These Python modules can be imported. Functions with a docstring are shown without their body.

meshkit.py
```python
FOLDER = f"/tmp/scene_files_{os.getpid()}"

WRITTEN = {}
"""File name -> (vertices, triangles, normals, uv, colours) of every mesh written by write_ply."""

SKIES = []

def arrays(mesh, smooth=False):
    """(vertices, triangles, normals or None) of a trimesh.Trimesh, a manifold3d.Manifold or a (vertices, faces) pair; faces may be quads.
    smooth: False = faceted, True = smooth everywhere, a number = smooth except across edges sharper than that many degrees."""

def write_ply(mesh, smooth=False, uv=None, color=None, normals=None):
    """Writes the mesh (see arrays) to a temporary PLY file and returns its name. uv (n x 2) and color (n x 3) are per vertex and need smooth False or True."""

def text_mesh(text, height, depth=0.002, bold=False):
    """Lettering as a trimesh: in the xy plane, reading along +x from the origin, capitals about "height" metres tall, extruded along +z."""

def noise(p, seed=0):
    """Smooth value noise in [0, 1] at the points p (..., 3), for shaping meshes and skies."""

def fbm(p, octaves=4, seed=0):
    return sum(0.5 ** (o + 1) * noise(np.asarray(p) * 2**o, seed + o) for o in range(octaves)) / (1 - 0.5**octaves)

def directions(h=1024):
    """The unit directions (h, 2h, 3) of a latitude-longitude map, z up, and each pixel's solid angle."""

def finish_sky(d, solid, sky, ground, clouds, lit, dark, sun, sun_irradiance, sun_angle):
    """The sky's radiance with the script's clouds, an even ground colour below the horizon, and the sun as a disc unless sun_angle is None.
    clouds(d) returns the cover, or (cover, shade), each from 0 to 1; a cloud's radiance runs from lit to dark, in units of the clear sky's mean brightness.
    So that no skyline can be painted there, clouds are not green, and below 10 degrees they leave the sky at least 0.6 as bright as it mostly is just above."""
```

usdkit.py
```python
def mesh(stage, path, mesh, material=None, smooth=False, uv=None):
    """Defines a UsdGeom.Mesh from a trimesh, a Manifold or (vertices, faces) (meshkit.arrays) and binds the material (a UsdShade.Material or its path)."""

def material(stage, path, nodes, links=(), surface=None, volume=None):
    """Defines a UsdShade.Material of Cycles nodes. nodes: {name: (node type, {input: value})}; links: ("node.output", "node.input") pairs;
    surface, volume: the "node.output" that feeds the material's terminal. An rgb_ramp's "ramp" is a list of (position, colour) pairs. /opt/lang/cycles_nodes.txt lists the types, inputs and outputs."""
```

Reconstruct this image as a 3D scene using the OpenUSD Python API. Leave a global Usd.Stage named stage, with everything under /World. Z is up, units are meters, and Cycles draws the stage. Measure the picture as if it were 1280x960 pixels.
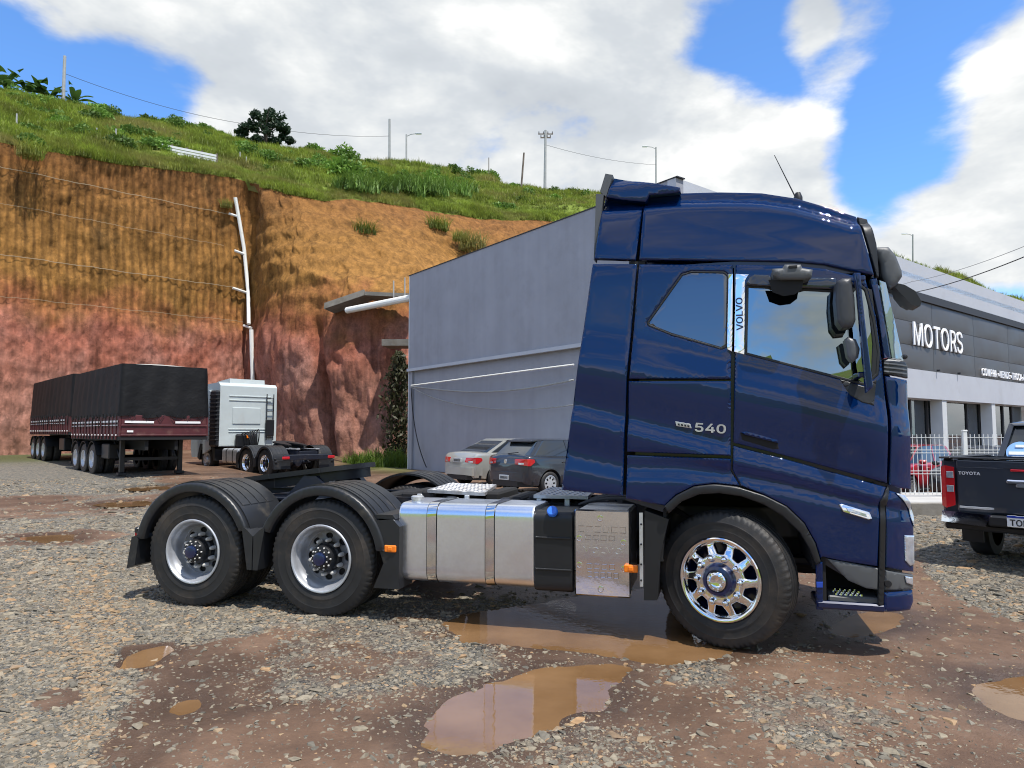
import math
import numpy as np
import trimesh
import manifold3d as m3
import shapely
from shapely.geometry import Polygon, LineString, Point, MultiPolygon
from shapely import affinity
from scipy.spatial import Delaunay
import usdkit
import meshkit
from meshkit import fbm, noise
from pxr import Usd, UsdGeom, UsdLux, UsdShade, Gf, Sdf, Vt

stage = Usd.Stage.CreateInMemory()
UsdGeom.SetStageUpAxis(stage, 'Z')
UsdGeom.SetStageMetersPerUnit(stage, 1.0)
UsdGeom.Xform.Define(stage, '/World')
UsdGeom.Scope.Define(stage, '/World/Looks')
RNG = np.random.default_rng(7)

# ------------------------------------------------------------------ camera
F, CAM, PITCH = 880.0, np.array([0, 0, 1.63]), math.atan(60 / 880.0)      # focal length in pixels of the 1280 x 960 photograph
EXPOSURE = 0.34
cam = UsdGeom.Camera.Define(stage, '/World/camera')
cam.AddTranslateOp().Set(Gf.Vec3d(*map(float, CAM)))
cam.AddRotateXOp().Set(90 + math.degrees(PITCH))
cam.CreateHorizontalApertureAttr(36.0); cam.CreateVerticalApertureAttr(27.0)
cam.CreateFocalLengthAttr(36.0 * F / 1280)
cam.CreateClippingRangeAttr(Gf.Vec2f(0.05, 3000))
cam.CreateExposureAttr(EXPOSURE)

# ------------------------------------------------------------------ sky and sun
SUN_EL, SUN_AZ = math.radians(66), math.atan2(0.64, -0.77)                 # azimuth = atan2(x, y) of the direction to the sun
SUN = np.array([math.sin(SUN_AZ) * math.cos(SUN_EL), math.cos(SUN_AZ) * math.cos(SUN_EL), math.sin(SUN_EL)])
SUN_POWER, SKY_POWER, CLOUD = 1.2, 0.14, 4.9


def ray(px, py):
    v = np.array([(px - 640) / F, 1.0, -(py - 480) / F])
    c, s = math.cos(PITCH), math.sin(PITCH)
    return np.array([v[0], v[1] * c - v[2] * s, v[1] * s + v[2] * c])


def unit(v):
    v = np.asarray(v, float)
    return v / np.linalg.norm(v)


sun = UsdLux.DistantLight.Define(stage, '/World/sun')
sun.CreateIntensityAttr(SUN_POWER); sun.CreateAngleAttr(0.6); sun.CreateNormalizeAttr(True)
sun.CreateColorAttr(Gf.Vec3f(1.0, 0.95, 0.87))
z_ = SUN; x_ = unit(np.cross([0, 0, 1], z_)); y_ = np.cross(z_, x_)
sun.AddTransformOp().Set(Gf.Matrix4d(*x_, 0, *y_, 0, *z_, 0, 0, 0, 0, 1))


def sky_material():
    n = {'tc': ('texture_coordinate', {}),
         'sky': ('sky_texture', {'sky_type': 'single_scattering', 'sun_disc': False, 'sun_elevation': SUN_EL, 'sun_rotation': SUN_AZ, 'altitude': 800.0, 'air_density': 1.0, 'aerosol_density': 0.6}),
         'mp': ('mapping', {'scale': (1.0, 1.0, 1.9), 'location': (5.9, 4.1, 1.2)}), 'mq': ('mapping', {'scale': (1.0, 1.0, 1.9), 'location': tuple(np.array([5.9, 4.1, 1.2]) + SUN * [0.05, 0.05, 0.10])}),
         'n1': ('noise_texture', {'scale': 2.7, 'detail': 11.0, 'roughness': 0.57, 'distortion': 0.15}),
         'n2': ('noise_texture', {'scale': 2.7, 'detail': 7.0, 'roughness': 0.57, 'distortion': 0.15}),
         'n3': ('noise_texture', {'scale': 1.3, 'detail': 5.0, 'roughness': 0.55}),
         'bg': ('background_shader', {'strength': SKY_POWER})}
    L = [('tc.generated', 'mp.vector'), ('tc.generated', 'mq.vector'), ('mp.vector', 'n1.vector'), ('mq.vector', 'n2.vector'), ('mq.vector', 'n3.vector')]
    # broad areas of open blue sky (negative) and of cloud (positive), each with its direction and angular radii in degrees
    n['n1s'] = ('math', {'math_type': 'multiply_add', 'value2': 1.55, 'value3': -0.275})
    L.append(('n1.fac', 'n1s.value1'))
    last = 'n1s.value'
    areas = [((1075, 110), 2, 12, -0.30), ((1125, 205), 1, 6, -0.26), ((935, 50), 1, 7, -0.20), ((1160, 130), 1, 6, -.12), ((185, 108), .5, 5.0, -0.24), ((5, 55), 0.5, 3.5, -0.16), ((115, 110), .5, 4, -.14),
             ((560, 70), 12, 30, 0.24), ((1260, 190), 4, 10, 0.30), ((1065, 25), 1, 5.5, 0.42), ((1000, 30), .5, 3, .2), ((930, 225), 2, 10, 0.24), ((1240, 10), 1, 5, 0.16), ((60, 10), 2, 9, 0.20), ((300, 60), 3, 9, .12), ((860, 300), 5, 18, .16)]
    for k, (p, r0, r1, amount) in enumerate(areas):
        n[f'd{k}'] = ('vector_math', {'math_type': 'dot_product', 'vector2': tuple(unit(ray(*p)))})
        n[f'm{k}'] = ('map_range', {'range_type': 'smoothstep', 'from_min': math.cos(math.radians(r1)), 'from_max': math.cos(math.radians(r0)), 'to_min': 0.0, 'to_max': amount, 'clamp': True})
        n[f'a{k}'] = ('math', {'math_type': 'add'})
        L += [('tc.generated', f'd{k}.vector1'), (f'd{k}.value', f'm{k}.value'), (last, f'a{k}.value1'), (f'm{k}.result', f'a{k}.value2')]
        last = f'a{k}.value'
    n['cover'] = ('map_range', {'range_type': 'smoothstep', 'from_min': 0.41, 'from_max': 0.64, 'to_min': 0.0, 'to_max': 1.0, 'clamp': True})
    # light and shade of the clouds: the side towards the sun is brighter, thick parts are greyer
    n['df'] = ('math', {'math_type': 'subtract'})
    n['lit'] = ('math', {'math_type': 'multiply_add', 'value2': 2.0, 'value3': 0.50})
    n['big'] = ('math', {'math_type': 'multiply_add', 'value2': 0.9})
    n['shift'] = ('math', {'math_type': 'subtract', 'value2': 0.45})
    n['tone'] = ('rgb_ramp', {'ramp': [(0.0, (0.66, 0.71, 0.77)), (0.35, (0.80, 0.85, 0.90)), (0.55, (1.0, 1.03, 1.04)), (0.75, (1.28, 1.28, 1.26)), (1, (1.55, 1.54, 1.5))]})
    n['cs'] = ('vector_math', {'math_type': 'scale', 'scale': CLOUD})
    n['ss'] = ('vector_math', {'math_type': 'multiply', 'vector2': (0.78, 1.16, 1.56)})
    n['mx'] = ('mix', {})
    L += [(last, 'cover.value'), ('n1.fac', 'df.value1'), ('n2.fac', 'df.value2'), ('df.value', 'lit.value1'), ('n3.fac', 'shift.value1'), ('shift.value', 'big.value1'), ('lit.value', 'big.value3'), ('big.value', 'tone.fac'),
          ('tone.color', 'cs.vector1'), ('sky.color', 'ss.vector1'), ('ss.vector', 'mx.color1'), ('cs.vector', 'mx.color2'), ('cover.result', 'mx.fac'), ('mx.color', 'bg.color')]
    return usdkit.material(stage, '/World/Looks/sky', n, L, surface='bg.background')


dome = UsdLux.DomeLight.Define(stage, '/World/sky')
UsdShade.MaterialBindingAPI.Apply(dome.GetPrim()).Bind(sky_material())
dome.GetPrim().SetCustomDataByKey('kind', 'structure')


# ------------------------------------------------------------------ pixels of the photograph -> points of the place
def G(px, py, z=0.0):
    d = ray(px, py)
    return CAM + d * (z - CAM[2]) / d[2]


def D(px, py, y):
    d = ray(px, py)
    return CAM + d * y / d[1]


def to_px(P):
    P = np.asarray(P, float)
    d = P - CAM
    c, s = math.cos(PITCH), math.sin(PITCH)
    z = np.maximum(d[..., 1] * c + d[..., 2] * s, 1e-3)
    return np.stack([640 + F * d[..., 0] / z, 480 - F * (d[..., 2] * c - d[..., 1] * s) / z], -1)


def onto(px, py, p, n):
    d = ray(px, py)
    return CAM + d * (np.dot(np.asarray(p) - CAM, n) / np.dot(d, n))


TH, TO, WB, AX = 0.28047, np.array([1.5652, 5.4025]), 3.418, 0.505
TC, TS = math.cos(TH), math.sin(TH)


def T(px, py, y=0.0):
    """Truck's own (x, z) of a pixel on the plane y metres in from its near side."""
    d = ray(px, py)
    o = CAM[:2] - TO
    oy, dy = TS * o[0] + TC * o[1], TS * d[0] + TC * d[1]
    t = (y - oy) / dy
    return np.array([TC * (o[0] + t * d[0]) - TS * (o[1] + t * d[1]), CAM[2] + t * d[2]])


# ------------------------------------------------------------------ naming
used = {}


def numbered(parent, name):
    k = used.get((parent, name), -1) + 1
    used[(parent, name)] = k
    return f'{parent}/{name}' if k == 0 else f'{parent}/{name}_{k:03d}'


def tag(prim, label=None, cat=None, group=None, kind=None):
    for k, v in (('label', label), ('category', cat), ('group', group), ('kind', kind)):
        if v:
            prim.SetCustomDataByKey(k, v)
    return prim


def ppath(parent):
    return '/World' if parent is None else str(parent.GetPath())


def obj(name, mesh, mat, parent=None, smooth=30, label=None, cat=None, group=None, kind=None):
    m = usdkit.mesh(stage, numbered(ppath(parent), name), mesh, mat, smooth=smooth)
    m.CreateDoubleSidedAttr(True)
    return tag(m.GetPrim(), label, cat, group, kind)


def thing(name, label=None, cat=None, loc=(0, 0, 0), rz=0.0, group=None, kind=None, parent=None, scale=None, rx=None):
    x = UsdGeom.Xform.Define(stage, numbered(ppath(parent), name))
    place(x, loc, rz, scale, rx)
    return tag(x.GetPrim(), label, cat, group, kind)


def place(x, loc, rz=0.0, scale=None, rx=None):
    x.AddTranslateOp().Set(Gf.Vec3d(*map(float, loc)))
    x.AddRotateZOp().Set(float(rz))
    if rx is not None:
        x.AddRotateXOp().Set(float(rx))
    if scale is not None:
        x.AddScaleOp().Set(Gf.Vec3f(*map(float, np.broadcast_to(scale, 3))))


def dup(proto, name, loc, rz=0.0, label=None, group=None, scale=None, cat=None, parent=None, rx=None):
    r = thing(name, None, None, loc, rz, None, None, parent, scale, rx)
    r.GetReferences().AddInternalReference(proto.GetPath())
    r.SetInstanceable(True)
    return tag(r, label, cat, group)


# ------------------------------------------------------------------ materials
def lin(r, g, b):
    c = np.array([r, g, b]) / 255.0
    return tuple(np.where(c <= 0.04045, c / 12.92, ((c + 0.055) / 1.055) ** 2.4))


def pbr(name, col, rough=0.5, metal=0.0, coat=0.0, spec=0.5, var=0.0, vs=3.0, bump=0.0, bs=40.0, dirt=None, dirt_at=(0.55, 0.75), ds=2.0, rvar=0.0, objvar=0.0, streak=0.0, **more):
    n = {'p': ('principled_bsdf', {'base_color': col, 'roughness': rough, 'metallic': metal, 'coat_weight': coat, 'coat_roughness': 0.02, 'specular_ior_level': spec, **more}), 'g': ('geometry', {})}
    L, c = [], None
    if var or dirt is not None or rvar:
        n['v'] = ('noise_texture', {'scale': vs, 'detail': 6.0, 'roughness': 0.6})
        L.append(('g.position', 'v.vector'))
    if var:
        n['vr'] = ('rgb_ramp', {'ramp': [(0.25, tuple(np.array(col) * (1 - var))), (0.75, tuple(np.array(col) * (1 + var)))]})
        L.append(('v.fac', 'vr.fac')); c = 'vr.color'
    if objvar:
        n['oi'] = ('object_info', {})
        n['ov'] = ('map_range', {'to_min': 1 - objvar, 'to_max': 1 + objvar})
        n['om'] = ('vector_math', {'math_type': 'scale', 'vector1': col})
        L += [('oi.random', 'ov.value'), ('ov.result', 'om.scale')]
        if c:
            L.append((c, 'om.vector1'))
        c = 'om.vector'
    if dirt is not None:
        n['dn'] = ('noise_texture', {'scale': ds, 'detail': 8.0, 'roughness': 0.65})
        n['dr'] = ('map_range', {'from_min': dirt_at[0], 'from_max': dirt_at[1], 'clamp': True})
        n['dm'] = ('mix', {'color1': col, 'color2': dirt})
        L += [('g.position', 'dn.vector'), ('dn.fac', 'dr.value'), ('dr.result', 'dm.fac')]
        if c:
            L.append((c, 'dm.color1'))
        c = 'dm.color'
    if streak:
        n['sm'] = ('mapping', {'scale': (3.0, 3.0, 0.10)}); n['sn'] = ('noise_texture', {'scale': 1.0, 'detail': 6.0}); n['sr'] = ('map_range', {'from_min': 0.3, 'from_max': 0.7, 'to_min': 1 - streak, 'to_max': 1 + streak, 'clamp': True}); n['sv'] = ('vector_math', {'math_type': 'scale', 'vector1': col})
        L += [('g.position', 'sm.vector'), ('sm.vector', 'sn.vector'), ('sn.fac', 'sr.value'), ('sr.result', 'sv.scale')] + ([(c, 'sv.vector1')] if c else [])
        c = 'sv.vector'
    if c:
        L.append((c, 'p.base_color'))
    if rvar:
        n['rr'] = ('map_range', {'from_min': 0.3, 'from_max': 0.7, 'to_min': max(rough - rvar, 0.01), 'to_max': rough + rvar, 'clamp': True})
        L += [('v.fac', 'rr.value'), ('rr.result', 'p.roughness')]
    if bump:
        n['bn'] = ('noise_texture', {'scale': bs, 'detail': 5.0, 'roughness': 0.6})
        n['b'] = ('bump', {'strength': 1.0, 'distance': bump})
        L += [('g.position', 'bn.vector'), ('bn.fac', 'b.height'), ('b.normal', 'p.normal')]
    return usdkit.material(stage, f'/World/Looks/{name}', n, L, surface='p.BSDF')


def pane(name, tint, refl, col=(0.9, 0.95, 1.0)):
    """Window glass: a tinted clear sheet with a mirror film whose strength rises at a slant."""
    n = {'t': ('transparent_bsdf', {'color': tint}), 'g': ('glossy_bsdf', {'color': col, 'roughness': 0.012}), 'lw': ('layer_weight', {'blend': 0.35}),
         'r': ('map_range', {'from_min': 0.0, 'from_max': 1.0, 'to_min': refl, 'to_max': 1.0}), 'm': ('mix_closure', {})}
    return usdkit.material(stage, f'/World/Looks/{name}', n, [('lw.fresnel', 'r.value'), ('r.result', 'm.fac'), ('t.BSDF', 'm.closure1'), ('g.BSDF', 'm.closure2')], surface='m.closure')


def leaf(name, col, trans=0.35, var=0.35, objvar=0.3, dry=None, z=None):
    n = {'d': ('principled_bsdf', {'roughness': 0.55, 'specular_ior_level': 0.3}), 't': ('translucent_bsdf', {}), 'm': ('mix_closure', {'fac': trans}), 'g': ('geometry', {}),
         'v': ('noise_texture', {'scale': 0.45, 'detail': 4.0}), 'oi': ('object_info', {}),
         'vr': ('rgb_ramp', {'ramp': [(0.3, tuple(np.array(col) * (1 - var))), (0.7, tuple(np.array(col) * (1 + var)))]}),
         'ov': ('map_range', {'to_min': 1 - objvar, 'to_max': 1 + objvar}), 'om': ('vector_math', {'math_type': 'scale'})}
    L = [('g.position', 'v.vector'), ('v.fac', 'vr.fac'), ('vr.color', 'om.vector1'), ('oi.random', 'ov.value'), ('ov.result', 'om.scale'), ('d.BSDF', 'm.closure1'), ('t.BSDF', 'm.closure2')]
    c = 'om.vector'
    if dry is not None:
        n['dn'] = ('noise_texture', {'scale': 0.16, 'detail': 3.0})
        n['dr'] = ('map_range', {'from_min': 0.5, 'from_max': 0.66, 'to_max': 0.8, 'clamp': True})
        n['dm'] = ('mix', {'color2': dry})
        L += [('g.position', 'dn.vector'), ('dn.fac', 'dr.value'), ('dr.result', 'dm.fac'), (c, 'dm.color1')]
        c = 'dm.color'
    L += [(c, 'd.base_color'), (c, 't.color')]
    return usdkit.material(stage, f'/World/Looks/{name}', n, L, surface='m.closure')


NAVY = (0.0008, 0.0110, 0.055)
MT = dict(
    paint=pbr('navy_paint', NAVY, 0.5, 0.0, 1.0, spec=0.0, bump=0.00004, bs=5.0, coat_ior=1.56),
    paint_low=pbr('navy_plain', (0.0012, 0.007, 0.04), 0.35, 0.1, 0.6),
    black=pbr('black_plastic', (0.0075, 0.008, 0.0095), 0.45, bump=0.0004, bs=300, var=0.2, vs=8),
    gap=pbr('dark_interior', (0.006, 0.006, 0.007), 0.8),
    grey_plastic=pbr('grey_plastic', (0.075, 0.08, 0.085), 0.5, bump=0.0005, bs=300),
    fender=pbr('fender_plastic', (0.0125, 0.0135, 0.0155), 0.40, var=0.3, vs=5, dirt=(0.10, 0.085, 0.065), dirt_at=(0.58, 0.85), ds=3.5, bump=0.0006, bs=60),
    frame=pbr('chassis_paint', (0.006, 0.009, 0.018), 0.45, dirt=(0.08, 0.065, 0.05), dirt_at=(0.55, 0.85), ds=4, coat=0.2),
    rubber=pbr('tyre_rubber', (0.0115, 0.0115, 0.012), 0.62, var=0.35, vs=7, dirt=(0.06, 0.046, 0.034), dirt_at=(0.48, 0.80), ds=4, bump=0.0012, bs=90),
    tread=pbr('tyre_tread', (0.016, 0.016, 0.016), 0.8, dirt=(0.10, 0.075, 0.05), dirt_at=(0.45, 0.8), ds=9, bump=0.003, bs=60),
    alu=pbr('brushed_aluminium', (0.82, 0.855, 0.93), 0.27, 1.0, var=0.05, vs=2, bump=0.0008, bs=5, rvar=0.05, anisotropic=0.5),
    steel_rim=pbr('silver_rim', (0.50, 0.52, 0.56), 0.38, 0.6, var=0.18, vs=9, dirt=(0.16, 0.13, 0.10), dirt_at=(0.6, 0.9), ds=10),
    disc=pbr('grey_disc', (0.20, 0.21, 0.235), 0.45, 0.3, var=0.3, vs=10, dirt=(0.12, 0.1, 0.08), dirt_at=(0.5, 0.8), ds=12),
    chrome=pbr('chrome', (0.86, 0.86, 0.87), 0.05, 1.0, bump=0.0005, bs=9),
    chrome_strap=pbr('chrome_strap', (0.8, 0.8, 0.81), 0.08, 1.0),
    satin=pbr('satin_metal', (0.62, 0.63, 0.64), 0.38, 0.8, var=0.15, vs=8, dirt=(0.2, 0.17, 0.14), dirt_at=(0.55, 0.85), ds=6),
    plate=pbr('tread_plate', (0.40, 0.41, 0.43), 0.42, 0.5, var=0.25, vs=12, dirt=(0.25, 0.21, 0.17), dirt_at=(0.5, 0.8), ds=7),
    whiteplastic=pbr('white_plastic', (0.62, 0.62, 0.6), 0.5, dirt=(0.3, 0.25, 0.2), dirt_at=(0.5, 0.85), ds=8),
    orange=pbr('orange_lens', (0.85, 0.20, 0.008), 0.2, coat=0.6),
    red=pbr('red_lens', (0.42, 0.012, 0.016), 0.18, coat=0.8),
    clearlens=pbr('clear_lens', (0.50, 0.54, 0.58), 0.12, 0.6, coat=1.0, var=0.35, vs=14),
    bluecap=pbr('blue_cap', (0.03, 0.16, 0.68), 0.35),
    bluetape=pbr('blue_reflector', (0.02, 0.07, 0.42), 0.3),
    navyhub=pbr('navy_hub', (0.003, 0.008, 0.042), 0.28, coat=0.7),
    nutwhite=pbr('nut_cover', (0.58, 0.57, 0.55), 0.4, 0.3),
    white=pbr('white_paint', (0.46, 0.51, 0.51), 0.38, coat=0.4, var=0.06, vs=2, dirt=(0.42, 0.40, 0.36), dirt_at=(0.55, 0.9), ds=1.5),
    tarp=pbr('black_tarp', (0.0075, 0.0078, 0.009), 0.65, var=0.35, vs=1.2, bump=0.03, bs=3.0, spec=0.2, dirt=(0.014, 0.013, 0.012), dirt_at=(0.55, 0.9), ds=1.2),
    maroon=pbr('maroon_boards', (0.075, 0.014, 0.018), 0.5, var=0.3, vs=3, dirt=(0.16, 0.09, 0.07), dirt_at=(0.55, 0.85), ds=4),
    tape=pbr('reflective_tape', (0.75, 0.75, 0.75), 0.4),
    load=pbr('grey_load_cover', (0.33, 0.32, 0.29), 0.8, var=0.2, vs=3),
    glass_tint=pane('tinted_door_glass', (0.14, 0.19, 0.19), 0.30, (0.80, 0.93, 0.98)),
    glass_dark=pane('dark_cab_glass', (0.05, 0.06, 0.09), 0.14, (0.85, 0.9, 1.0)),
    glass_car=pbr('car_glass', (0.012, 0.015, 0.017), 0.04, spec=0.9, coat=0.6),
    glass_shop=pane('shop_glass', (0.55, 0.60, 0.60), 0.12),
    silver=pbr('silver_car_paint', (0.44, 0.44, 0.40), 0.3, 0.45, 1.0),
    graphite=pbr('graphite_car_paint', (0.022, 0.026, 0.034), 0.3, 0.3, 1.0),
    slate=pbr('slate_pickup_paint', (0.035, 0.04, 0.05), 0.34, 0.35, 1.0, dirt=(0.08, 0.075, 0.07), dirt_at=(0.6, 0.95), ds=2),
    redpaint=pbr('red_car_paint', (0.36, 0.018, 0.03), 0.3, 0.1, 1.0),
    blackpaint=pbr('black_car_paint', (0.012, 0.012, 0.014), 0.28, 0.0, 1.0),
    plaster=pbr('grey_plaster', (0.262, 0.270, 0.304), 0.85, var=0.08, vs=0.8, dirt=(0.22, 0.225, 0.252), streak=0.045, dirt_at=(0.5, 0.8), ds=0.9, bump=0.004, bs=14),
    plaster_light=pbr('pale_plaster', (0.40, 0.42, 0.46), 0.8, var=0.05, vs=0.7, dirt=(0.33, 0.34, 0.36), dirt_at=(0.55, 0.85), ds=0.8, bump=0.003, bs=10),
    column=pbr('white_column', (0.50, 0.52, 0.53), 0.7, var=0.05),
    fascia=pbr('dark_fascia', (0.075, 0.073, 0.072), 0.5, 0.2, var=0.12, vs=0.9, rvar=0.06),
    letter=pbr('white_letter', (0.86, 0.86, 0.86), 0.4),
    roofedge=pbr('black_roof_edge', (0.02, 0.02, 0.022), 0.6),
    fencewhite=pbr('white_fence_paint', (0.58, 0.59, 0.58), 0.5, var=0.1),
    concrete=pbr('concrete', (0.19, 0.175, 0.15), 0.9, var=0.25, vs=2.5, bump=0.006, bs=25, dirt=(0.12, 0.10, 0.07), dirt_at=(0.5, 0.8), ds=2),
    paving=pbr('pavement_concrete', (0.40, 0.39, 0.37), 0.9, var=0.15, vs=1.5, bump=0.004, bs=30),
    pvc=pbr('white_pipe', (0.72, 0.72, 0.68), 0.45, var=0.06, dirt=(0.40, 0.36, 0.30), dirt_at=(0.6, 0.9), ds=1.5),
    cord=pbr('pale_cord', (0.27, 0.21, 0.13), 0.8, var=0.2),
    cable=pbr('dark_cable', (0.02, 0.02, 0.022), 0.7),
    pole=pbr('pole_concrete', (0.33, 0.33, 0.32), 0.8, var=0.15),
    wood=pbr('weathered_wood', (0.14, 0.11, 0.085), 0.85, var=0.3, vs=3),
    bark=pbr('bark', (0.06, 0.045, 0.03), 0.9, var=0.3, vs=4),
    seat=pbr('seat_fabric', (0.03, 0.03, 0.034), 0.85),
    blueglass=pbr('blue_badge', (0.25, 0.45, 0.78), 0.3),
    housewall=pbr('house_wall', (0.45, 0.42, 0.36), 0.85, var=0.1),
    rooftile=pbr('roof_tile', (0.22, 0.09, 0.05), 0.85, var=0.25),
)
MT['grass'] = leaf('grass_blades', (0.205, 0.255, 0.036), 0.40, 0.40, 0.45, dry=(0.27, 0.23, 0.075))
MT['shrub'] = leaf('shrub_leaves', (0.105, 0.185, 0.028), 0.3, 0.35, 0.4)
MT['tree'] = leaf('tree_leaves', (0.022, 0.045, 0.02), 0.2, 0.3, 0.2)
MT['banana'] = leaf('banana_leaves', (0.05, 0.10, 0.02), 0.4, 0.3, 0.2)
MT['dryleaf'] = leaf('dark_creeper_leaves', (0.05, 0.052, 0.022), 0.2, 0.5, 0.2)
MT['weed'] = leaf('weed_leaves', (0.13, 0.21, 0.03), 0.4, 0.3, 0.3)


# ------------------------------------------------------------------ mesh helpers
def cat(*ms):
    out = []
    for m in ms:
        out.extend(m if isinstance(m, (list, tuple)) else [m])
    return trimesh.util.concatenate(out)


def box(x0, x1, y0, y1, z0, z1, b=0.0):
    """A box, its edges chamfered by b."""
    x0, x1, y0, y1, z0, z1 = min(x0, x1), max(x0, x1), min(y0, y1), max(y0, y1), min(z0, z1), max(z0, z1)
    if b <= 0:
        return trimesh.creation.box(bounds=[[x0, y0, z0], [x1, y1, z1]])
    b = min(b, 0.49 * min(x1 - x0, y1 - y0, z1 - z0))
    p = []
    for sx in (0, 1):
        for sy in (0, 1):
            for sz in (0, 1):
                c = np.array([[x0, x1][sx], [y0, y1][sy], [z0, z1][sz]])
                s = np.array([1 - 2 * sx, 1 - 2 * sy, 1 - 2 * sz]) * b
                p += [c + s * e for e in ([1, 1, 0], [1, 0, 1], [0, 1, 1])]
    return trimesh.convex.convex_hull(np.array(p))


def hull(pts):
    return trimesh.convex.convex_hull(np.asarray(pts, float))


def tube(pts, r, sides=8, closed=True):
    p = np.asarray(pts, float)
    r = np.broadcast_to(r, (len(p),))
    t = np.gradient(p, axis=0)
    t /= np.linalg.norm(t, axis=1, keepdims=True) + 1e-12
    a = np.cross(t, [0, 0, 1.0]) if np.abs(t[:, 2]).max() < 0.95 else np.cross(t, unit([1.0, 0.31, 0.05]))
    a /= np.linalg.norm(a, axis=1, keepdims=True) + 1e-12
    b = np.cross(t, a)
    w = np.arange(sides) * 2 * np.pi / sides
    v = p[:, None] + r[:, None, None] * (np.cos(w)[None, :, None] * a[:, None] + np.sin(w)[None, :, None] * b[:, None])
    n = len(p)
    i, j = np.meshgrid(np.arange(n - 1), np.arange(sides), indexing='ij')
    q = np.stack([i * sides + j, i * sides + (j + 1) % sides, (i + 1) * sides + (j + 1) % sides, (i + 1) * sides + j], -1).reshape(-1, 4)
    f = np.vstack([q[:, [0, 2, 1]], q[:, [0, 3, 2]]])
    v = v.reshape(-1, 3)
    if closed:
        v = np.vstack([v, p[0], p[-1]])
        k = np.arange(sides)
        f = np.vstack([f, np.stack([np.full(sides, len(v) - 2), k, (k + 1) % sides], 1), np.stack([np.full(sides, len(v) - 1), (n - 1) * sides + (k + 1) % sides, (n - 1) * sides + k], 1)])
    return trimesh.Trimesh(v, f, process=False)


def lathe(prof, seg=64, c=(0, 0, 0), axis='y', mod=None):
    """prof: (radius, along) pairs turned about the y (or x, z) axis."""
    pr = np.asarray(prof, float)
    w = np.arange(seg) * 2 * np.pi / seg
    r = pr[:, 0][:, None] * np.ones(seg)
    if mod is not None:
        r = mod(r, pr, w)
    u, v, al = r * np.cos(w), r * np.sin(w), pr[:, 1][:, None] * np.ones(seg)
    P = {'y': (u, al, v), 'x': (al, u, v), 'z': (u, v, al)}[axis]
    V = np.stack(P, -1).reshape(-1, 3) + np.asarray(c)
    n = len(pr)
    i, j = np.meshgrid(np.arange(n - 1), np.arange(seg), indexing='ij')
    q = np.stack([i * seg + j, i * seg + (j + 1) % seg, (i + 1) * seg + (j + 1) % seg, (i + 1) * seg + j], -1).reshape(-1, 4)
    return trimesh.Trimesh(V, np.vstack([q[:, [0, 1, 2]], q[:, [0, 2, 3]]]), process=False)


def ngon(p, d=0.01):
    return p if isinstance(p, (Polygon, MultiPolygon)) else Polygon(p).buffer(0)


def prism(poly, y0, y1):
    """An (x, z) outline pulled from y0 to y1."""
    out = []
    P = ngon(poly)
    for g in getattr(P, 'geoms', [P]):
        m = trimesh.creation.extrude_polygon(g, abs(y1 - y0), engine='earcut')
        v = m.vertices.copy()
        m.vertices = np.stack([v[:, 0], max(y0, y1) - v[:, 2], v[:, 1]], 1)
        out.append(m)
    return trimesh.util.concatenate(out)


def slab(poly, z0, z1):
    m = trimesh.creation.extrude_polygon(ngon(poly), z1 - z0, engine='earcut')
    m.apply_translation([0, 0, z0])
    return m


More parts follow.
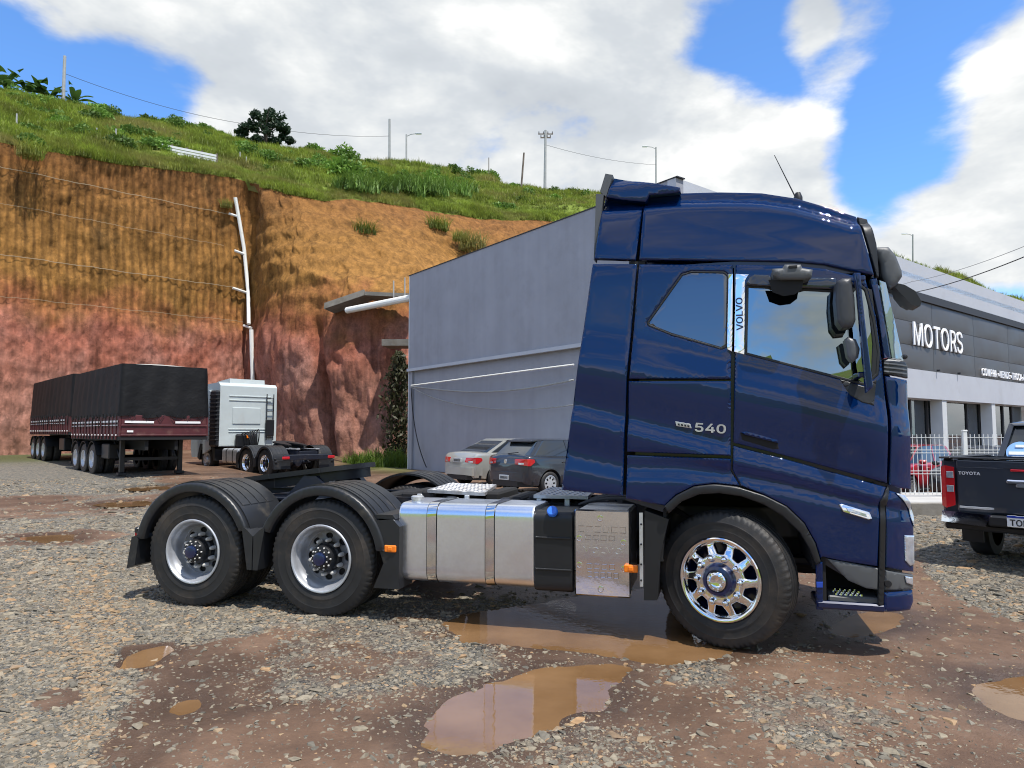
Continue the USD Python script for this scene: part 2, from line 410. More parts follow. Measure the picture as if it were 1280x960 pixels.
def along(coords, step):
    c = np.asarray(coords, float)
    out = []
    for a, b in zip(c[:-1], c[1:]):
        n = max(1, int(math.ceil(np.linalg.norm(b - a) / step)))
        out += [a + (b - a) * k / n for k in range(n)]
    return np.array(out)


def sheet(poly, g=None, edge=0.008, step=0.05, depth=0.035, lip=1.0):
    """A body panel: the (x, z) outline on the curved side y = g(x, z), edges rolled in, with a return flange behind."""
    g = g or (lambda x, z: np.zeros_like(x))
    P = ngon(poly)
    parts = []
    for q in getattr(P, 'geoms', [P]):
        q = q.simplify(0.001)
        pts, level = [], []
        rings = ((0.0, 1.0), (0.3 * edge, 0.4), (edge, 0.0))
        for d, l in rings:
            s = q.buffer(-d) if d else q
            for h in getattr(s, 'geoms', [s]):
                for r in [h.exterior, *h.interiors]:
                    a = along(r.coords, step)
                    pts.append(a); level.append(np.full(len(a), l))
        x0, z0, x1, z1 = q.bounds
        gx, gz = np.meshgrid(np.arange(x0 + step / 2, x1, step), np.arange(z0 + step / 2, z1, step))
        gp = np.stack([gx.ravel(), gz.ravel()], 1)
        inner = q.buffer(-max(edge * 1.6, 0.3 * step))
        gp = gp[shapely.contains_xy(inner, gp[:, 0], gp[:, 1])] if not inner.is_empty else gp[:0]
        pts.append(gp); level.append(np.zeros(len(gp)))
        p, l = np.vstack(pts), np.concatenate(level)
        p, ix = np.unique(np.round(p, 6), axis=0, return_index=True)
        l = l[ix]
        tri = Delaunay(p).simplices
        cen = p[tri].mean(1)
        tri = tri[shapely.contains_xy(q.buffer(1e-4), cen[:, 0], cen[:, 1])]
        e1, e2 = p[tri[:, 1]] - p[tri[:, 0]], p[tri[:, 2]] - p[tri[:, 0]]
        cr = e1[:, 0] * e2[:, 1] - e1[:, 1] * e2[:, 0]
        tri = tri[np.abs(cr) > 1e-9]
        cr = cr[np.abs(cr) > 1e-9]
        tri[cr < 0] = tri[cr < 0][:, ::-1]
        y = g(p[:, 0], p[:, 1]) + l * edge * lip
        parts.append(trimesh.Trimesh(np.stack([p[:, 0], y, p[:, 1]], 1), tri, process=False))
        for r in [q.exterior, *q.interiors]:
            a = along(r.coords, step)
            n = len(a)
            ya = g(a[:, 0], a[:, 1]) + edge * lip
            v = np.vstack([np.stack([a[:, 0], ya, a[:, 1]], 1), np.stack([a[:, 0], ya + depth, a[:, 1]], 1)])
            k = np.arange(n)
            parts.append(trimesh.Trimesh(v, np.vstack([np.stack([k, (k + 1) % n, n + k], 1), np.stack([(k + 1) % n, n + (k + 1) % n, n + k], 1)]), process=False))
    return trimesh.util.concatenate(parts)


def shift(m, d):
    m = m.copy(); m.apply_translation(d)
    return m


def turn(m, deg, axis, about=(0, 0, 0)):
    m = m.copy(); m.apply_transform(trimesh.transformations.rotation_matrix(math.radians(deg), axis, about))
    return m


def mirror_y(m, w):
    m = m.copy()
    v = m.vertices.copy(); v[:, 1] = w - v[:, 1]
    return trimesh.Trimesh(v, m.faces[:, ::-1], process=False)


def lettering(text, height, depth, wide=1.0, bold=False):
    m = meshkit.text_mesh(text, height, depth, bold)
    m.apply_scale([wide, 1, 1])
    return m


def smooth_line(pts, n=8):
    from scipy.interpolate import CubicSpline
    p = np.asarray(pts, float)
    t = np.concatenate([[0], np.cumsum(np.linalg.norm(np.diff(p, axis=0), axis=1))])
    return CubicSpline(t, p)(np.linspace(0, t[-1], n))


def sm(x, a, b):
    t = np.clip((np.asarray(x, float) - a) / (b - a), 0, 1)
    return t * t * (3 - 2 * t)


# ================================================================== THE GROUND
PUDDLES = {   # outlines in the photograph
    'big': [(548, 779), (575, 765), (640, 755), (700, 747), (800, 736), (872, 752), (885, 800), (905, 812), (880, 822), (840, 826), (800, 823), (765, 818), (720, 812), (640, 806), (575, 800)],
    'front': [(520, 905), (535, 890), (560, 868), (600, 850), (645, 838), (690, 830), (760, 826), (790, 832), (775, 860), (765, 884), (740, 893), (715, 904), (680, 917), (640, 934), (600, 941), (560, 943), (528, 930)],
    'small': [(160, 832), (170, 818), (185, 812), (203, 808), (207, 812), (195, 822), (180, 830)],
    'tiny': [(214, 886), (222, 878), (240, 875), (245, 880), (238, 887), (222, 890)],
    'right': [(1232, 862), (1245, 852), (1290, 846), (1330, 850), (1330, 895), (1275, 892), (1245, 880)],
    'bumper': [(1035, 786), (1052, 770), (1085, 763), (1120, 766), (1125, 778), (1100, 788), (1062, 794)],
    'far_rut': [(20, 672), (60, 668), (95, 667), (92, 676), (50, 679)],
    'far_rut_2': [(105, 630), (180, 626), (192, 631), (140, 634)],
    'far_rut_3': [(140, 613), (200, 610), (215, 614), (170, 617)],
}
POOL = {k: Polygon([G(*p)[:2] for p in v]).buffer(-0.09 if k == 'front' else -0.03 if k == 'big' else 0) for k, v in PUDDLES.items()}
GRAVEL = [  # (outline in the photograph, how dense, softness in pixels)
    ([(-900, 575), (230, 575), (330, 640), (520, 740), (470, 775), (330, 790), (235, 810), (190, 850), (150, 905), (120, 960), (90, 1100), (-900, 1100)], 1.0, 34),
    ([(1120, 632), (1400, 632), (2200, 650), (2200, 790), (1290, 775), (1200, 745), (1145, 700)], 0.95, 22),
    ([(330, 775), (560, 770), (640, 830), (520, 870), (400, 880), (250, 870)], 0.36, 48),
    ([(860, 815), (1010, 800), (1110, 830), (1180, 900), (1140, 970), (1000, 940), (880, 870), (830, 850)], 0.42, 30),
    ([(600, 930), (760, 890), (840, 930), (820, 1000), (600, 1000)], 0.20, 30),
    ([(440, 735), (640, 745), (720, 770), (560, 775), (440, 765)], 0.35, 16),
]
MUD = [([(-60, 622), (240, 618), (240, 640), (60, 650), (-60, 655)], 0.75, 8), ([(-60, 668), (110, 662), (170, 668), (100, 684), (-60, 688)], 0.8, 8), ([(190, 575), (350, 575), (300, 620), (200, 618)], 0.85, 10),
       ([(140, 835), (150, 805), (215, 800), (235, 815), (200, 840)], 0.9, 12), ([(40, 880), (55, 862), (95, 858), (100, 875), (60, 890)], .7, 10)]


def soft_mask(P, spec):
    """Value of soft-edged outlines at ground points P (n, 2)."""
    q = to_px(np.column_stack([P, np.zeros(len(P))]))
    q[P[:, 1] < 1.0] = (-5000, 5000)
    out = np.zeros(len(P))
    pts = shapely.points(q[:, 0], q[:, 1] * 2.2)
    for poly, dens, soft in spec:
        pg = Polygon([(x, y * 2.2) for x, y in poly]).buffer(0)
        inside = shapely.contains(pg, pts)
        dist = shapely.distance(pg.exterior, pts) * np.where(inside, 1, -1)
        out = np.maximum(out, dens * sm(dist, -soft, soft))
    return out


def gravel_density(P):
    m = soft_mask(P, GRAVEL)
    m = m * (1 - soft_mask(P, MUD))
    n = fbm(np.column_stack([P * 0.9, np.zeros(len(P))]), 4, 5)
    n2 = fbm(np.column_stack([P * 3.1, np.zeros(len(P))]), 3, 6)
    m = np.clip(m + ((n - 0.5) * 1.3 + (n2 - 0.5) * 0.8) * np.clip(m * 3, 0.14, 1) * (1 - 0.55 * (m > 0.93)), 0, 1)
    behind = P[:, 1] < 2.0
    return np.where(behind, 0.5, m)


def rise(x, y):
    """The yard climbs gently towards the cliff on the left."""
    x, y = np.asarray(x, float), np.asarray(y, float)
    lot = -(0.18 * sm(y, 11, 15) + 0.30 * sm(y, 18.3, 21.5)) * sm(x, 5.2, 8.2)       # and drops a little towards the dealership's lot
    return 0.0215 * np.maximum(y - 15, 0) * sm(-x, 6.5, 11.5) * sm(70 - y, 0, 20) + lot


def ground_z(x, y, pools=True):
    x, y = np.broadcast_arrays(np.asarray(x, float), np.asarray(y, float))
    P = np.stack([x.ravel(), y.ravel(), np.zeros(x.size)], -1)
    z = rise(P[:, 0], P[:, 1]) + (fbm(P * 0.7, 3, 1) - 0.5) * 0.05 + (fbm(P * 5.0, 3, 2) - 0.5) * 0.022
    # flat where the truck stands
    if pools:
        near = (P[:, 1] > 2) & (P[:, 1] < 26) & (np.abs(P[:, 0]) < 16)
        pts = shapely.points(P[near, 0], P[near, 1])
        zz = z[near]
        for pg in POOL.values():
            d = shapely.distance(pg, pts)
            dd = shapely.distance(pg.exterior, pts)
            inside = d <= 0
            k = np.where(inside, 1, 1 - sm(d, 0.0, 0.22))
            target = np.where(inside, -0.022 - 0.05 * sm(dd, 0, 0.25), -0.018 + 0.03 * sm(d, 0, 0.22)) + (zz - rise(P[near, 0], P[near, 1])) * 1.0 + rise(P[near, 0], P[near, 1])
            zz = zz * (1 - k) + target * k
        z[near] = zz
    return z.reshape(x.shape)


def spaced(a, b, fine0, fine1, step, grow=1.12):
    mid = list(np.arange(fine0, fine1 + step / 2, step))
    up, s = [], step
    v = mid[-1]
    while v < b:
        s *= grow; v += s; up.append(v)
    dn, s, v = [], step, mid[0]
    while v > a:
        s *= grow; v -= s; dn.append(v)
    return np.array(dn[::-1] + mid + up)


xs, ys = spaced(-420, 420, -6.5, 7.5, 0.055), spaced(-320, 520, 2.9, 10.0, 0.055)
gx, gy = np.meshgrid(xs, ys, indexing='ij')
gzv = ground_z(gx, gy)
gp = np.stack([gx, gy, gzv], -1).reshape(-1, 3)
ni, nj = gx.shape
ii, jj = np.meshgrid(np.arange(ni - 1), np.arange(nj - 1), indexing='ij')
q = np.stack([ii * nj + jj, (ii + 1) * nj + jj, (ii + 1) * nj + jj + 1, ii * nj + jj + 1], -1).reshape(-1, 4)
gf = np.vstack([q[:, [0, 1, 2]], q[:, [0, 2, 3]]])
dens = gravel_density(gp[:, :2])
dp = np.full(len(gp), 9.0)
nearv = (gp[:, 1] > 2) & (gp[:, 1] < 26) & (np.abs(gp[:, 0]) < 16)
allpool = shapely.union_all(list(POOL.values()))
dp[nearv] = shapely.distance(allpool, shapely.points(gp[nearv, 0], gp[nearv, 1]))
wet = 1 - sm(dp, 0.02, 0.55)
tr_shade = soft_mask(gp[:, :2], [([(430, 730), (820, 730), (1010, 780), (1130, 775), (1120, 800), (1000, 815), (860, 825), (560, 800), (440, 770)], 0.75, 20), ([(470, 840), (900, 820), (900, 940), (500, 950)], 0.45, 30)])  # truck shade laid into the wetness mask as darker ground, plus puddle-side mud
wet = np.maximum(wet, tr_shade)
wet = np.maximum(wet, 0.75 * sm(fbm(np.column_stack([gp[:, :2] * 0.8, np.zeros(len(gp))]), 4, 91), 0.52, 0.66) * (1 - dens))
weedy = soft_mask(gp[:, :2], [([(-200, 560), (60, 560), (130, 580), (60, 588), (-200, 590)], 0.9, 8), ([(430, 565), (515, 565), (515, 592), (430, 588)], 0.8, 6)])


def ground_material():
    n = {'g': ('geometry', {}), 'gr': ('attribute', {'attribute': 'gravel'}), 'we': ('attribute', {'attribute': 'wet'}), 'wd': ('attribute', {'attribute': 'weeds'}),
         'n1': ('noise_texture', {'scale': 1.1, 'detail': 8.0, 'roughness': 0.62}), 'n2': ('noise_texture', {'scale': 9.0, 'detail': 6.0, 'roughness': 0.7}), 'n3': ('noise_texture', {'scale': 70.0, 'detail': 4.0, 'roughness': 0.7}),
         'mud': ('rgb_ramp', {'ramp': [(0.28, (0.078, 0.044, 0.027)), (0.5, (0.140, 0.081, 0.049)), (0.72, (0.220, 0.140, 0.092))]}),
         'mud2': ('mix', {'mix_type': 'multiply', 'fac': 0.55}),
         'mr': ('rgb_ramp', {'ramp': [(0.25, (0.5, 0.48, 0.46)), (0.75, (1.3, 1.3, 1.3))]}),
         'v1': ('voronoi_texture', {'scale': 21.0, 'feature': 'f1', 'randomness': 1.0}), 'v2': ('voronoi_texture', {'scale': 21.0, 'feature': 'distance_to_edge'}),
         'vd': ('vector_math', {'math_type': 'multiply_add', 'vector2': (0.06, 0.06, 0.0)}),
         'sc': ('separate_color', {}),
         'stone': ('rgb_ramp', {'ramp': [(0.0, (0.105, 0.10, 0.09)), (0.35, (0.20, 0.19, 0.165)), (0.7, (0.30, 0.275, 0.225)), (1, (0.36, 0.29, 0.20))]}),
         'edge': ('map_range', {'from_min': 0.0, 'from_max': 0.12, 'to_min': 0.55, 'to_max': 1.0, 'clamp': True}), 'st2': ('vector_math', {'math_type': 'scale'}),
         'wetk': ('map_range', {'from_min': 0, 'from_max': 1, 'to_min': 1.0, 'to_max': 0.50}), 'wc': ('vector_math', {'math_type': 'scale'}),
         'base': ('mix', {}), 'weed': ('mix', {'color2': (0.10, 0.115, 0.03)}),
         'p': ('principled_bsdf', {'specular_ior_level': 0.4}),
         'rg': ('map_range', {'from_min': 0, 'from_max': 1, 'to_min': 0.72, 'to_max': 0.30}),
         'gk': ('math', {'math_type': 'multiply_add', 'value2': 1.0}), 'gk2': ('map_range', {'range_type': 'smoothstep', 'from_min': 0.48, 'from_max': 0.80, 'clamp': True}), 'gk0': ('math', {'math_type': 'multiply', 'value2': 0.35}),
         'h1': ('math', {'math_type': 'multiply', 'value2': 1.0}), 'h2': ('math', {'math_type': 'multiply_add', 'value2': 0.45}), 'hs': ('math', {'math_type': 'multiply_add', 'value2': 0.4}),
         'hm': ('map_range', {'from_min': 0.0, 'from_max': 0.2, 'clamp': True}), 'b': ('bump', {'strength': 1.0, 'distance': 0.026})}
    L = [('g.position', 'n1.vector'), ('g.position', 'n2.vector'), ('g.position', 'n3.vector'), ('n1.fac', 'mud.fac'), ('n2.fac', 'mr.fac'), ('mud.color', 'mud2.color1'), ('mr.color', 'mud2.color2'),
         ('n2.color', 'vd.vector1'), ('g.position', 'vd.vector3'), ('vd.vector', 'v1.vector'), ('vd.vector', 'v2.vector'), ('v1.color', 'sc.color'), ('sc.r', 'stone.fac'), ('v2.distance', 'edge.value'),
         ('stone.color', 'st2.vector1'), ('edge.result', 'st2.scale'), ('n2.fac', 'gk0.value1'), ('gr.fac', 'gk.value1'), ('gk0.value', 'gk.value3'), ('gk.value', 'gk2.value'),
         ('mud2.color', 'base.color1'), ('st2.vector', 'base.color2'), ('gk2.result', 'base.fac'), ('base.color', 'weed.color1'), ('wd.fac', 'weed.fac'),
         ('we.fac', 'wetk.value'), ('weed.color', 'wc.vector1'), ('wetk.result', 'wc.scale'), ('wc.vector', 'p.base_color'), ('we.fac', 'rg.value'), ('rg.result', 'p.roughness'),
         ('v2.distance', 'hm.value'), ('hm.result', 'h1.value1'), ('gk2.result', 'h1.value2'), ('n3.fac', 'hs.value1'), ('h1.value', 'hs.value3'), ('n2.fac', 'h2.value1'), ('hs.value', 'h2.value3'),
         ('h2.value', 'b.height'), ('b.normal', 'p.normal')]
    return usdkit.material(stage, '/World/Looks/yard_ground', n, L, surface='p.BSDF')


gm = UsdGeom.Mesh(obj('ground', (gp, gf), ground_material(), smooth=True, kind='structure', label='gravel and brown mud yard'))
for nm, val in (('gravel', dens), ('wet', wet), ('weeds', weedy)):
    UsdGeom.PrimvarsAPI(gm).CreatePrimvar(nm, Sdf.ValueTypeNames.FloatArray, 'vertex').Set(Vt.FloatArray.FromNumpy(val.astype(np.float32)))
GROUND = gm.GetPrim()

water = usdkit.material(stage, '/World/Looks/muddy_water', {
    'g': ('geometry', {}), 'n': ('noise_texture', {'scale': 1.6, 'detail': 4.0}), 'r': ('rgb_ramp', {'ramp': [(0.3, (0.115, 0.060, 0.024)), (0.7, (0.20, 0.115, 0.055))]}),
    'w': ('noise_texture', {'scale': 16.0, 'detail': 2.0}), 'b': ('bump', {'distance': 0.0006}), 'p': ('principled_bsdf', {'roughness': 0.015, 'ior': 1.36, 'specular_ior_level': 0.62})},
    [('g.position', 'n.vector'), ('n.fac', 'r.fac'), ('r.color', 'p.base_color'), ('g.position', 'w.vector'), ('w.fac', 'b.height'), ('b.normal', 'p.normal')], surface='p.BSDF')
POOL_UP = {k: pg.buffer(0.16 if k in ('big', 'front', 'right') else 0.06) for k, pg in POOL.items()}
POOL_UP['front'] = POOL_UP['front'].difference(POOL_UP['big'])
for k, pg in POOL.items():
    c = np.array(pg.centroid.coords[0])
    zz = float(rise(c[0], c[1])) - 0.013
    big = POOL_UP[k]
    big = max(getattr(big, 'geoms', [big]), key=lambda g: g.area)
    m = trimesh.creation.extrude_polygon(big, 0.004, engine='earcut')
    obj('puddle', shift(m, [0, 0, zz - 0.004]), water, smooth=False, kind='structure')

# ------------------------------------------------------------------ loose stones
rs = np.random.default_rng(11)


def pebble(seed, flat):
    """A crushed stone: flat broken faces with slightly worn corners."""
    r = np.random.default_rng(seed * 13 + 1)
    p = r.normal(size=(11, 3)); p /= np.linalg.norm(p, axis=1, keepdims=True)
    p *= r.uniform(0.40, 0.55, (11, 1)) * np.array([1.0, 0.74, flat])
    m = trimesh.convex.convex_hull(p)
    worn = []
    for a_, b_ in m.edges_unique:
        worn += [p_ for p_ in (m.vertices[a_] * 0.86 + m.vertices[b_] * 0.14, m.vertices[a_] * 0.14 + m.vertices[b_] * 0.86)]
    return trimesh.convex.convex_hull(np.array(worn))


def stone_material(name, lo, hi, tan=(0.30, 0.185, 0.095)):
    n = {'oi': ('object_info', {}), 'g': ('geometry', {}), 'n': ('noise_texture', {'scale': 30.0, 'detail': 4.0}), 'nm': ('map_range', {'from_min': 0.3, 'from_max': 0.7, 'to_min': 0.75, 'to_max': 1.2}),
         'r': ('rgb_ramp', {'ramp': [(0.0, lo), (0.5, tuple(0.5 * (np.array(lo) + np.array(hi)))), (0.86, hi), (1.0, tan)]}), 's': ('vector_math', {'math_type': 'scale'}), 'p': ('principled_bsdf', {'roughness': 0.8, 'specular_ior_level': 0.35}),
         'b': ('bump', {'distance': 0.004})}
    return usdkit.material(stage, f'/World/Looks/{name}', n, [('oi.random', 'r.fac'), ('g.position', 'n.vector'), ('n.fac', 'nm.value'), ('r.color', 's.vector1'), ('nm.result', 's.scale'), ('s.vector', 'p.base_color'), ('n.fac', 'b.height'), ('b.normal', 'p.normal')], surface='p.BSDF')


STONE = [stone_material('pale_stone', (0.13, 0.11, 0.082), (0.255, 0.218, 0.158)), stone_material('grey_stone', (0.085, 0.077, 0.062), (0.195, 0.174, 0.136)), stone_material('tan_stone', (0.16, 0.11, 0.07), (0.30, 0.21, 0.12))]


def instancer(name, protos, pos, scale, rotz, which, parent=None, tilt=None, **tags):
    pi = UsdGeom.PointInstancer.Define(stage, numbered(ppath(parent), name))
    rel = pi.CreatePrototypesRel()
    for k, (nm, mesh, mat, s) in enumerate(protos):
        m = usdkit.mesh(stage, f'{pi.GetPath()}/shapes/{nm}_{k:03d}', mesh, mat, smooth=s)
        rel.AddTarget(m.GetPath())
    n = len(pos)
    pi.CreatePositionsAttr(Vt.Vec3fArray.FromNumpy(np.asarray(pos, np.float32)))
    pi.CreateScalesAttr(Vt.Vec3fArray.FromNumpy(np.asarray(scale, np.float32)))
    pi.CreateProtoIndicesAttr(Vt.IntArray.FromNumpy(np.asarray(which, np.int32)))
    h = np.asarray(rotz) / 2
    tx, ty = (np.zeros(n), np.zeros(n)) if tilt is None else tilt
    # quaternion: small tilt times turn about z
    qz = np.stack([np.cos(h), np.zeros(n), np.zeros(n), np.sin(h)], 1)
    qt = np.stack([np.ones(n), tx / 2, ty / 2, np.zeros(n)], 1)
    qt /= np.linalg.norm(qt, axis=1, keepdims=True)
    w1, x1, y1, z1 = qt.T; w2, x2, y2, z2 = qz.T
    Q = np.stack([w1 * w2 - x1 * x2 - y1 * y2 - z1 * z2, w1 * x2 + x1 * w2 + y1 * z2 - z1 * y2, w1 * y2 - x1 * z2 + y1 * w2 + z1 * x2, w1 * z2 + x1 * y2 - y1 * x2 + z1 * w2], 1)
    pi.CreateOrientationsAttr(Vt.QuathArray([Gf.Quath(float(a), float(b), float(c), float(d)) for a, b, c, d in Q]))
    return tag(pi.GetPrim(), **tags)


N = 430000
r0, r1 = 3.0, 27.0
u = rs.random(N)
rr = 1.0 / (1 / r0 ** 0.55 - u * (1 / r0 ** 0.55 - 1 / r1 ** 0.55))
rr = rr ** (1 / 0.55)
aa = rs.uniform(-0.72, 0.72, N)
P = np.stack([rr * np.sin(aa), rr * np.cos(aa)], 1)
gd = gravel_density(P)
base_p = np.clip(gd ** 1.5 * 0.93, 0, 1) + 0.06
keep = rs.random(N) < base_p
d_pool = shapely.distance(allpool, shapely.points(P[:, 0], P[:, 1]))
rim_d = shapely.distance(allpool.boundary, shapely.points(P[:, 0], P[:, 1]))
keep &= (d_pool > 0.03) | ((rim_d < 0.10) & (rs.random(N) < 0.3))
P, gd, rr = P[keep], gd[keep], rr[keep]
n = len(P)
size = np.clip(rs.lognormal(math.log(0.0245), 0.58, n), 0.009, 0.10) * np.clip(rr / 5.5, 0.85, 2.4)
zf = rs.uniform(0.7, 1.15, n)
tan_zone = soft_mask(P, [([(70, 790), (100, 700), (160, 760), (140, 900), (130, 950), (95, 950), (85, 850)], 0.9, 25)])
q = to_px(np.column_stack([P, np.zeros(n)]))
rgt = (q[:, 0] > 1100) & (q[:, 1] < 800)
fam = rs.random(n)
mat_i = np.where(fam < 0.5 * tan_zone, 2, np.where(fam < np.where(rgt, 0.55, 0.45), 1, 0))
mat_i = np.where(rs.random(n) < 0.03, 2, mat_i)
which = mat_i * 5 + rs.integers(0, 5, n)
pz = ground_z(P[:, 0], P[:, 1]) - size * 0.07
protos = [('stone', pebble(k + 1, f), STONE[m], 20) for m in range(3) for k, f in enumerate((0.55, 0.42, 0.6, 0.36, 0.5))]
instancer('gravel', protos, np.column_stack([P, pz]), np.column_stack([size * 1.15, size, size * zf]), rs.uniform(0, 6.28, n), which, tilt=(rs.normal(0, 0.13, n), rs.normal(0, 0.13, n)),
          label='loose crushed stone strewn over the muddy yard', cat='gravel', kind='stuff')

# the larger flat stones lying in the mud, each a piece of the ground
big_px = [(1140 + 0, 935), (985, 880)]
N = 4200
pxs = np.column_stack([rs.uniform(-20, 1300, N), rs.uniform(770, 962, N)])
Pb = np.array([G(*p)[:2] for p in pxs])
gd = gravel_density(Pb)
okk = (rs.random(N) < 0.03 + 0.35 * gd * (gd < 0.75) + 0.16 * (gd > 0.75)) & (shapely.distance(allpool, shapely.points(Pb[:, 0], Pb[:, 1])) > 0.08)
Pb = Pb[okk][:230]
for k, p in enumerate(Pb):
    s = float(np.clip(rs.lognormal(math.log(0.068), 0.30), 0.045, 0.13))
    m = pebble(100 + k, float(rs.uniform(0.24, 0.42)))
    m.apply_scale([s * rs.uniform(1.0, 1.45), s, s])
    m = turn(m, float(rs.uniform(0, 360)), [0, 0, 1])
    obj('stone', shift(m, [*p, float(ground_z(p[0], p[1])) + s * 0.02]), STONE[0 if rs.random() < 0.62 else (1 if rs.random() < 0.6 else 2)], GROUND, smooth=25)


# ================================================================== CLIFF AND HILL
def wall_d(px):
    k = (px - 640) / 880.0
    s = (26.2 + 36 * k) / (9.7 - 7.9 * k)
    return 36 + 7.9 * s


KX = [-330, -150, 0, 150, 285, 308, 322, 340, 365, 400, 440, 512, 600, 700, 850, 1120, 1500]
KB = [wall_d(x) for x in KX[:6]] + [42.6, 40.8, 39.2, 38.2, 37.6, 37.2, 40.5, 44.5, 57, 80, 104]
KN_Y = [None] * 6 + [330, 330, 335, 345, 358, 366, 380, 380, 380, 420, 460]
KN_D = [0] * 6 + [43.2, 41.4, 40.0, 39.3, 38.9, 39.0, 43.5, 48, 60, 83, 106]
TOP_Y = [150, 168, 179, 205, 221, 226, 231, 237, 244, 251, 249, 259, 274, 277, 290, 345, 440]
TOP_D = [wall_d(x) + 1.3 for x in KX[:6]] + [44.6, 43.6, 43.4, 44.0, 45.5, 48.5, 52, 56, 66, 88, 112]
SKX = [-330, -150, 0, 37, 69, 112, 147, 200, 250, 281, 312, 360, 400, 428, 470, 512, 555, 580, 611, 625, 681, 746, 850, 1000, 1120, 1141, 1178, 1224, 1280, 1500]
SKY = [95, 100, 113, 120, 128, 134, 142, 151, 162, 171, 181, 187, 190, 198, 201, 206, 209, 213, 217, 225, 237, 241, 258, 290, 318, 324, 338, 355, 374, 450]
SKD = np.interp(SKX, [-330, 0, 300, 555, 746, 1120, 1500], [50, 60, 73, 88, 98, 122, 145])

COLS = np.unique(np.concatenate([np.arange(-330, 0, 5), np.arange(0, 520, 1.3), np.arange(520, 780, 4), np.arange(780, 1500, 12)]))


def pts_at(px, py, dist):
    return np.array([D(a, b, c) for a, b, c in zip(px, py, dist)])


base_d = np.interp(COLS, KX, KB)
bx = (COLS - 640) / 880.0 * base_d * 1.0
Bp = np.stack([bx, base_d, np.zeros_like(bx)], 1)
Bp[:, 2] = rise(Bp[:, 0], Bp[:, 1]) - 0.4
Tp = pts_at(COLS, np.interp(COLS, KX, TOP_Y) + 3 * (fbm(np.column_stack([COLS / 14, COLS * 0, COLS * 0]), 3, 3) - 0.5), np.interp(COLS, KX, TOP_D))
ky = np.interp(COLS, KX[6:], KN_Y[6:])
Kp = pts_at(COLS, ky, np.interp(COLS, KX[6:], KN_D[6:]))
mid = Bp + (Tp - Bp) * 0.5
wk = sm(COLS, 309, 328)[:, None]
Kp = mid * (1 - wk) + Kp * wk
nrm = np.gradient(Bp[:, :2], axis=0)
nrm = np.stack([nrm[:, 1], -nrm[:, 0]], 1)
for _ in range(12):
    nrm[1:-1] = (nrm[:-2] + nrm[1:-1] * 2 + nrm[2:]) / 4
nrm /= np.linalg.norm(nrm, axis=1, keepdims=True)
arc = np.concatenate([[0], np.cumsum(np.linalg.norm(np.diff(Bp[:, :2], axis=0), axis=1))])
R1, R2 = 62, 58
rows = [Bp + (Kp - Bp) * t for t in np.linspace(0, 1, R1, endpoint=False)] + [Kp + (Tp - Kp) * t for t in np.linspace(0, 1, R2)]
C = np.stack(rows, 1)                                                       # column, row, xyz
nc, nr = C.shape[:2]
A = arc[:, None] * np.ones(nr)
Z = C[..., 2]
left = 1 - sm(COLS, 300, 318)[:, None] * np.ones(nr)
pp = np.stack([A, Z, np.zeros_like(A)], -1)
groove = np.abs(np.sin(math.pi * (A + 0.9 * fbm(np.stack([A * 0.25, Z * 0.22, A * 0], -1), 4, 8)) / 0.40)) ** 0.8
upper = sm(Z, 7.6, 9.2)
dz = left * (-(0.13 * groove * (0.35 + 0.65 * upper) * (0.4 + 1.1 * fbm(pp * [0.5, 0.35, 1], 3, 9))) + 0.22 * (1 - sm(Z, 7.6, 8.8)) + 0.05 * (1 - sm(Z, 9.6, 10.9)) + 0.05 * (1 - sm(Z, 12.0, 13.3)) + 0.45 * (fbm(pp * [0.35, 0.5, 1], 5, 10) - 0.5) + 0.25 * (fbm(pp * [2.0, 1.2, 1], 3, 14) - 0.5) + 0.16 * (fbm(pp * [4.5, 3.0, 1], 3, 15) - 0.5))
right = (1 - left)
lower = 1 - sm(Z, 7.0, 9.5)
dz += right * ((fbm(pp * [0.28, 0.16, 1], 4, 21) - 0.5) * 1.9 * (0.55 + 0.45 * lower) + lower * (fbm(pp * [0.9, 0.14, 1], 4, 22) - 0.5) * 0.9 + (fbm(pp * [1.6, 1.1, 1], 4, 23) - 0.5) * 0.5 + (1 - lower) * 0.05 * np.sin(Z * 5.5 + 3 * fbm(pp * 0.3, 2, 5)))
dz -= right * lower * 0.8 * np.exp(-((COLS[:, None] - 402 + (Z - 4) * 1.6) / 9.0) ** 2)
dz -= 0.45 * np.exp(-((COLS[:, None] - 312) / 7.0) ** 2)
edge_fade = sm(np.arange(nr)[::-1] / nr, 0.0, 0.05)[None] * 0.9 + 0.1
C[..., 0] += nrm[:, None, 0] * dz * edge_fade
C[..., 1] += nrm[:, None, 1] * dz * edge_fade
C[..., 2] += 0.10 * (fbm(pp * [1.5, 1.5, 1], 3, 31) - 0.5)


def grid_mesh(C):
    nc, nr = C.shape[:2]
    i, j = np.meshgrid(np.arange(nc - 1), np.arange(nr - 1), indexing='ij')
    q = np.stack([i * nr + j, (i + 1) * nr + j, (i + 1) * nr + j + 1, i * nr + j + 1], -1).reshape(-1, 4)
    return C.reshape(-1, 3), np.vstack([q[:, [0, 1, 2]], q[:, [0, 2, 3]]])


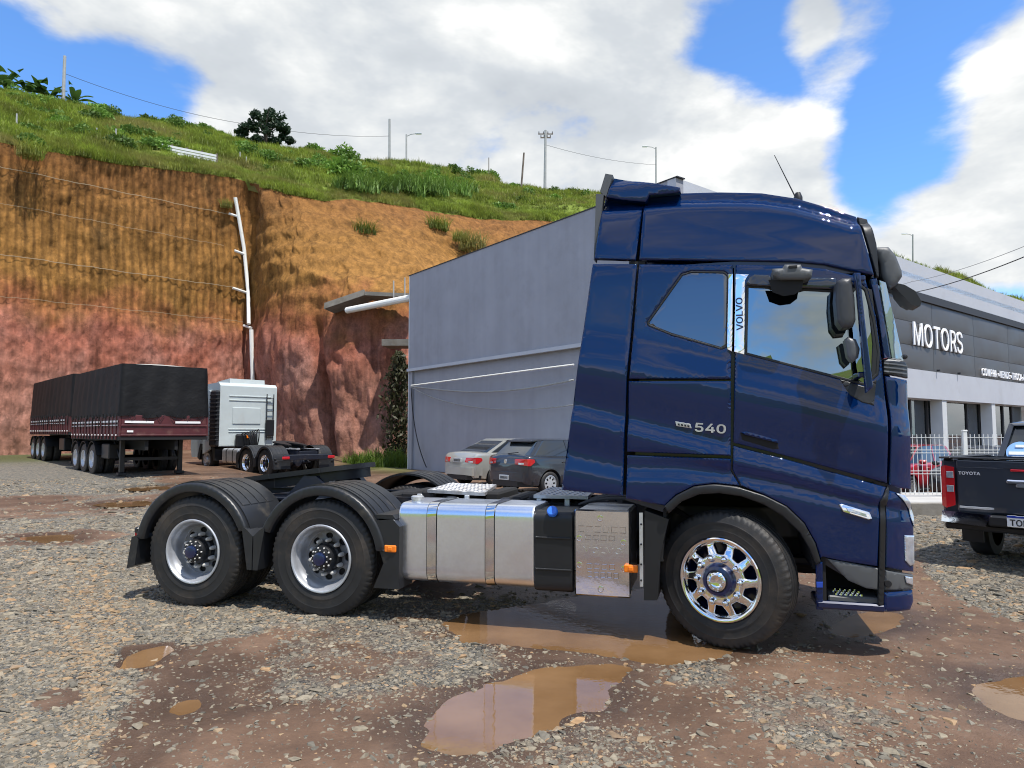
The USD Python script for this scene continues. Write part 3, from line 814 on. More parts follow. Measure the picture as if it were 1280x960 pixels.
def cliff_material():
    n = {'g': ('geometry', {}), 's': ('separate_xyz', {}), 'n1': ('noise_texture', {'scale': 0.35, 'detail': 7.0, 'roughness': 0.6}), 'n2': ('noise_texture', {'scale': 2.2, 'detail': 8.0, 'roughness': 0.68}),
         'st': ('mapping', {'scale': (1.6, 1.6, 0.10)}), 'n3': ('noise_texture', {'scale': 1.5, 'detail': 7.0, 'roughness': 0.65}), 'hz': ('mapping', {'scale': (0.5, 0.5, 0.35)}), 'n4': ('noise_texture', {'scale': 1.0, 'detail': 5.0}),
         'zz': ('math', {'math_type': 'multiply_add', 'value2': 6.5}), 'zf': ('map_range', {'from_min': 3.2, 'from_max': 20.0, 'clamp': True}),
         'r': ('rgb_ramp', {'ramp': [(0.0, (0.255, 0.130, 0.092)), (0.22, (0.275, 0.122, 0.085)), (0.40, (0.265, 0.090, 0.056)), (0.50, (0.225, 0.085, 0.034)), (0.60, (0.235, 0.115, 0.030)), (0.8, (0.215, 0.104, 0.027)), (1, (0.18, 0.08, 0.024))]}),
         'k3': ('map_range', {'from_min': 0.30, 'from_max': 0.60, 'to_min': 0.62, 'to_max': 1.22, 'clamp': True}), 'k2': ('map_range', {'from_min': 0.3, 'from_max': 0.7, 'to_min': 0.72, 'to_max': 1.28, 'clamp': True}), 'kk': ('math', {'math_type': 'multiply'}),
         'c1': ('vector_math', {'math_type': 'scale'}), 'pale': ('mix', {'color2': (0.33, 0.19, 0.155)}), 'pk': ('map_range', {'from_min': 0.46, 'from_max': 0.72, 'to_max': 0.5, 'clamp': True}), 'plo': ('map_range', {'from_min': 9.0, 'from_max': 6.0, 'clamp': True}), 'pm': ('math', {'math_type': 'multiply'}),
         'moss': ('mix', {'color2': (0.06, 0.05, 0.018)}), 'mk': ('map_range', {'from_min': 0.58, 'from_max': 0.78, 'to_max': 0.5, 'clamp': True}),
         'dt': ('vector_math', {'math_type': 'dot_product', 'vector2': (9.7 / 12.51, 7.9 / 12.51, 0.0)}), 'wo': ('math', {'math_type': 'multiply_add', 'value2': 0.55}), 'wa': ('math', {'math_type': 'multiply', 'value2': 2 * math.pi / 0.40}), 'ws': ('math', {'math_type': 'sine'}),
         'wn': ('math', {'math_type': 'multiply'}), 'wk': ('map_range', {'from_min': -0.45, 'from_max': 0.30, 'to_min': 0.70, 'to_max': 1.08, 'clamp': True}), 'wz': ('map_range', {'from_min': 6.8, 'from_max': 9.0, 'to_min': 0.18, 'to_max': 1.0, 'clamp': True}), 'wx': ('map_range', {'from_min': -14.6, 'from_max': -17.0, 'clamp': True}), 'wm': ('math', {'math_type': 'multiply'}), 'wf': ('mix_float', {'a': 1.0}), 'k5': ('math', {'math_type': 'multiply'}),  # stripes put groove shade into the colour, where the sun leaves little
         'p': ('principled_bsdf', {'roughness': 0.92, 'specular_ior_level': 0.2}), 'n6': ('noise_texture', {'scale': 7.0, 'detail': 7.0, 'roughness': 0.72}), 'k6': ('map_range', {'from_min': 0.32, 'from_max': 0.68, 'to_min': 0.80, 'to_max': 1.20, 'clamp': True}), 'cm': ('mapping', {'scale': (0.55, 0.55, 0.28)}), 'cw': ('vector_math', {'math_type': 'multiply_add', 'vector2': (0.5, 0.5, 0.5)}), 'vc': ('voronoi_texture', {'feature': 'distance_to_edge', 'scale': 1.0}), 'kc': ('map_range', {'from_min': 0.0, 'from_max': 0.035, 'to_min': 0.72, 'to_max': 1.0, 'clamp': True}), 'k7': ('math', {'math_type': 'multiply'}), 'k8': ('math', {'math_type': 'multiply'}), 'h2': ('math', {'math_type': 'multiply_add', 'value2': 0.5}),
         'b': ('bump', {'distance': 0.07}), 'h': ('math', {'math_type': 'multiply_add', 'value2': 0.6})}
    L = [('g.position', 's.vector'), ('g.position', 'n1.vector'), ('g.position', 'n2.vector'), ('g.position', 'st.vector'), ('st.vector', 'n3.vector'), ('g.position', 'hz.vector'), ('hz.vector', 'n4.vector'),
         ('n1.fac', 'zz.value1'), ('s.z', 'zz.value3'), ('zz.value', 'zf.value'), ('zf.result', 'r.fac'), ('n3.fac', 'k3.value'), ('n2.fac', 'k2.value'), ('k3.result', 'kk.value1'), ('k2.result', 'kk.value2'),
         ('n4.fac', 'pk.value'), ('s.z', 'plo.value'), ('pk.result', 'pm.value1'), ('plo.result', 'pm.value2'), ('pm.value', 'pale.fac'), ('r.color', 'pale.color1'), ('n1.fac', 'mk.value'), ('pale.color', 'moss.color1'), ('mk.result', 'moss.fac'),
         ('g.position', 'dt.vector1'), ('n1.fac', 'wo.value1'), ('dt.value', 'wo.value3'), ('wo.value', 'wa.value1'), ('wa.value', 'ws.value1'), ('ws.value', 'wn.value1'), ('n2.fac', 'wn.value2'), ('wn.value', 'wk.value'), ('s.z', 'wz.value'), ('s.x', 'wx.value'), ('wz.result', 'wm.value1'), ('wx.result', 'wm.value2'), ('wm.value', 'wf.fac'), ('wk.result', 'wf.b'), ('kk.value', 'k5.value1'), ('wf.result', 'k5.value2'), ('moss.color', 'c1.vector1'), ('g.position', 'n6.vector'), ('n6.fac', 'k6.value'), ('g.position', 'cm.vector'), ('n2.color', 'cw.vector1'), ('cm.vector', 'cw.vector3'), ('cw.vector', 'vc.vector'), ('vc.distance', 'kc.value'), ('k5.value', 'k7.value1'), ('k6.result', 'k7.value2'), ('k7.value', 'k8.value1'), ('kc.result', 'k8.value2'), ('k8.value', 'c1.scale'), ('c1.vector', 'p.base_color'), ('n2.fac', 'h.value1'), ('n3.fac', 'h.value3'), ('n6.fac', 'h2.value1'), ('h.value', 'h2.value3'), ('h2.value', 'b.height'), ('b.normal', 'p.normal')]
    return usdkit.material(stage, '/World/Looks/cut_earth', n, L, surface='p.BSDF')


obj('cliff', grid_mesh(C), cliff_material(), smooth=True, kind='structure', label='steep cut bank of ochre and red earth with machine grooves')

# grass hill from the cliff's top edge to the skyline and down behind
HC = np.unique(np.concatenate([np.arange(-330, 780, 6), np.arange(780, 1500, 12)]))
hT = np.stack([np.interp(HC, COLS, C[:, -1, k]) for k in range(3)], 1)
hS = pts_at(HC, np.interp(HC, SKX, SKY) + 5, np.interp(HC, SKX, SKD))
HR = 46
hrows = []
for t in np.linspace(0, 1, HR):
    e = t ** 0.9
    p = hT + (hS - hT) * t
    p[:, 2] = hT[:, 2] + (hS[:, 2] - hT[:, 2]) * e
    bump = (fbm(np.column_stack([p[:, 0] * 0.16, p[:, 1] * 0.16, p[:, 0] * 0]), 4, 41) - 0.5) * 2.2 * sm(t, 0.0, 0.2) * sm(1 - t, -0.25, 0.25)
    p[:, 2] += bump
    hrows.append(p)
for t in (6, 25, 60, 140):
    p = hS.copy(); p[:, 1] += t; p[:, 0] *= (hS[:, 1] + t) / hS[:, 1]; p[:, 2] -= 0.06 * t + 0.0012 * t * t
    hrows.append(p)
lip = hT.copy(); lip[:, 2] -= 0.5; lip[:, 1] += 0.25
H = np.stack([lip] + hrows, 1)
hill_mat = usdkit.material(stage, '/World/Looks/hill_soil_and_grass', {
    'g': ('geometry', {}), 'n': ('noise_texture', {'scale': 0.25, 'detail': 8.0, 'roughness': 0.65}), 'm': ('noise_texture', {'scale': 2.0, 'detail': 6.0}),
    'r': ('rgb_ramp', {'ramp': [(0.3, (0.10, 0.145, 0.024)), (0.5, (0.15, 0.195, 0.035)), (0.62, (0.16, 0.16, 0.045)), (0.75, (0.20, 0.125, 0.055))]}), 'p': ('principled_bsdf', {'roughness': 0.95, 'specular_ior_level': 0.1}), 'b': ('bump', {'distance': 0.3})},
    [('g.position', 'n.vector'), ('g.position', 'm.vector'), ('n.fac', 'r.fac'), ('r.color', 'p.base_color'), ('m.fac', 'b.height'), ('b.normal', 'p.normal')], surface='p.BSDF')
obj('hill', grid_mesh(H), hill_mat, smooth=True, kind='structure', label='green hillside above the cut bank')


def hill_at(px, t):
    """Point on the hill's surface: image column of the slope line, share of the way up from the cliff's edge to the crest."""
    c = np.interp(px, HC, np.arange(len(HC)))
    r = 1 + np.clip(t, 0, 1) * (HR - 1)
    i, j = min(int(c), len(HC) - 2), min(int(r), HR - 1)
    a, b = c - i, r - j
    return (H[i, j] * (1 - a) + H[i + 1, j] * a) * (1 - b) + (H[i, j + 1] * (1 - a) + H[i + 1, j + 1] * a) * b


def hill_hit(px, py):
    """Where the line of sight through a pixel meets the hill."""
    ts = np.linspace(0, 1, 120)
    P = np.array([hill_at(px, t) for t in ts])
    y = to_px(P)[:, 1]
    k = int(np.argmin(np.abs(y - py)))
    return P[k]


def blades(n, h, spread, seed, w=0.03, lean=0.5, seg=3):
    r = np.random.default_rng(seed)
    V, Fc = [], []
    for k in range(n):
        a = r.uniform(0, 6.28); rad = spread * math.sqrt(r.random()) * 0.45
        b = np.array([math.cos(a) * rad, math.sin(a) * rad, -0.05])
        d = r.uniform(0, 6.28); L = h * r.uniform(0.55, 1.05); le = lean * r.uniform(0.3, 1.2)
        o = np.array([math.cos(d), math.sin(d), 0]); s = np.array([-math.sin(d), math.cos(d), 0])
        i0 = len(V)
        for j in range(seg + 1):
            t = j / seg
            c = b + o * le * L * t * t + np.array([0, 0, L * (t - 0.25 * le * t * t)])
            ww = w * (1 - t) ** 0.7 if j < seg else 0.002
            V += [c - s * ww, c + s * ww]
        for j in range(seg):
            q = i0 + 2 * j
            Fc += [(q, q + 1, q + 3), (q, q + 3, q + 2)]
    return trimesh.Trimesh(np.array(V), np.array(Fc), process=False)


def leaf_ball(n, radius, seed, size=0.12, squash=0.8, clumps=9, shell=0.55):
    r = np.random.default_rng(seed)
    cl = r.normal(size=(clumps, 3)); cl /= np.linalg.norm(cl, axis=1, keepdims=True)
    cl *= r.uniform(0.35, 0.75, (clumps, 1)) * radius
    cl[:, 2] = np.abs(cl[:, 2]) * squash
    cr = r.uniform(0.32, 0.55, clumps) * radius
    k = r.integers(0, clumps, n)
    d = r.normal(size=(n, 3)); d /= np.linalg.norm(d, axis=1, keepdims=True)
    c = cl[k] + d * (cr[k] * r.uniform(shell, 1.05, n))[:, None]
    c[:, 2] = np.maximum(c[:, 2], 0.02 * radius)
    u = r.normal(size=(n, 3)) + d * 0.4; u /= np.linalg.norm(u, axis=1, keepdims=True)
    v = np.cross(u, r.normal(size=(n, 3))); v /= np.linalg.norm(v, axis=1, keepdims=True)
    s = size * r.uniform(0.6, 1.3, n)[:, None]
    V = np.stack([c - u * s, c + v * s * 0.45, c + u * s, c - v * s * 0.45], 1).reshape(-1, 3)
    b = np.arange(n)[:, None] * 4
    return trimesh.Trimesh(V, np.vstack([b + [0, 1, 2], b + [0, 2, 3]]), process=False)


# grass over the hill
rg = np.random.default_rng(5)
NG = 30000
cpx = np.concatenate([rg.uniform(-160, 760, int(NG * 0.8)), rg.uniform(-5, 760, int(NG * 0.15)), rg.uniform(1080, 1330, int(NG * 0.05))])
ct = np.concatenate([rg.random(int(NG * 0.8)) ** 0.95, 0.06 * rg.random(int(NG * 0.15)), 0.75 + 0.25 * rg.random(int(NG * 0.05))])
gpos = np.array([hill_at(a, b) for a, b in zip(cpx, ct)])
patch = fbm(gpos * [0.22, 0.22, 0], 3, 77)
bare = (patch > 0.60) & (cpx > 560) & (ct > 0.7)
bare |= (cpx > 1000) & (rg.random(len(cpx)) < 0.82) & ~((cpx > 1170) & (cpx < 1225))
keep = ~bare
gpos, cpx, ct, patch = gpos[keep], cpx[keep], ct[keep], patch[keep]
gs = rg.uniform(0.55, 1.0, len(gpos)) * np.clip(0.55 + 1.3 * (fbm(gpos * [0.35, 0.35, 0], 3, 78) - 0.3), 0.5, 1.5) * np.where(cpx > 1000, 1.5, 1.0)
gs *= np.where(ct < 0.22, 0.62, 1.0)
instancer('hillside_grass', [('grass', blades(26, 0.85, 1.1, s, 0.035, 0.55), MT['grass'], False) for s in (1, 2, 3)], gpos, np.repeat(gs[:, None], 3, 1) * np.array([1.15, 1.15, 1.0]), rg.uniform(0, 6.28, len(gpos)), rg.integers(0, 3, len(gpos)),
          label='rough green grass covering the hillside', cat='grass', kind='stuff')

# shrubs one can tell apart
sh = []
for k, (r_, n_, sz, sq) in enumerate(((1.0, 2300, 0.12, 0.75), (1.0, 2000, 0.13, 0.6), (1.0, 2300, 0.11, 0.95))):
    sh.append((leaf_ball(n_, r_, 60 + k, sz, sq), cat(*[tube([[0, 0, -0.3], [0.1 * math.cos(a), 0.1 * math.sin(a), 0.2], [0.4 * math.cos(a), 0.4 * math.sin(a), 0.6]], [0.035, 0.03, 0.012], 5) for a in np.arange(0, 6.2, 1.25)])))
SHRUB_PX = [(95, 128, 1.1), (122, 133, 1.2), (140, 139, 1.0), (185, 156, 1.3), (208, 152, 1.4), (225, 158, 1.3), (240, 160, 1.1), (258, 166, 1.4), (262, 175, 1.0), (275, 172, 1.2), (300, 186, 1.2), (150, 178, 1.2), (165, 172, 1.4), (180, 170, 1.1), (222, 177, 1.0), (112, 150, 1.2), (60, 148, 1.3),
            (28, 142, 1.2), (80, 160, 1.0), (45, 165, 0.9), (100, 168, 0.9), (392, 190, 1.6), (388, 212, 1.3), (428, 196, 1.9), (430, 220, 2.0), (465, 208, 1.3), (312, 196, 1.2), (340, 200, 1.1), (358, 193, 1.0), (545, 228, 1.4), (566, 207, 1.6), (600, 216, 1.5), (590, 219, 1.3), (612, 222, 1.5), (640, 236, 1.1), (660, 245, 1.1), (690, 238, 1.1),
            (715, 240, 1.2), (735, 248, 1.2), (650, 252, 1.0), (505, 225, 1.2), (470, 225, 1.2), (38, 181, 1.0), (330, 212, 0.8), (14, 125, 1.3), (355, 205, 1.0)]
r_s = np.random.default_rng(12)
for _ in range(30):
    X = float(r_s.uniform(0, 735)); lo, hi = float(np.interp(X, KX, TOP_Y)) - 14, float(np.interp(X, SKX, SKY)) + 4
    SHRUB_PX.append((X, lo + (hi - lo) * float(r_s.random()) ** 0.8, float(r_s.uniform(0.8, 1.35))))
shrub_places = ['on the bank below the banana plants', 'on the slope by the wooden pole', 'on the slope right of the wooden pole', 'on the upper slope above the white plank barrier', 'on the crest left of the round dark tree', 'on the slope near the round dark tree']
SHP = []
for k in range(3):
    nm = 'hillside_shrub'
    X, Y = SHRUB_PX[k][0], SHRUB_PX[k][1]
    p = hill_hit(X, Y)
    t = thing(nm, None, 'shrub', p - [0, 0, 0.25], 20.0 * k, 'shrubs on the hillside', scale=SHRUB_PX[k][2] * 1.02)
    obj('crown', sh[k][0], MT['shrub'], t, smooth=False); obj('stem', sh[k][1], MT['bark'], t)
    SHP.append(t)
def ordinal(k):
    k += 1
    return {1: 'first', 2: 'second', 3: 'third', 4: 'fourth', 5: 'fifth', 6: 'sixth', 7: 'seventh', 8: 'eighth', 9: 'ninth'}.get(k, f"{k}{'st' if k % 10 == 1 and k > 20 else 'nd' if k % 10 == 2 and k > 20 else 'rd' if k % 10 == 3 and k > 20 else 'th'}")


shrub_h = ['on the crest' if Y < np.interp(X, SKX, SKY) + 14 else 'low on the slope' if Y > np.interp(X, KX, TOP_Y) - 22 else 'midway up the slope' for X, Y, s in SHRUB_PX]
for k, (X, Y, s) in enumerate(SHRUB_PX):
    hgt = shrub_h[k]
    rank = sorted(j for j in range(len(SHRUB_PX)) if shrub_h[j] == hgt)
    rank = sorted(rank, key=lambda j: SHRUB_PX[j][0]).index(k)
    lab = f"{'large' if s > 1.45 else 'small' if s < 1.05 else 'rounded'} green shrub {hgt}, {ordinal(rank)} from the left there"
    if k < 3:
        tag(SHP[k], lab)
    else:
        p = hill_hit(X, Y)
        dup(SHP[k % 3], 'hillside_shrub', p - [0, 0, 0.25], float(rg.uniform(0, 360)), lab, 'shrubs on the hillside', s * 1.02 * rg.uniform(0.92, 1.08), 'shrub')

# tall dark reeds in a band
reed = None
for k, X in enumerate(np.linspace(438, 578, 15)):
    p = hill_hit(X, 238 + (X - 438) * 0.045 + 3 * math.sin(k * 2.1))
    if reed is None:
        reed = thing('tall_grass_clump', None, 'grass clump', p, 0, 'tall grass clumps in a row', scale=1.0)
        obj('blades', blades(260, 1.35, 2.9, 90, 0.045, 0.85, 4), leaf('tall_grass_leaves', (0.115, 0.195, 0.034), 0.3, 0.3, 0.3), reed, smooth=False)
        tag(reed, f'tall dark grass clump, {ordinal(k)} from the left in the mid-slope row')
    else:
        dup(reed, 'tall_grass_clump', p, float(rg.uniform(0, 360)), f'tall dark grass clump, {ordinal(k)} from the left in the mid-slope row', 'tall grass clumps in a row', rg.uniform(0.85, 1.2), 'grass clump')

# clumps on the bare orange bank
bank = None
for X, Y, d, s, lab in ((456, 285, 43.5, 0.95, 'grey-green grass tuft alone on the orange bank'), (547, 279, 47.5, 1.0, 'grass tuft on the orange bank below the grass edge'), (590, 303, 46.5, 1.2, 'bright grass tuft on the bank just above the grey roof'), (575, 292, 47, 0.7, 'small grass tuft on the bank between two larger ones'), (38, 185, 37.2, 0.9, 'dark green tuft hanging at the cliff edge, far left'), (283, 250, 44, .5, 'wispy tuft beside the top of the white drain pipe')):
    p = D(X, Y, d) - [0, 0, 0.45]
    if bank is None:
        bank = thing('grass_tuft', lab, 'grass tuft', p, 0, 'tufts on the earth bank', scale=s)
        obj('blades', blades(260, 1.25, 1.7, 91, 0.028, 0.8, 3), MT['grass'], bank, smooth=False)
    else:
        dup(bank, 'grass_tuft', p, float(rg.uniform(0, 360)), lab, 'tufts on the earth bank', s, 'grass tuft')

# weeds at the cliff's foot and the dark creeper beside the grey wall
wd = None
for k, (X, Y, d, s) in enumerate(((452, 578, 35, 0.8), (468, 580, 34.5, 0.9), (487, 581, 34, 1.0), (500, 582, 33.5, 1.0), (440, 577, 35, 0.6), (478, 582, 33, 0.7), (508, 583, 32.8, 0.8))):
    p = D(X, Y + 6, d)
    lab = f'bright green weeds at the cliff foot beside the grey wall, {ordinal(sorted((452, 468, 487, 500, 440, 478, 508)).index(X))} from the left'
    if wd is None:
        wd = thing('weed_clump', lab, 'weeds', p, 0, 'weeds at the foot of the cliff', scale=s)
        obj('blades', blades(160, 1.3, 1.6, 95, 0.035, 0.6, 3), MT['weed'], wd, smooth=False)
    else:
        dup(wd, 'weed_clump', p, float(rg.uniform(0, 360)), lab, 'weeds at the foot of the cliff', s, 'weeds')
cr = thing('creeper_bush', 'dark dry creeper hanging down beside the corner of the grey wall', 'creeper', (0, 0, 0))
lv = []
r_ = np.random.default_rng(3)
for k in range(2600):
    py = r_.uniform(440, 585); half = 7 + 8 * sm(py, 430, 500) ; px = 499 + r_.normal(0, half * 0.6)
    if px > 512 or py < 436 + abs(px - 499) * 1.2:
        continue
    lv.append((px, py, 35.2 + r_.normal(0, 0.35)))
c = np.array([D(*t) for t in lv]); n_ = len(c)
u = r_.normal(size=(n_, 3)); u[:, 2] -= 0.9; u /= np.linalg.norm(u, axis=1, keepdims=True); v = np.cross(u, r_.normal(size=(n_, 3))); v /= np.linalg.norm(v, axis=1, keepdims=True); s = r_.uniform(0.07, 0.20, n_)[:, None]
b_ = np.arange(n_)[:, None] * 4
obj('leaves', trimesh.Trimesh(np.stack([c - u * s, c + v * s * 0.35, c + u * s, c - v * s * 0.35], 1).reshape(-1, 3), np.vstack([b_ + [0, 1, 2], b_ + [0, 2, 3]]), process=False), MT['dryleaf'], cr, smooth=False)
obj('stem', cat(*[tube([D(498 + a, 586, 35.4), D(496 + a * 1.5, 520, 35.6), D(499 + a, 445, 35.6)], 0.05, 5) for a in (-6, 0, 7)]), MT['bark'], cr)

# the round dark tree on the crest
p = hill_at(331, 1.0)
tp = D(331, 183, p[1])
tree = thing('hilltop_tree', 'round dark broadleaf tree alone on the hill crest', 'tree', tp)
sc_ = p[1] / 880.0
obj('trunk', cat(tube([[0, 0, -0.6], [0.1, 0, 0.9], [0.0, 0, 2.0]], [0.24, 0.2, 0.15], 8), *[tube([[0, 0, 1.2 + 0.2 * k], [1.0 * math.cos(k * 1.3), 0.8 * math.sin(k * 1.3), 2.2 + .2 * k], [1.9 * math.cos(k * 1.3), 1.5 * math.sin(k * 1.3), 2.7 + 0.25 * k]], [0.1, 0.07, 0.03], 6) for k in range(5)]), MT['bark'], tree)
cr_ = []
for k, (X, Y, r) in enumerate(((318, 176, 10), (345, 178, 10), (331, 179, 10), (301, 174, 7), (361, 176, 7), (331, 150, 16), (312, 158, 13), (350, 158, 12), (336, 142, 9), (322, 146, 11), (344, 147, 11), (357, 164, 9), (303, 164, 8), (330, 165, 14), (352, 172, 6), (296, 165, 4))):
    o = (D(X, Y, p[1] + (k % 3 - 1) * 0.8) - tp)
    cr_.append(shift(leaf_ball(420, r * sc_ * 1.15, 200 + k, 0.19, 1.0, 6), o - [0, 0, 0.3 * r * sc_]))
obj('crown', cat(*cr_), MT['tree'], tree, smooth=False)


# banana plants
def banana(seed, n=8, L=2.6):
    r = np.random.default_rng(seed)
    out = []
    for k in range(n):
        a = k * 2.4 + r.uniform(-.3, .3); e = r.uniform(0.5, 1.25)
        pts = [np.array([0, 0, 1.3])]
        d = np.array([math.cos(a) * math.cos(e), math.sin(a) * math.cos(e), math.sin(e)])
        for j in range(9):
            pts.append(pts[-1] + d * L / 9); d = unit(d + np.array([0, 0, -0.16]))
        pts = np.array(pts); s = np.array([-math.sin(a), math.cos(a), 0])
        w = 0.36 * np.sin(np.linspace(0.25, math.pi * 0.98, 10)) * r.uniform(.8, 1.1) + 0.02
        V = np.concatenate([pts - s * w[:, None] - [0, 0, 0.1], pts, pts + s * w[:, None] - [0, 0, 0.1]])
        F_ = []
        for j in range(9):
            if r.random() < 0.18:
                continue
            F_ += [(j, 10 + j, 11 + j), (j, 11 + j, j + 1), (10 + j, 20 + j, 21 + j), (10 + j, 21 + j, 11 + j)]
        out.append(trimesh.Trimesh(V, np.array(F_), process=False))
    return cat(*out)


BP = None
for k, (X, Y, s, lab) in enumerate(((6, 114, 1.15, 'banana plant at the far left end of the crest'), (33, 119, 1.1, 'banana plant, second from the left on the crest'), (52, 121, 0.95, 'banana plant, third from the left on the crest'), (64, 123, 0.8, 'small banana plant just left of the wooden pole'), (93, 131, 1.0, 'banana plant just right of the wooden pole'))):
    pt = hill_at(X, 1.0); pt = D(X, Y, pt[1])
    if BP is None:
        BP = thing('banana_plant', lab, 'banana plant', pt - [0, 0, 0.8], 0, 'banana plants on the crest', scale=s * 0.8)
        obj('leaf_crown', banana(1), MT['banana'], BP, smooth=False)
        obj('stem', tube([[0, 0, -0.5], [0.03, 0, 0.7], [0, 0, 1.5]], [0.14, 0.12, 0.08], 8), MT['shrub'], BP)
    else:
        dup(BP, 'banana_plant', pt - [0, 0, 0.8], 70.0 * k, lab, 'banana plants on the crest', s * 0.8, 'banana plant')

# ------------------------------------------------------------------ poles, lamps and wires on the crest
def pole_thing(X, y0, y1, d, r, label, catg, name, lean=0.0, mat='pole', arms=(), lamp=None):
    top, bot = D(X + lean, y0, d), D(X, y1, d)
    bot[2] -= 0.6
    t = thing(name, label, catg, bot)
    obj('pole', tube([np.zeros(3), (top - bot) * 0.5, top - bot], [r * 1.25, r * 1.1, r], 8), MT[mat], t)
    for (dz, w) in arms:
        c = top - bot - [0, 0, dz]
        obj('crossarm', box(c[0] - w, c[0] + w, c[1] - 0.06, c[1] + 0.06, c[2] - 0.06, c[2] + 0.06), MT['wood'], t)
        for s in np.linspace(-0.9, 0.9, 4):
            obj('insulator', tube([c + [s * w, 0, 0.05], c + [s * w, 0, 0.35]], [0.07, 0.05], 6), MT['roofedge'], t)
    if lamp:
        c = top - bot - [0, 0, 0.25]
        e = c + np.array([lamp, 0, 0.35])
        obj('lamp_arm', tube([c, c + [lamp * 0.5, 0, 0.28], e], 0.05, 6), MT['pole'], t)
        obj('lamp_head', box(e[0] - 0.1 if lamp > 0 else e[0] - 0.7, e[0] + 0.7 if lamp > 0 else e[0] + 0.1, e[1] - 0.14, e[1] + 0.14, e[2] - 0.08, e[2] + 0.08, 0.05), MT['satin'], t)
    return top


pole_thing(79, 70, 128, 63, 0.13, 'tall bare pole among the banana plants', 'utility pole', 'utility_pole', 2)
p2 = pole_thing(487, 149, 206, 84, 0.14, 'tall bare pole left of the street lamp on the crest', 'utility pole', 'utility_pole')
pole_thing(508, 168, 208, 85, 0.09, 'street lamp with an arm to the right, beside a tall bare pole', 'street lamp', 'street_lamp', lamp=1.2)
pole_thing(650, 191, 248, 76, 0.10, 'leaning dark wooden pole on the green slope', 'wooden pole', 'wooden_pole', 5, 'wood')
p4 = pole_thing(681, 163, 240, 92, 0.17, 'utility pole with two crossarms on the hill', 'utility pole', 'utility_pole', 1, arms=((0.5, 1.0), (1.0, 0.7)))
p5 = pole_thing(820, 184, 262, 104, 0.12, 'street lamp with an arm to the left, above the truck roof', 'street lamp', 'street_lamp', lamp=-1.4)
pole_thing(1141, 293, 330, 118, 0.12, 'street lamp on the far ridge above the dealership roof', 'street lamp', 'street_lamp', lamp=-1.2)
pole_thing(611, 197, 222, 88, 0.05, 'thin short post standing on the crest', 'post', 'thin_post', 0, 'wood')
for k, (X, Y0, Y1) in enumerate(((21, 142, 158), (121, 160, 172), (145, 161, 174), (300, 190, 203), (308, 196, 208), (335, 193, 206))):
    p = hill_hit(X, Y1)
    pole_thing(X, Y0, Y1 + 2, p[1], 0.045, ['short pale fence post on the far left slope', 'short pale fence post left of the plank barrier, farther one', 'short pale fence post left of the plank barrier, nearer one', 'thin grey post right of the plank barrier', 'taller thin grey post right of the plank barrier', 'thin grey post below the round dark tree'][k], 'fence post', 'fence_post', 0, 'pole')


def wire(pts, r, label, mat='cable', name='wire', sag=0.0, group=None):
    p = [np.asarray(a, float) for a in pts]
    q = []
    for a, b in zip(p[:-1], p[1:]):
        for t in np.linspace(0, 1, 13)[(1 if q else 0):]:
            q.append(a + (b - a) * t - np.array([0, 0, sag * 4 * t * (1 - t)]))
    obj(name, tube(q, r, 5), MT[mat], smooth=60, label=label, cat='wire' if name == 'wire' else 'cable', group=group)


wire([D(81, 92, 63), D(300, 154, 74), D(487, 170, 84)], 0.022, 'thin power wire running from the left pole past the round tree', sag=0.5)
wire([D(682, 181, 92), D(820, 206, 104)], 0.022, 'thin power wire from the utility pole to the right street lamp', sag=0.5)
wire([D(1290, 317, 16), D(1140, 366, 26), D(1060, 380, 34)], 0.014, 'dark overhead cable crossing in front of the dealership, lower one', sag=0.1)
wire([D(1290, 304, 16), D(1140, 352, 26), D(1060, 366, 34)], 0.008, 'thin pale overhead wire crossing in front of the dealership, upper one', 'pole', sag=0.1)

# white plank barrier on the slope
a, b = D(195, 187, 46), D(270, 202, 47.5)
t = thing('plank_barrier', 'white plank barrier lying along the grass above the cliff', 'barrier')
for k in range(3):
    z0 = -0.06 + 0.20 * k
    obj('plank', hull([a + [0, 0, z0], a + [0, 0, z0 + 0.15], b + [0, 0, z0], b + [0, 0, z0 + 0.15], a + [0, 0.05, z0], a + [0, 0.05, z0 + 0.15], b + [0, 0.05, z0], b + [0, 0.05, z0 + 0.15]]), MT['fencewhite'], t)
for k in range(5):
    c = a + (b - a) * (k / 4)
    obj('post', box(c[0] - 0.05, c[0] + 0.05, c[1] + 0.05, c[1] + 0.15, c[2] - 0.9, c[2] + 0.6), MT['wood'], t)


# ------------------------------------------------------------------ pipes, cords and slabs on the cliff
CQ = to_px(C[COLS < 345].reshape(-1, 3))
CD = C[COLS < 345].reshape(-1, 3)[:, 1]


def cliff_hit(px, py):
    near = np.argsort(((CQ - [px, py]) ** 2).sum(1))[:14]
    return D(px, py, CD[near].min() - 0.03)


def wall_pt(px, py, off=0.35):
    d = float(wall_d(px)) + 0.9
    d -= off
    return D(px, py, d)


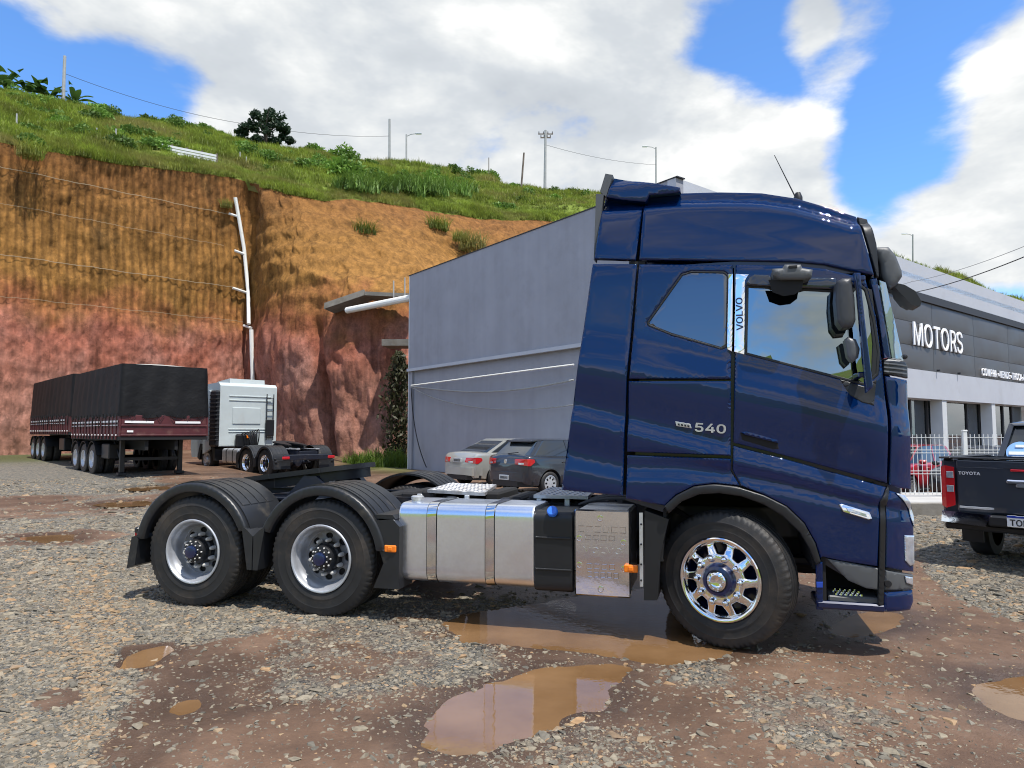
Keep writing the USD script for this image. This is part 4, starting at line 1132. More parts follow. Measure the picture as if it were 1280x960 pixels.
t = thing('drain_pipe', 'white drain pipe running down the corner of the cliff', 'pipe')
run = [(294, 247), (299, 275), (305, 310), (310, 362), (311, 405), (314, 412), (316, 475), (317, 545)]
pd = lambda x, y: D(x, y, max(cliff_hit(x, y)[1] - 0.10, 42.0))
obj('pipe', tube([pd(x, y) for x, y in run[:5]], 0.115, 8), MT['pvc'], t)
obj('pipe', tube([D(x, y, min(cliff_hit(*q_)[1] for q_ in run[5:7]) - 0.12) for x, y in run[5:]], 0.125, 8), MT['pvc'], t)
for (x0, y0, x1, y1) in ((286, 267, 299, 271), (293, 313, 306, 318), (291, 360, 309, 366), (305, 407, 314, 410)):
    obj('side_pipe', tube([pd(x0, y0), pd(x1, y1)], 0.08, 8), MT['pvc'], t)
for nm, l0, l1, dy in (('upper', (-40, 200), (286, 268), 0), ('second', (-40, 246), (280, 307), 0), ('third', (-40, 312), (304, 361), 0), ('lowest', (-40, 366), (304, 402), 0)):
    pts = []
    for x in np.linspace(l0[0], l1[0], 30):
        y = l0[1] + (l1[1] - l0[1]) * (x - l0[0]) / (l1[0] - l0[0]) + 0.35 * math.sin(x * 0.21) + 0.4 * math.sin(x * 0.083 + 1)
        pts.append(cliff_hit(x, y))
    obj('marking_cord', tube(pts, 0.020 if nm in ('upper', 'third') else 0.012, 5), MT['cord'], label=f'pale cord strung across the grooved cliff, {nm} of the four', cat='cord', group='cords across the cliff')
t = thing('concrete_channel', 'weathered concrete slab ledge jutting from the red cliff', 'slab')
def level(pts, ref):
    """Pixels onto the level plane through the first pixel at its distance."""
    z = D(*ref)[2]
    return [CAM + ray(*p) * (z - CAM[2]) / ray(*p)[2] for p in pts]


def ledge(p, q, w, th):
    """A concrete gutter piece lying against the bank between two points."""
    return hull([e + np.array([0.12 * s, s, z]) for e in (p, q) for s in (0.0, w) for z in (0.0, th)])


e0, e1, e2 = D(405, 386, 37.0), D(455, 369, 37.2), D(514, 371.5, 36.6)
obj('slab', ledge(e0, e1, 1.5, 0.20), MT['concrete'], t)
obj('slab', ledge(e1 + [0.02, 0.004, 0.002], e2, 1.5, 0.20), MT['concrete'], t)
obj('slab_edge', hull([e + np.array([0, dy, z]) for e in (e0, e1) for z in (0.202, 0.32) for dy in (0.02, 0.2)]), MT['concrete'], t)
obj('concrete_ledge', ledge(D(477, 432, 36.2), D(514, 432, 35.8), 1.4, 0.34), MT['concrete'], label='short concrete ledge above the dark creeper beside the wall', cat='slab')
obj('white_spout_pipe', tube([D(434, 388, 34.2), D(515, 372, 31.6)], 0.16, 12), MT['pvc'], label='thick white pipe sloping from the grey wall to the cliff', cat='pipe')
for k, (X, Y0, Y1) in enumerate(((492, 351, 374), (506, 347, 374))):
    obj('thin_rod', tube([D(X, Y1 + 2, 34), D(X, Y0, 34)], 0.035, 6), MT['pole'], label=['thin white upright rod above the sloping pipe, left one', 'thin white upright rod above the sloping pipe, by the wall'][k], cat='rod')

# ------------------------------------------------------------------ what the truck's paint and glass mirror from behind the camera
aa = np.linspace(math.radians(100), math.radians(260), 90)
rowz = []
for k, (rad, h) in enumerate(((34, -0.2), (46, 3.5), (70, 11.0), (105, 20.0), (170, 8.0))):
    rr_ = rad * (1 + 0.15 * np.sin(aa * 5 + k))
    rowz.append(np.stack([rr_ * np.sin(aa), rr_ * np.cos(aa), h * (0.75 + 0.6 * fbm(np.column_stack([aa * 4, aa * 0 + k * 0.2, aa * 0]), 3, 55))], 1))
obj('hill', grid_mesh(np.stack(rowz, 1)), hill_mat, smooth=True, kind='structure')


# ================================================================== WHEELS, FENDERS, CHASSIS: shared by the trucks
def tyre_mesh(R=0.522, W=0.29, rim=0.300, lugs=64):
    """Outer sidewall at y = 0, tread across to y = W."""
    h = R - rim
    side = [(rim - 0.004, 0.030), (rim + 0.004, 0.012), (rim + 0.02, 0.004), (rim + 0.05, 0.0), (rim + 0.055, -0.003), (rim + 0.062, -0.003), (rim + 0.068, 0.0), (rim + h * 0.55, -0.002), (rim + h * 0.60, -0.005), (rim + h * 0.63, -0.001), (R - 0.045, 0.008), (R - 0.022, 0.016), (R - 0.010, 0.026), (R - 0.003, 0.036)]
    tread = []
    for k in range(4):
        a = 0.062 + k * (W - 0.124) / 3
        tread += [(R, a - 0.008), (R - 0.014, a - 0.005), (R - 0.014, a + 0.005), (R, a + 0.008)]
    prof = side + tread + [(r, W - y) for r, y in side[::-1]]
    cut = lambda r, pr, w: r - ((pr[:, 0] > R - 0.024)[:, None] & ((pr[:, 1] < 0.045) | (pr[:, 1] > W - 0.045))[:, None]) * 0.012 * (np.sin(w * lugs) > 0.55)[None]
    return lathe(prof, 192, mod=cut)


def steel_rim(R=0.300):
    return lathe([(R - 0.004, 0.03), (R, 0.012), (R + 0.003, 0.0), (R - 0.004, -0.006), (R - 0.014, -0.004), (R - 0.022, 0.006), (R - 0.028, 0.03), (R - 0.034, 0.05), (R - 0.046, 0.062), (R - 0.052, 0.085), (R - 0.056, 0.12), (R - 0.064, 0.145), (R - 0.075, 0.155)], 96)


def disc_with_holes(r0, r1, n, rh, rc, y0, y1, squash=1.35):
    P = Point(0, 0).buffer(r1, 64).difference(Point(0, 0).buffer(r0, 48))
    for k in range(n):
        a = 2 * math.pi * k / n
        e = affinity.rotate(affinity.scale(Point(0, 0).buffer(rh, 12), 1.0, squash), math.degrees(a), origin=(0, 0))
        P = P.difference(affinity.translate(e, rc * math.cos(a), rc * math.sin(a)))
    return prism(P, y0, y1)


def nut(r, l, c, dome=True):
    return shift(lathe([(0.0, -l), (r * 0.55, -l * 0.98), (r * 0.85, -l * 0.8), (r, -l * 0.45), (r * 1.05, 0.0)], 10), c)


M_TYRE = tyre_mesh()
M_RIM = steel_rim()
M_DISC = disc_with_holes(0.05, 0.228, 8, 0.027, 0.186, 0.150, 0.162)
M_HUB = lathe([(0.135, 0.15), (0.132, 0.10), (0.118, 0.088), (0.112, 0.03), (0.104, 0.015), (0.088, 0.012), (0.085, -0.005), (0.07, -0.012), (0.0, -0.012)], 40)
M_HUBCAP = lathe([(0.060, -0.012), (0.058, -0.030), (0.040, -0.038), (0.0, -0.040)], 32)


def drive_wheel(parent, loc, detail=True, mirror=False, rim_mat='steel_rim', hub_mat='black'):
    w = thing('wheel', None, None, loc, 180 if mirror else 0, parent=parent)
    obj('tyre', M_TYRE, MT['rubber'], w, smooth=40)
    obj('inner_tyre', shift(M_TYRE, [0, 0.335, 0]), MT['rubber'], w, smooth=40)
    obj('rim', M_RIM, MT[rim_mat], w, smooth=40)
    obj('wheel_disc', M_DISC, MT['disc'], w)
    obj('brake_drum', lathe([(0.0, 0.17), (0.215, 0.17), (0.215, 0.60), (0.0, 0.60)], 32), MT['gap'], w)
    obj('hub', M_HUB, MT[hub_mat], w, smooth=35)
    obj('hub_cap', M_HUBCAP, MT['navyhub'], w, smooth=35)
    if detail:
        for k in range(10):
            a = 2 * math.pi * (k + 0.3) / 10
            obj('wheel_nut', nut(0.019, 0.065, [0.152 * math.cos(a), 0.125, 0.152 * math.sin(a)]), MT['nutwhite'], w)
        hb = [nut(0.0085, 0.012, [0.096 * math.cos(a), 0.012, 0.096 * math.sin(a)]) for a in np.arange(0, 6.2, 0.6283)] + [nut(0.007, 0.008, [0.074 * math.cos(a), -0.010, 0.074 * math.sin(a)]) for a in np.arange(0.3, 6.4, 0.6283)]
        obj('hub_bolts', cat(*hb), MT['nutwhite'], w)
    return w


def arc_pts(c, r, a0, a1, n):
    a = np.radians(np.linspace(a0, a1, n))
    return np.stack([c[0] + r * np.cos(a), c[1] + r * np.sin(a)], 1)


def fender_set(parent, xr, xm, w, sgn=1, mat='fender', zc=0.50, R=0.66, W=2.5):
    """Three-piece mudguard over the two drive wheels at xr (rear) and xm; sgn -1 is the far side."""
    flip = (lambda m: m) if sgn > 0 else (lambda m: mirror_y(m, W))
    for nm, c, a0, a1 in (('rear', (xr, zc), 20, 172), ('front', (xm, zc), 8, 160)):
        o = arc_pts(c, R, a0, a1, 30); o[:, 1] = np.minimum(o[:, 1], zc + R - 0.012 + 0.012)
        i = arc_pts(c, R - 0.022, a0, a1, 30)
        shell = prism(Polygon(np.vstack([o, i[::-1]])), 0.06, w)
        # rolled near edge: a lip that stands down over the tyre
        i2 = arc_pts(c, R - 0.10, a0 + 2, a1 - 2, 30); o2 = arc_pts(c, R - 0.012, a0, a1, 30)
        lip = sheet(Polygon(np.vstack([o2, i2[::-1]])), lambda x, z: np.full_like(x, 0.0), 0.02, 0.05, 0.055)
        obj('fender', flip(cat(shell, lip)), MT[mat], parent, smooth=40)
        for k in range(4):
            ya = 0.10 + (w - 0.16) * k / 4.0; yb = ya + (w - 0.16) / 4.0 - 0.022
            ta, tb = a0 + 22, a1 - 22
            oo = arc_pts(c, R + 0.005, ta, tb, 16); ii_ = arc_pts(c, R - 0.004, ta - 1.5, tb + 1.5, 16)
            obj('fender_rib', flip(prism(Polygon(np.vstack([oo, ii_[::-1]])), ya, yb)), MT[mat], parent, smooth=25)
        pc = lambda nm_, m: obj(nm_, flip(m), MT[mat], parent, smooth=30)
        if nm == 'rear':      # rear flap, and the piece that runs down between the wheels
            p = arc_pts(c, R, 172, 172, 1)[0]
            pc('mud_flap', prism([(p[0] + 0.03, p[1] + 0.04), (p[0] - 0.03, p[1] + 0.02), (p[0] - 0.075, zc - 0.19), (p[0] + 0.02, zc - 0.155), (p[0] + 0.05, p[1])], 0.0, w))
            pc('fender_clip', box(p[0] - 0.06, p[0] - 0.0, 0.05, 0.12, zc + 0.14, zc + 0.20, 0.015))
            pc('fender_clip', box(p[0] - 0.075, p[0] - 0.01, 0.05, 0.14, zc + 0.02, zc + 0.09, 0.015))
        a = arc_pts(c, R, a0 if nm == 'rear' else a1, 0, 1)[0]
        s = 1 if nm == 'rear' else -1
        xe = (xr + xm) / 2 - s * 0.006
        pc('fender_skirt', prism([(a[0] - s * 0.06, a[1] + 0.04), (a[0] + s * 0.0, a[1] + 0.005), (xe, a[1] - 0.05), (xe, zc - 0.13), (xe - s * 0.05, zc - 0.13), (xe - s * 0.09, a[1] - 0.12)], 0.0, 0.16))
        pc('fender_valley', prism([(a[0] - s * 0.05, a[1] + 0.02), (a[0], a[1]), (xe, a[1] - 0.05), (xe, zc - 0.13), (xe - s * 0.03, zc - 0.13), (xe - s * 0.06, a[1] - 0.10)], 0.161, w))
        if nm == 'front':
            b = arc_pts(c, R, a0, 0, 1)[0]
            xf = xm + R + 0.11
            pc('fender_skirt', prism([(xm + 0.50, b[1] + 0.26), (xf - 0.06, b[1] + 0.28), (xf, b[1] + 0.22), (xf, zc - 0.22), (xm + 0.53, zc - 0.22), (b[0] - 0.03, b[1] - 0.1)], 0.02, 0.30))
            pc('fender_shelf', prism([(xm + 0.46, b[1] + 0.28), (xm + 0.50, b[1] + 0.315), (xf - 0.08, b[1] + 0.315), (xf - 0.05, b[1] + 0.28)], 0.05, w))


def fifth_wheel(parent, x, z, y=1.25, tilt=9.0, mat='frame'):
    P = Point(0, 0).buffer(0.46, 24).union(Polygon([(-0.5, -0.45), (0.12, -0.46), (0.12, 0.46), (-0.5, 0.45)])).buffer(-0.02).buffer(0.02)
    slot = Polygon([(-1.2, -0.34), (-0.5, -0.14), (-0.2, -0.055), (-0.05, -0.055), (-0.05, 0.055), (-0.2, 0.055), (-0.5, 0.14), (-1.2, 0.34)])
    P = P.union(Polygon([(-0.45, -0.45), (-0.85, -0.38), (-0.85, -0.24), (-0.45, -0.1)])).union(Polygon([(-0.45, 0.45), (-0.85, 0.38), (-0.85, 0.24), (-0.45, 0.1)])).difference(slot)
    m = slab(P, 0.0, 0.05)
    r = slab(P.buffer(-0.06), -0.10, 0.0)
    m = turn(cat(m, r), -tilt, [0, 1, 0])
    obj('fifth_wheel_plate', shift(m, [x, y, z]), MT['black'], parent, smooth=25)
    for s in (-1, 1):
        obj('fifth_wheel_bracket', prism([(x - 0.28, z - 0.24), (x - 0.07, z - 0.02), (x + 0.07, z - 0.02), (x + 0.28, z - 0.24)], y + s * 0.40 - 0.05, y + s * 0.40 + 0.05), MT[mat], parent)
    obj('mounting_plate', box(x - 0.62, x + 0.62, y - 0.5, y + 0.5, z - 0.27, z - 0.24, 0.006), MT[mat], parent)


def chassis_rails(parent, x0, x1, z0=0.74, z1=0.985, mat='frame'):
    for y in (0.82, 1.61):
        d = 1 if y < 1.2 else -1
        yy = y if d > 0 else y + 0.07
        obj('frame_rail', cat(box(x0, x1, yy, yy + d * 0.009, z0, z1), box(x0, x1, yy, yy + d * 0.075, z1 - 0.010, z1), box(x0, x1, yy, yy + d * 0.075, z0, z0 + 0.010)), MT[mat], parent)
    for x in np.linspace(x0 + 0.02, x1 - 0.1, 6):
        obj('cross_member', box(x, x + 0.06, 0.85, 1.65, z0 + 0.05, z1 - 0.04, 0.01), MT[mat], parent)


def axle(parent, x, z=0.50):
    obj('axle', cat(tube([[x, 0.5, z], [x, 0.95, z + 0.01], [x, 1.05, z + 0.03], [x, 1.45, z + 0.03], [x, 1.55, z + 0.01], [x, 2.0, z]], [0.075, 0.08, 0.16, 0.16, 0.08, 0.075], 12), lathe([(0, -0.26), (0.13, -0.24), (0.2, -0.1), (0.2, 0.1), (0.12, 0.26), (0, 0.28)], 20, (x, 1.25, z), 'x')), MT['frame'], parent)
    for y in (0.72, 1.78):
        obj('air_spring', lathe([(0.0, 0.0), (0.12, 0.0), (0.145, 0.05), (0.13, 0.09), (0.145, 0.13), (0.12, 0.20), (0, 0.20)], 20, (x - 0.32, y, 0.55), 'z'), MT['rubber'], parent)


# ================================================================== THE BLUE TRACTOR TRUCK
TRK = thing('tractor_truck', 'dark blue three-axle tractor truck with chrome front wheel, seen from its side', 'truck', (TO[0], TO[1], 0.0), -math.degrees(TH))
XR, XM = -WB - 1.37, -WB


def L_(pts, y=0.0):
    p = np.array([T(a, b, y) for a, b in pts])
    return p[np.argsort(p[:, 0])]


def lineZ(pts):
    p = L_(pts)
    return lambda x: np.interp(x, p[:, 0], p[:, 1])


K_TOP = lineZ([(690, 395), (790, 405), (840, 421), (915, 443), (1000, 462), (1060, 480), (1112, 498), (1150, 505)])
K_SHB = lineZ([(690, 455), (790, 470), (840, 476), (915, 488), (1000, 508), (1060, 524), (1112, 538), (1150, 545)])
K_CRT = lineZ([(690, 500), (740, 512), (783, 523), (915, 556), (980, 572), (1108, 608), (1150, 614)])
K_CRB = lineZ([(690, 520), (740, 530), (783, 541), (915, 576), (980, 592), (1108, 626), (1150, 630)])
K_L3T = lineZ([(690, 560), (783, 582), (850, 584), (915, 592), (980, 603), (1099, 632), (1150, 640)])
K_L3B = lineZ([(690, 590), (783, 606), (850, 606), (915, 613), (980, 622), (1099, 650), (1150, 658)])
ROOF_TOP = [(806, 246), (810, 244), (850, 240.5), (900, 239.2), (952, 240.3), (996, 247), (1031, 257), (1071, 270), (1079.5, 292), (1095, 345)]
K_ROOF = lineZ(ROOF_TOP[1:8])
Z_SEAM = float(T(900, 328)[1])
X_FRONT = float(T(1085, 600)[0])
X_END = float(T(1143, 700)[0])


def gy(x, z, front=True):
    x, z = np.asarray(x, float), np.asarray(z, float)
    ks = [K_TOP(x), K_SHB(x), K_CRT(x), K_CRB(x), K_L3T(x), K_L3B(x)]
    vs = [0.060, 0.005, 0.040, 0.004, 0.026, 0.0]
    y = np.where(z >= ks[0], vs[0], 0.0)
    for k in range(5):
        a, b = ks[k], ks[k + 1]
        t = np.clip((a - z) / np.maximum(a - b, 1e-3), 0, 1)
        t = t * t * (3 - 2 * t)
        y = np.where((z < a) & (z >= b), vs[k] + (vs[k + 1] - vs[k]) * t, y)
    y = np.where(z < ks[5], 0.03 * np.clip((ks[5] - z) / 0.9, 0, 1), y)
    y = y + 0.035 * np.clip((z - ks[0]) / 1.0, 0, 1) + 0.075 * np.clip((z - Z_SEAM + 0.1) / 0.7, 0, 2) ** 1.5
    d = np.clip(1 - (K_ROOF(x) - z) / 0.10, 0, 1)
    y = y + np.where(z > Z_SEAM + 0.2, 0.10 * (1 - np.sqrt(np.maximum(1 - d * d * 0.98, 0))), 0)
    y = y + 0.012 * np.sin((x + 0.9) * 1.6) * sm(z, 1.2, 2.2)
    if front:
        t = np.clip((x - X_FRONT) / 0.36, 0, 1.3)
        y = y + 0.22 * t * t
    return y


def fit(pts, g=gy, off=0.0):
    """Pixels onto the curved side of the cab."""
    out = []
    for a, b in pts:
        y = 0.0
        for _ in range(5):
            x, z = T(a, b, y)
            y = float(g(x, z)) + off
        out.append((x, z))
    return np.array(out)


PANELS = []


def panel(name, pts, mat='paint', gap=0.005, off=0.0, edge=0.010, step=0.045, cut=(), parent=TRK, depth=0.05, raw=False, label=None, lip=1.0, smooth=32):
    P = Polygon(pts if raw else fit(pts, off=off)).buffer(0).buffer(-gap, join_style=2)
    for c in cut:
        P = P.difference(c)
    return obj(name, sheet(P, lambda x, z: gy(x, z) + off, edge, step, depth, lip), MT[mat], parent, smooth=smooth, label=label)


rnd = lambda P, r: Polygon(P).buffer(-r).buffer(r * 2).buffer(-r)
door_glass = rnd(fit([(934, 357), (1040, 363), (1071, 352), (1083, 362), (1093, 400), (1099, 440), (1097, 468), (1082, 481), (932, 442)]), 0.012)
sleep_glass = rnd(fit([(809, 405), (853, 343.5), (864, 340), (905, 340.7), (909.5, 345), (908, 432), (902, 435), (839, 417)]), 0.02)

# side panels of the cab
panel('rear_fairing', [(740, 329), (797, 329), (784, 470), (781, 540), (779, 621), (701, 613)], label='tall side fairing behind the cab')
panel('upper_fairing', [(756, 248), (778, 251), (806, 255), (795, 325.5), (742, 324)])
panel('roof_side', [(798, 325)] + ROOF_TOP[0:8] + [(1079.5, 292), (1094, 345), (1066, 339), (1031, 331), (992, 327.5), (922, 326.5)], step=0.022, smooth=75, label='high roof side panel')
panel('sleeper_panel', [(798, 329.5), (917, 330), (914.5, 474), (785.5, 474)], cut=[sleep_glass.buffer(0.012)])
panel('storage_hatch', [(785, 475.5), (914.5, 475.5), (914.5, 570.5), (783, 565.5)], step=0.03)
panel('lower_side_panel', [(783, 568), (914.5, 573), (914.5, 588), (926, 608), (892.5, 605), (867.5, 608), (845.6, 619), (831, 633), (781.5, 624)], step=0.03)
panel('door', [(919, 330), (992, 331), (1031, 335), (1066, 343), (1083, 349), (1096, 395), (1103, 450), (1106, 480), (1110, 515), (1110, 605), (980, 570), (916, 554)], cut=[door_glass.buffer(0.006)], step=0.032)
panel('front_fender', [(916, 556), (980, 572.5), (1109, 608.5), (1101, 628), (1098, 709), (1052, 702), (1029, 697), (1025, 699), (1019, 679), (1005, 654), (983, 633), (955, 619), (926, 608), (915, 588)], step=0.03)
panel('a_pillar', [(1087, 348), (1097, 347), (1114, 447), (1105, 449), (1098, 400)], off=0.012, edge=0.006)
panel('corner_panel', [(1105, 469), (1135, 474.5), (1139, 540), (1140, 613), (1125, 611), (1111, 607), (1112, 515)], step=0.03)
panel('bumper_corner', [(1107, 627), (1111, 612), (1126, 616.5), (1137, 627), (1142, 646), (1143, 666), (1143, 716), (1106, 710)], step=0.03)
panel('lower_bumper', [(1104, 740), (1142, 737.5), (1143.5, 752), (1139, 764), (1104, 766.5)], step=0.03, edge=0.02, off=-0.01)

# black trim on the side
obj('wheel_arch_trim', sheet(Polygon(fit([(830, 633), (845.6, 619), (867.5, 608), (892.5, 605), (920.6, 608), (955, 619), (983, 633), (1005, 654), (1019, 679), (1026, 702), (1020, 707), (1012, 687), (1000, 666), (978, 645), (955, 631), (927, 620.5), (899, 616.5), (874, 618), (852, 627), (836, 642)])).buffer(0), lambda x, z: gy(x, z) - 0.016, 0.012, 0.04, 0.06), MT['black'], TRK, smooth=35)
panel('corner_strip', [(1100, 627), (1110, 607.5), (1111.5, 611), (1107, 640), (1106.5, 707), (1105, 757), (1098, 757), (1099, 700)], 'black', 0.0, -0.006, 0.008)
panel('grey_skirt', [(1033, 698), (1099, 710), (1098, 738), (1083, 736), (1060, 726)], 'grey_plastic', 0.002, 0.004)
panel('fog_lamp_panel', [(1106, 712), (1142, 718.5), (1142, 737), (1105, 738)], 'grey_plastic', 0.003, 0.004)
panel('pillar_grille', [(1104.5, 450), (1132, 452), (1135, 458), (1135.5, 473), (1104.5, 467.5)], 'black', 0.002, 0.004)
for k in range(3):
    panel('grille_slat', [(1105, 453 + 5 * k), (1134, 456.5 + 5 * k), (1134, 458.5 + 5 * k), (1105, 455 + 5 * k)], 'grey_plastic', 0.0, -0.004, 0.002, depth=0.01)
x_, z_ = fit([(1110, 729.5)])[0]
obj('tow_eye_cover', lathe([(0.0, -0.012), (0.022, -0.012), (0.026, 0.0), (0.026, 0.02)], 20, (x_, float(gy(x_, z_)) + 0.0, z_)), MT['gap'], TRK)
panel('side_marker_vent', [(1048, 630), (1054, 630), (1087, 640), (1091, 649), (1086, 650), (1054, 640)], 'chrome', 0.001, -0.008, 0.006, depth=0.03)
panel('marker_lens', [(1057, 634.5), (1083, 642.5), (1084, 646.5), (1060, 639.5)], 'clearlens', 0.0, -0.013, 0.004, depth=0.01)
panel('head_lamp', [(1130.5, 669), (1143.6, 669.5), (1143.6, 706), (1138, 708), (1131.5, 701)], 'clearlens', 0.001, -0.012, 0.01, step=0.02)
panel('fog_lamp', [(1131, 720), (1141.5, 722), (1142, 732), (1133, 729)], 'clearlens', 0.001, -0.008, 0.006, step=0.02)
panel('daytime_lamp', [(1120, 616), (1131, 619), (1138.5, 628), (1142.6, 645), (1143, 658), (1139.5, 650), (1136, 636), (1129, 625)], 'clearlens', 0.0, -0.014, 0.006, step=0.02)

# glass
obj('sleeper_window', sheet(sleep_glass.buffer(-0.004), lambda x, z: gy(x, z) + 0.008, 0.004, 0.06, 0.01), MT['glass_dark'], TRK, smooth=30)
obj('sleeper_window_seal', sheet(sleep_glass.buffer(0.013).difference(sleep_glass.buffer(-0.004)), lambda x, z: gy(x, z) + 0.004, 0.004, 0.06, 0.02), MT['black'], TRK)
obj('door_window', sheet(door_glass.buffer(-0.004), lambda x, z: gy(x, z) + 0.014, 0.003, 0.07, 0.008), MT['glass_tint'], TRK, smooth=30)
frame = door_glass.buffer(0.008).difference(door_glass.buffer(-0.012))
obj('door_window_seal', sheet(frame, lambda x, z: gy(x, z) + 0.002, 0.004, 0.05, 0.03), MT['black'], TRK)
panel('quarter_frame', [(1083, 360), (1090, 362), (1099, 440), (1098, 470), (1089, 476), (1091, 430)], 'black', 0.0, 0.006, 0.004)
obj('wind_deflector', sheet(Polygon(fit([(932, 354), (936.6, 345.5), (943.5, 342), (1046, 347), (1046, 363), (936.6, 358)])).buffer(-0.004), lambda x, z: gy(x, z) - 0.028 + 0.02 * sm(z, float(T(960, 352)[1]), float(T(960, 343)[1])), 0.012, 0.05, 0.02), pbr('smoked_deflector', (0.008, 0.012, 0.022), 0.12, coat=0.8), TRK, smooth=35)
panel('mirror_gusset', [(1050, 474), (1080, 483), (1096, 474), (1093, 507), (1078, 503), (1063, 494)], 'black', 0.0, -0.008, 0.008)

# chrome pillar strip with the maker's name, badge, handle
panel('pillar_strip', [(919.5, 342), (937, 342.5), (931.5, 351), (930.5, 443.5), (917.3, 440)], 'chrome', 0.001, -0.004, 0.004, depth=0.012)
panel('pillar_strip', [(910.5, 342), (916.5, 342), (915.2, 440), (908.5, 436.5)], 'chrome', 0.001, -0.004, 0.004, depth=0.012)


def side_text(text, p0, height, mat, wide=1.0, rot=0.0, bold=False, off=-0.008, name='lettering', depth=0.006):
    m = lettering(text, height, depth, wide, bold)
    m = turn(m, rot, [0, 0, 1])
    v = m.vertices.copy()
    a = fit([p0], off=off)[0]
    X, Zc = a[0] + v[:, 0], a[1] + v[:, 1]
    m.vertices = np.stack([X, gy(X, Zc) + off - v[:, 2] + 0.002, Zc], 1)
    return obj(name, m, MT[mat], TRK, smooth=20)


side_text('VOLVO', (928.8, 413), 0.048, 'navyhub', 1.14, 90, True, -0.008)
side_text('540', (866.5, 539), 0.065, 'satin', 1.42, -4.0, True, -0.008, 'model_number')
panel('badge_plate', [(844, 526.5), (863, 530), (864.5, 535.5), (845.5, 532.5)], 'satin', 0.0, -0.006, 0.003, depth=0.008)
for k in range(4):
    panel('badge_mark', [(847 + 4 * k, 529 + 0.75 * k), (849.4 + 4 * k, 529.4 + 0.75 * k), (850 + 4 * k, 532 + 0.75 * k), (847.6 + 4 * k, 531.6 + 0.75 * k)], 'black', 0.0, -0.009, 0.001, depth=0.006)
panel('door_handle_recess', [(925, 541), (933, 540.5), (972, 551), (973.5, 561), (966, 561.5), (928, 550)], 'gap', 0.0, -0.002, 0.003, depth=0.01)
panel('door_handle', [(926, 540), (934, 539.5), (972, 550), (973, 554), (931, 543.5)], 'paint', 0.0, -0.022, 0.008, depth=0.02)

# cab body behind the panels, its roof and the far side
cab = fit([(783, 624), (799, 326), (812, 256), (850, 248), (900, 246), (950, 247), (994, 254), (1028, 264), (1064, 277), (1073, 295), (1090, 350), (1108, 452), (1125, 480), (1130, 610), (1132, 700), (1100, 705), (1060, 722), (1030, 704), (1020, 700)], g=lambda x, z: np.full_like(x, 0.2))
arch = Polygon(fit([(826, 700), (831, 640), (848, 622), (870, 613), (893, 610), (922, 613), (955, 624), (981, 638), (1001, 659), (1014, 683), (1020, 712), (1000, 760), (840, 760)]))
core = Polygon(cab).buffer(0).difference(arch.buffer(0.02))
b_ = door_glass.bounds
cav = trimesh.creation.box(bounds=[[b_[0] - 0.05, 0.0, b_[1] - 0.12], [b_[2] - 0.02, 2.40, b_[3] + 0.06]])
b2 = sleep_glass.bounds
cav2 = trimesh.creation.box(bounds=[[b2[0] - 0.02, 0.0, b2[1] - 0.02], [b2[2] + 0.05, 0.6, b2[3] + 0.02]])
to_m = lambda m: m3.Manifold(m3.Mesh(np.asarray(m.vertices, np.float32), np.asarray(m.faces, np.uint32)))
pr_ = trimesh.creation.extrude_polygon
near_ = core.intersection(Polygon([(-9, -1), (X_FRONT, -1), (X_FRONT, Z_SEAM + 0.03), (-9, Z_SEAM + 0.03)]))
far_ = core.intersection(Polygon([(X_FRONT - 0.02, -1), (9, -1), (9, Z_SEAM + 0.03), (X_FRONT - 0.02, Z_SEAM + 0.03)]))
obj('cab_nose', prism(far_, 0.34, 2.2), MT['paint_low'], TRK, smooth=25)
core = near_
solid = to_m(trimesh.Trimesh(prism(core, 0.13, 2.48).vertices, prism(core, 0.13, 2.48).faces, process=True))
solid = solid - to_m(cav) - to_m(cav2)
obj('cab_shell', solid, MT['paint_low'], TRK, smooth=25)
obj('cab_lining', cat(*[trimesh.Trimesh(c.vertices, c.faces[:, ::-1], process=False) for c in (trimesh.creation.box(bounds=[[b_[0] - 0.045, 0.135, b_[1] - 0.115], [b_[2] - 0.025, 2.39, b_[3] + 0.055]]).slice_plane([0, 0.14, 0], [0, 1, 0]),
                                                                                                      trimesh.creation.box(bounds=[[b2[0] - 0.015, 0.135, b2[1] - 0.015], [b2[2] + 0.045, 0.59, b2[3] + 0.015]]).slice_plane([0, 0.14, 0], [0, 1, 0]))]), MT['gap'], TRK, smooth=False)
for y in (0.35, 1.55):
    s = [hull([[b_[0] + 0.05 + dx, y + dy, b_[1] - 0.1 + dz] for dx, dz in ((0, 0), (0.16, 0), (-0.06, 0.72), (0.04, 0.74)) for dy in (0.03, 0.5)]), box(b_[0] - 0.02, b_[0] + 0.10, y + 0.12, y + 0.42, b_[1] + 0.64, b_[1] + 0.86, 0.04)]
    obj('cab_seat', cat(*s), MT['seat'], TRK, smooth=30)
obj('steering_wheel', turn(shift(trimesh.creation.torus(0.22, 0.018, 32, 10), [b_[2] - 0.32, 1.8, b_[1] + 0.12]), 25, [0, 1, 0], (b_[2] - 0.32, 1.8, b_[1] + 0.12)), MT['black'], TRK)
obj('dashboard', box(b_[2] - 0.28, b_[2] - 0.03, 0.16, 2.36, b_[1] - 0.1, b_[1] + 0.10, 0.03), MT['black'], TRK)
rf = Polygon(fit([(797, 325)] + [(x, y + 0.3) for x, y in ROOF_TOP] + [(1060, 340)], g=lambda x, z: np.full_like(x, 0.24))).buffer(0)
obj('roof', prism(rf, 0.31, 2.20), MT['paint'], TRK, smooth=40)
sp_ = fit([(786, 326), (806, 326), (797, 470), (789, 620), (774, 620), (780, 470)])
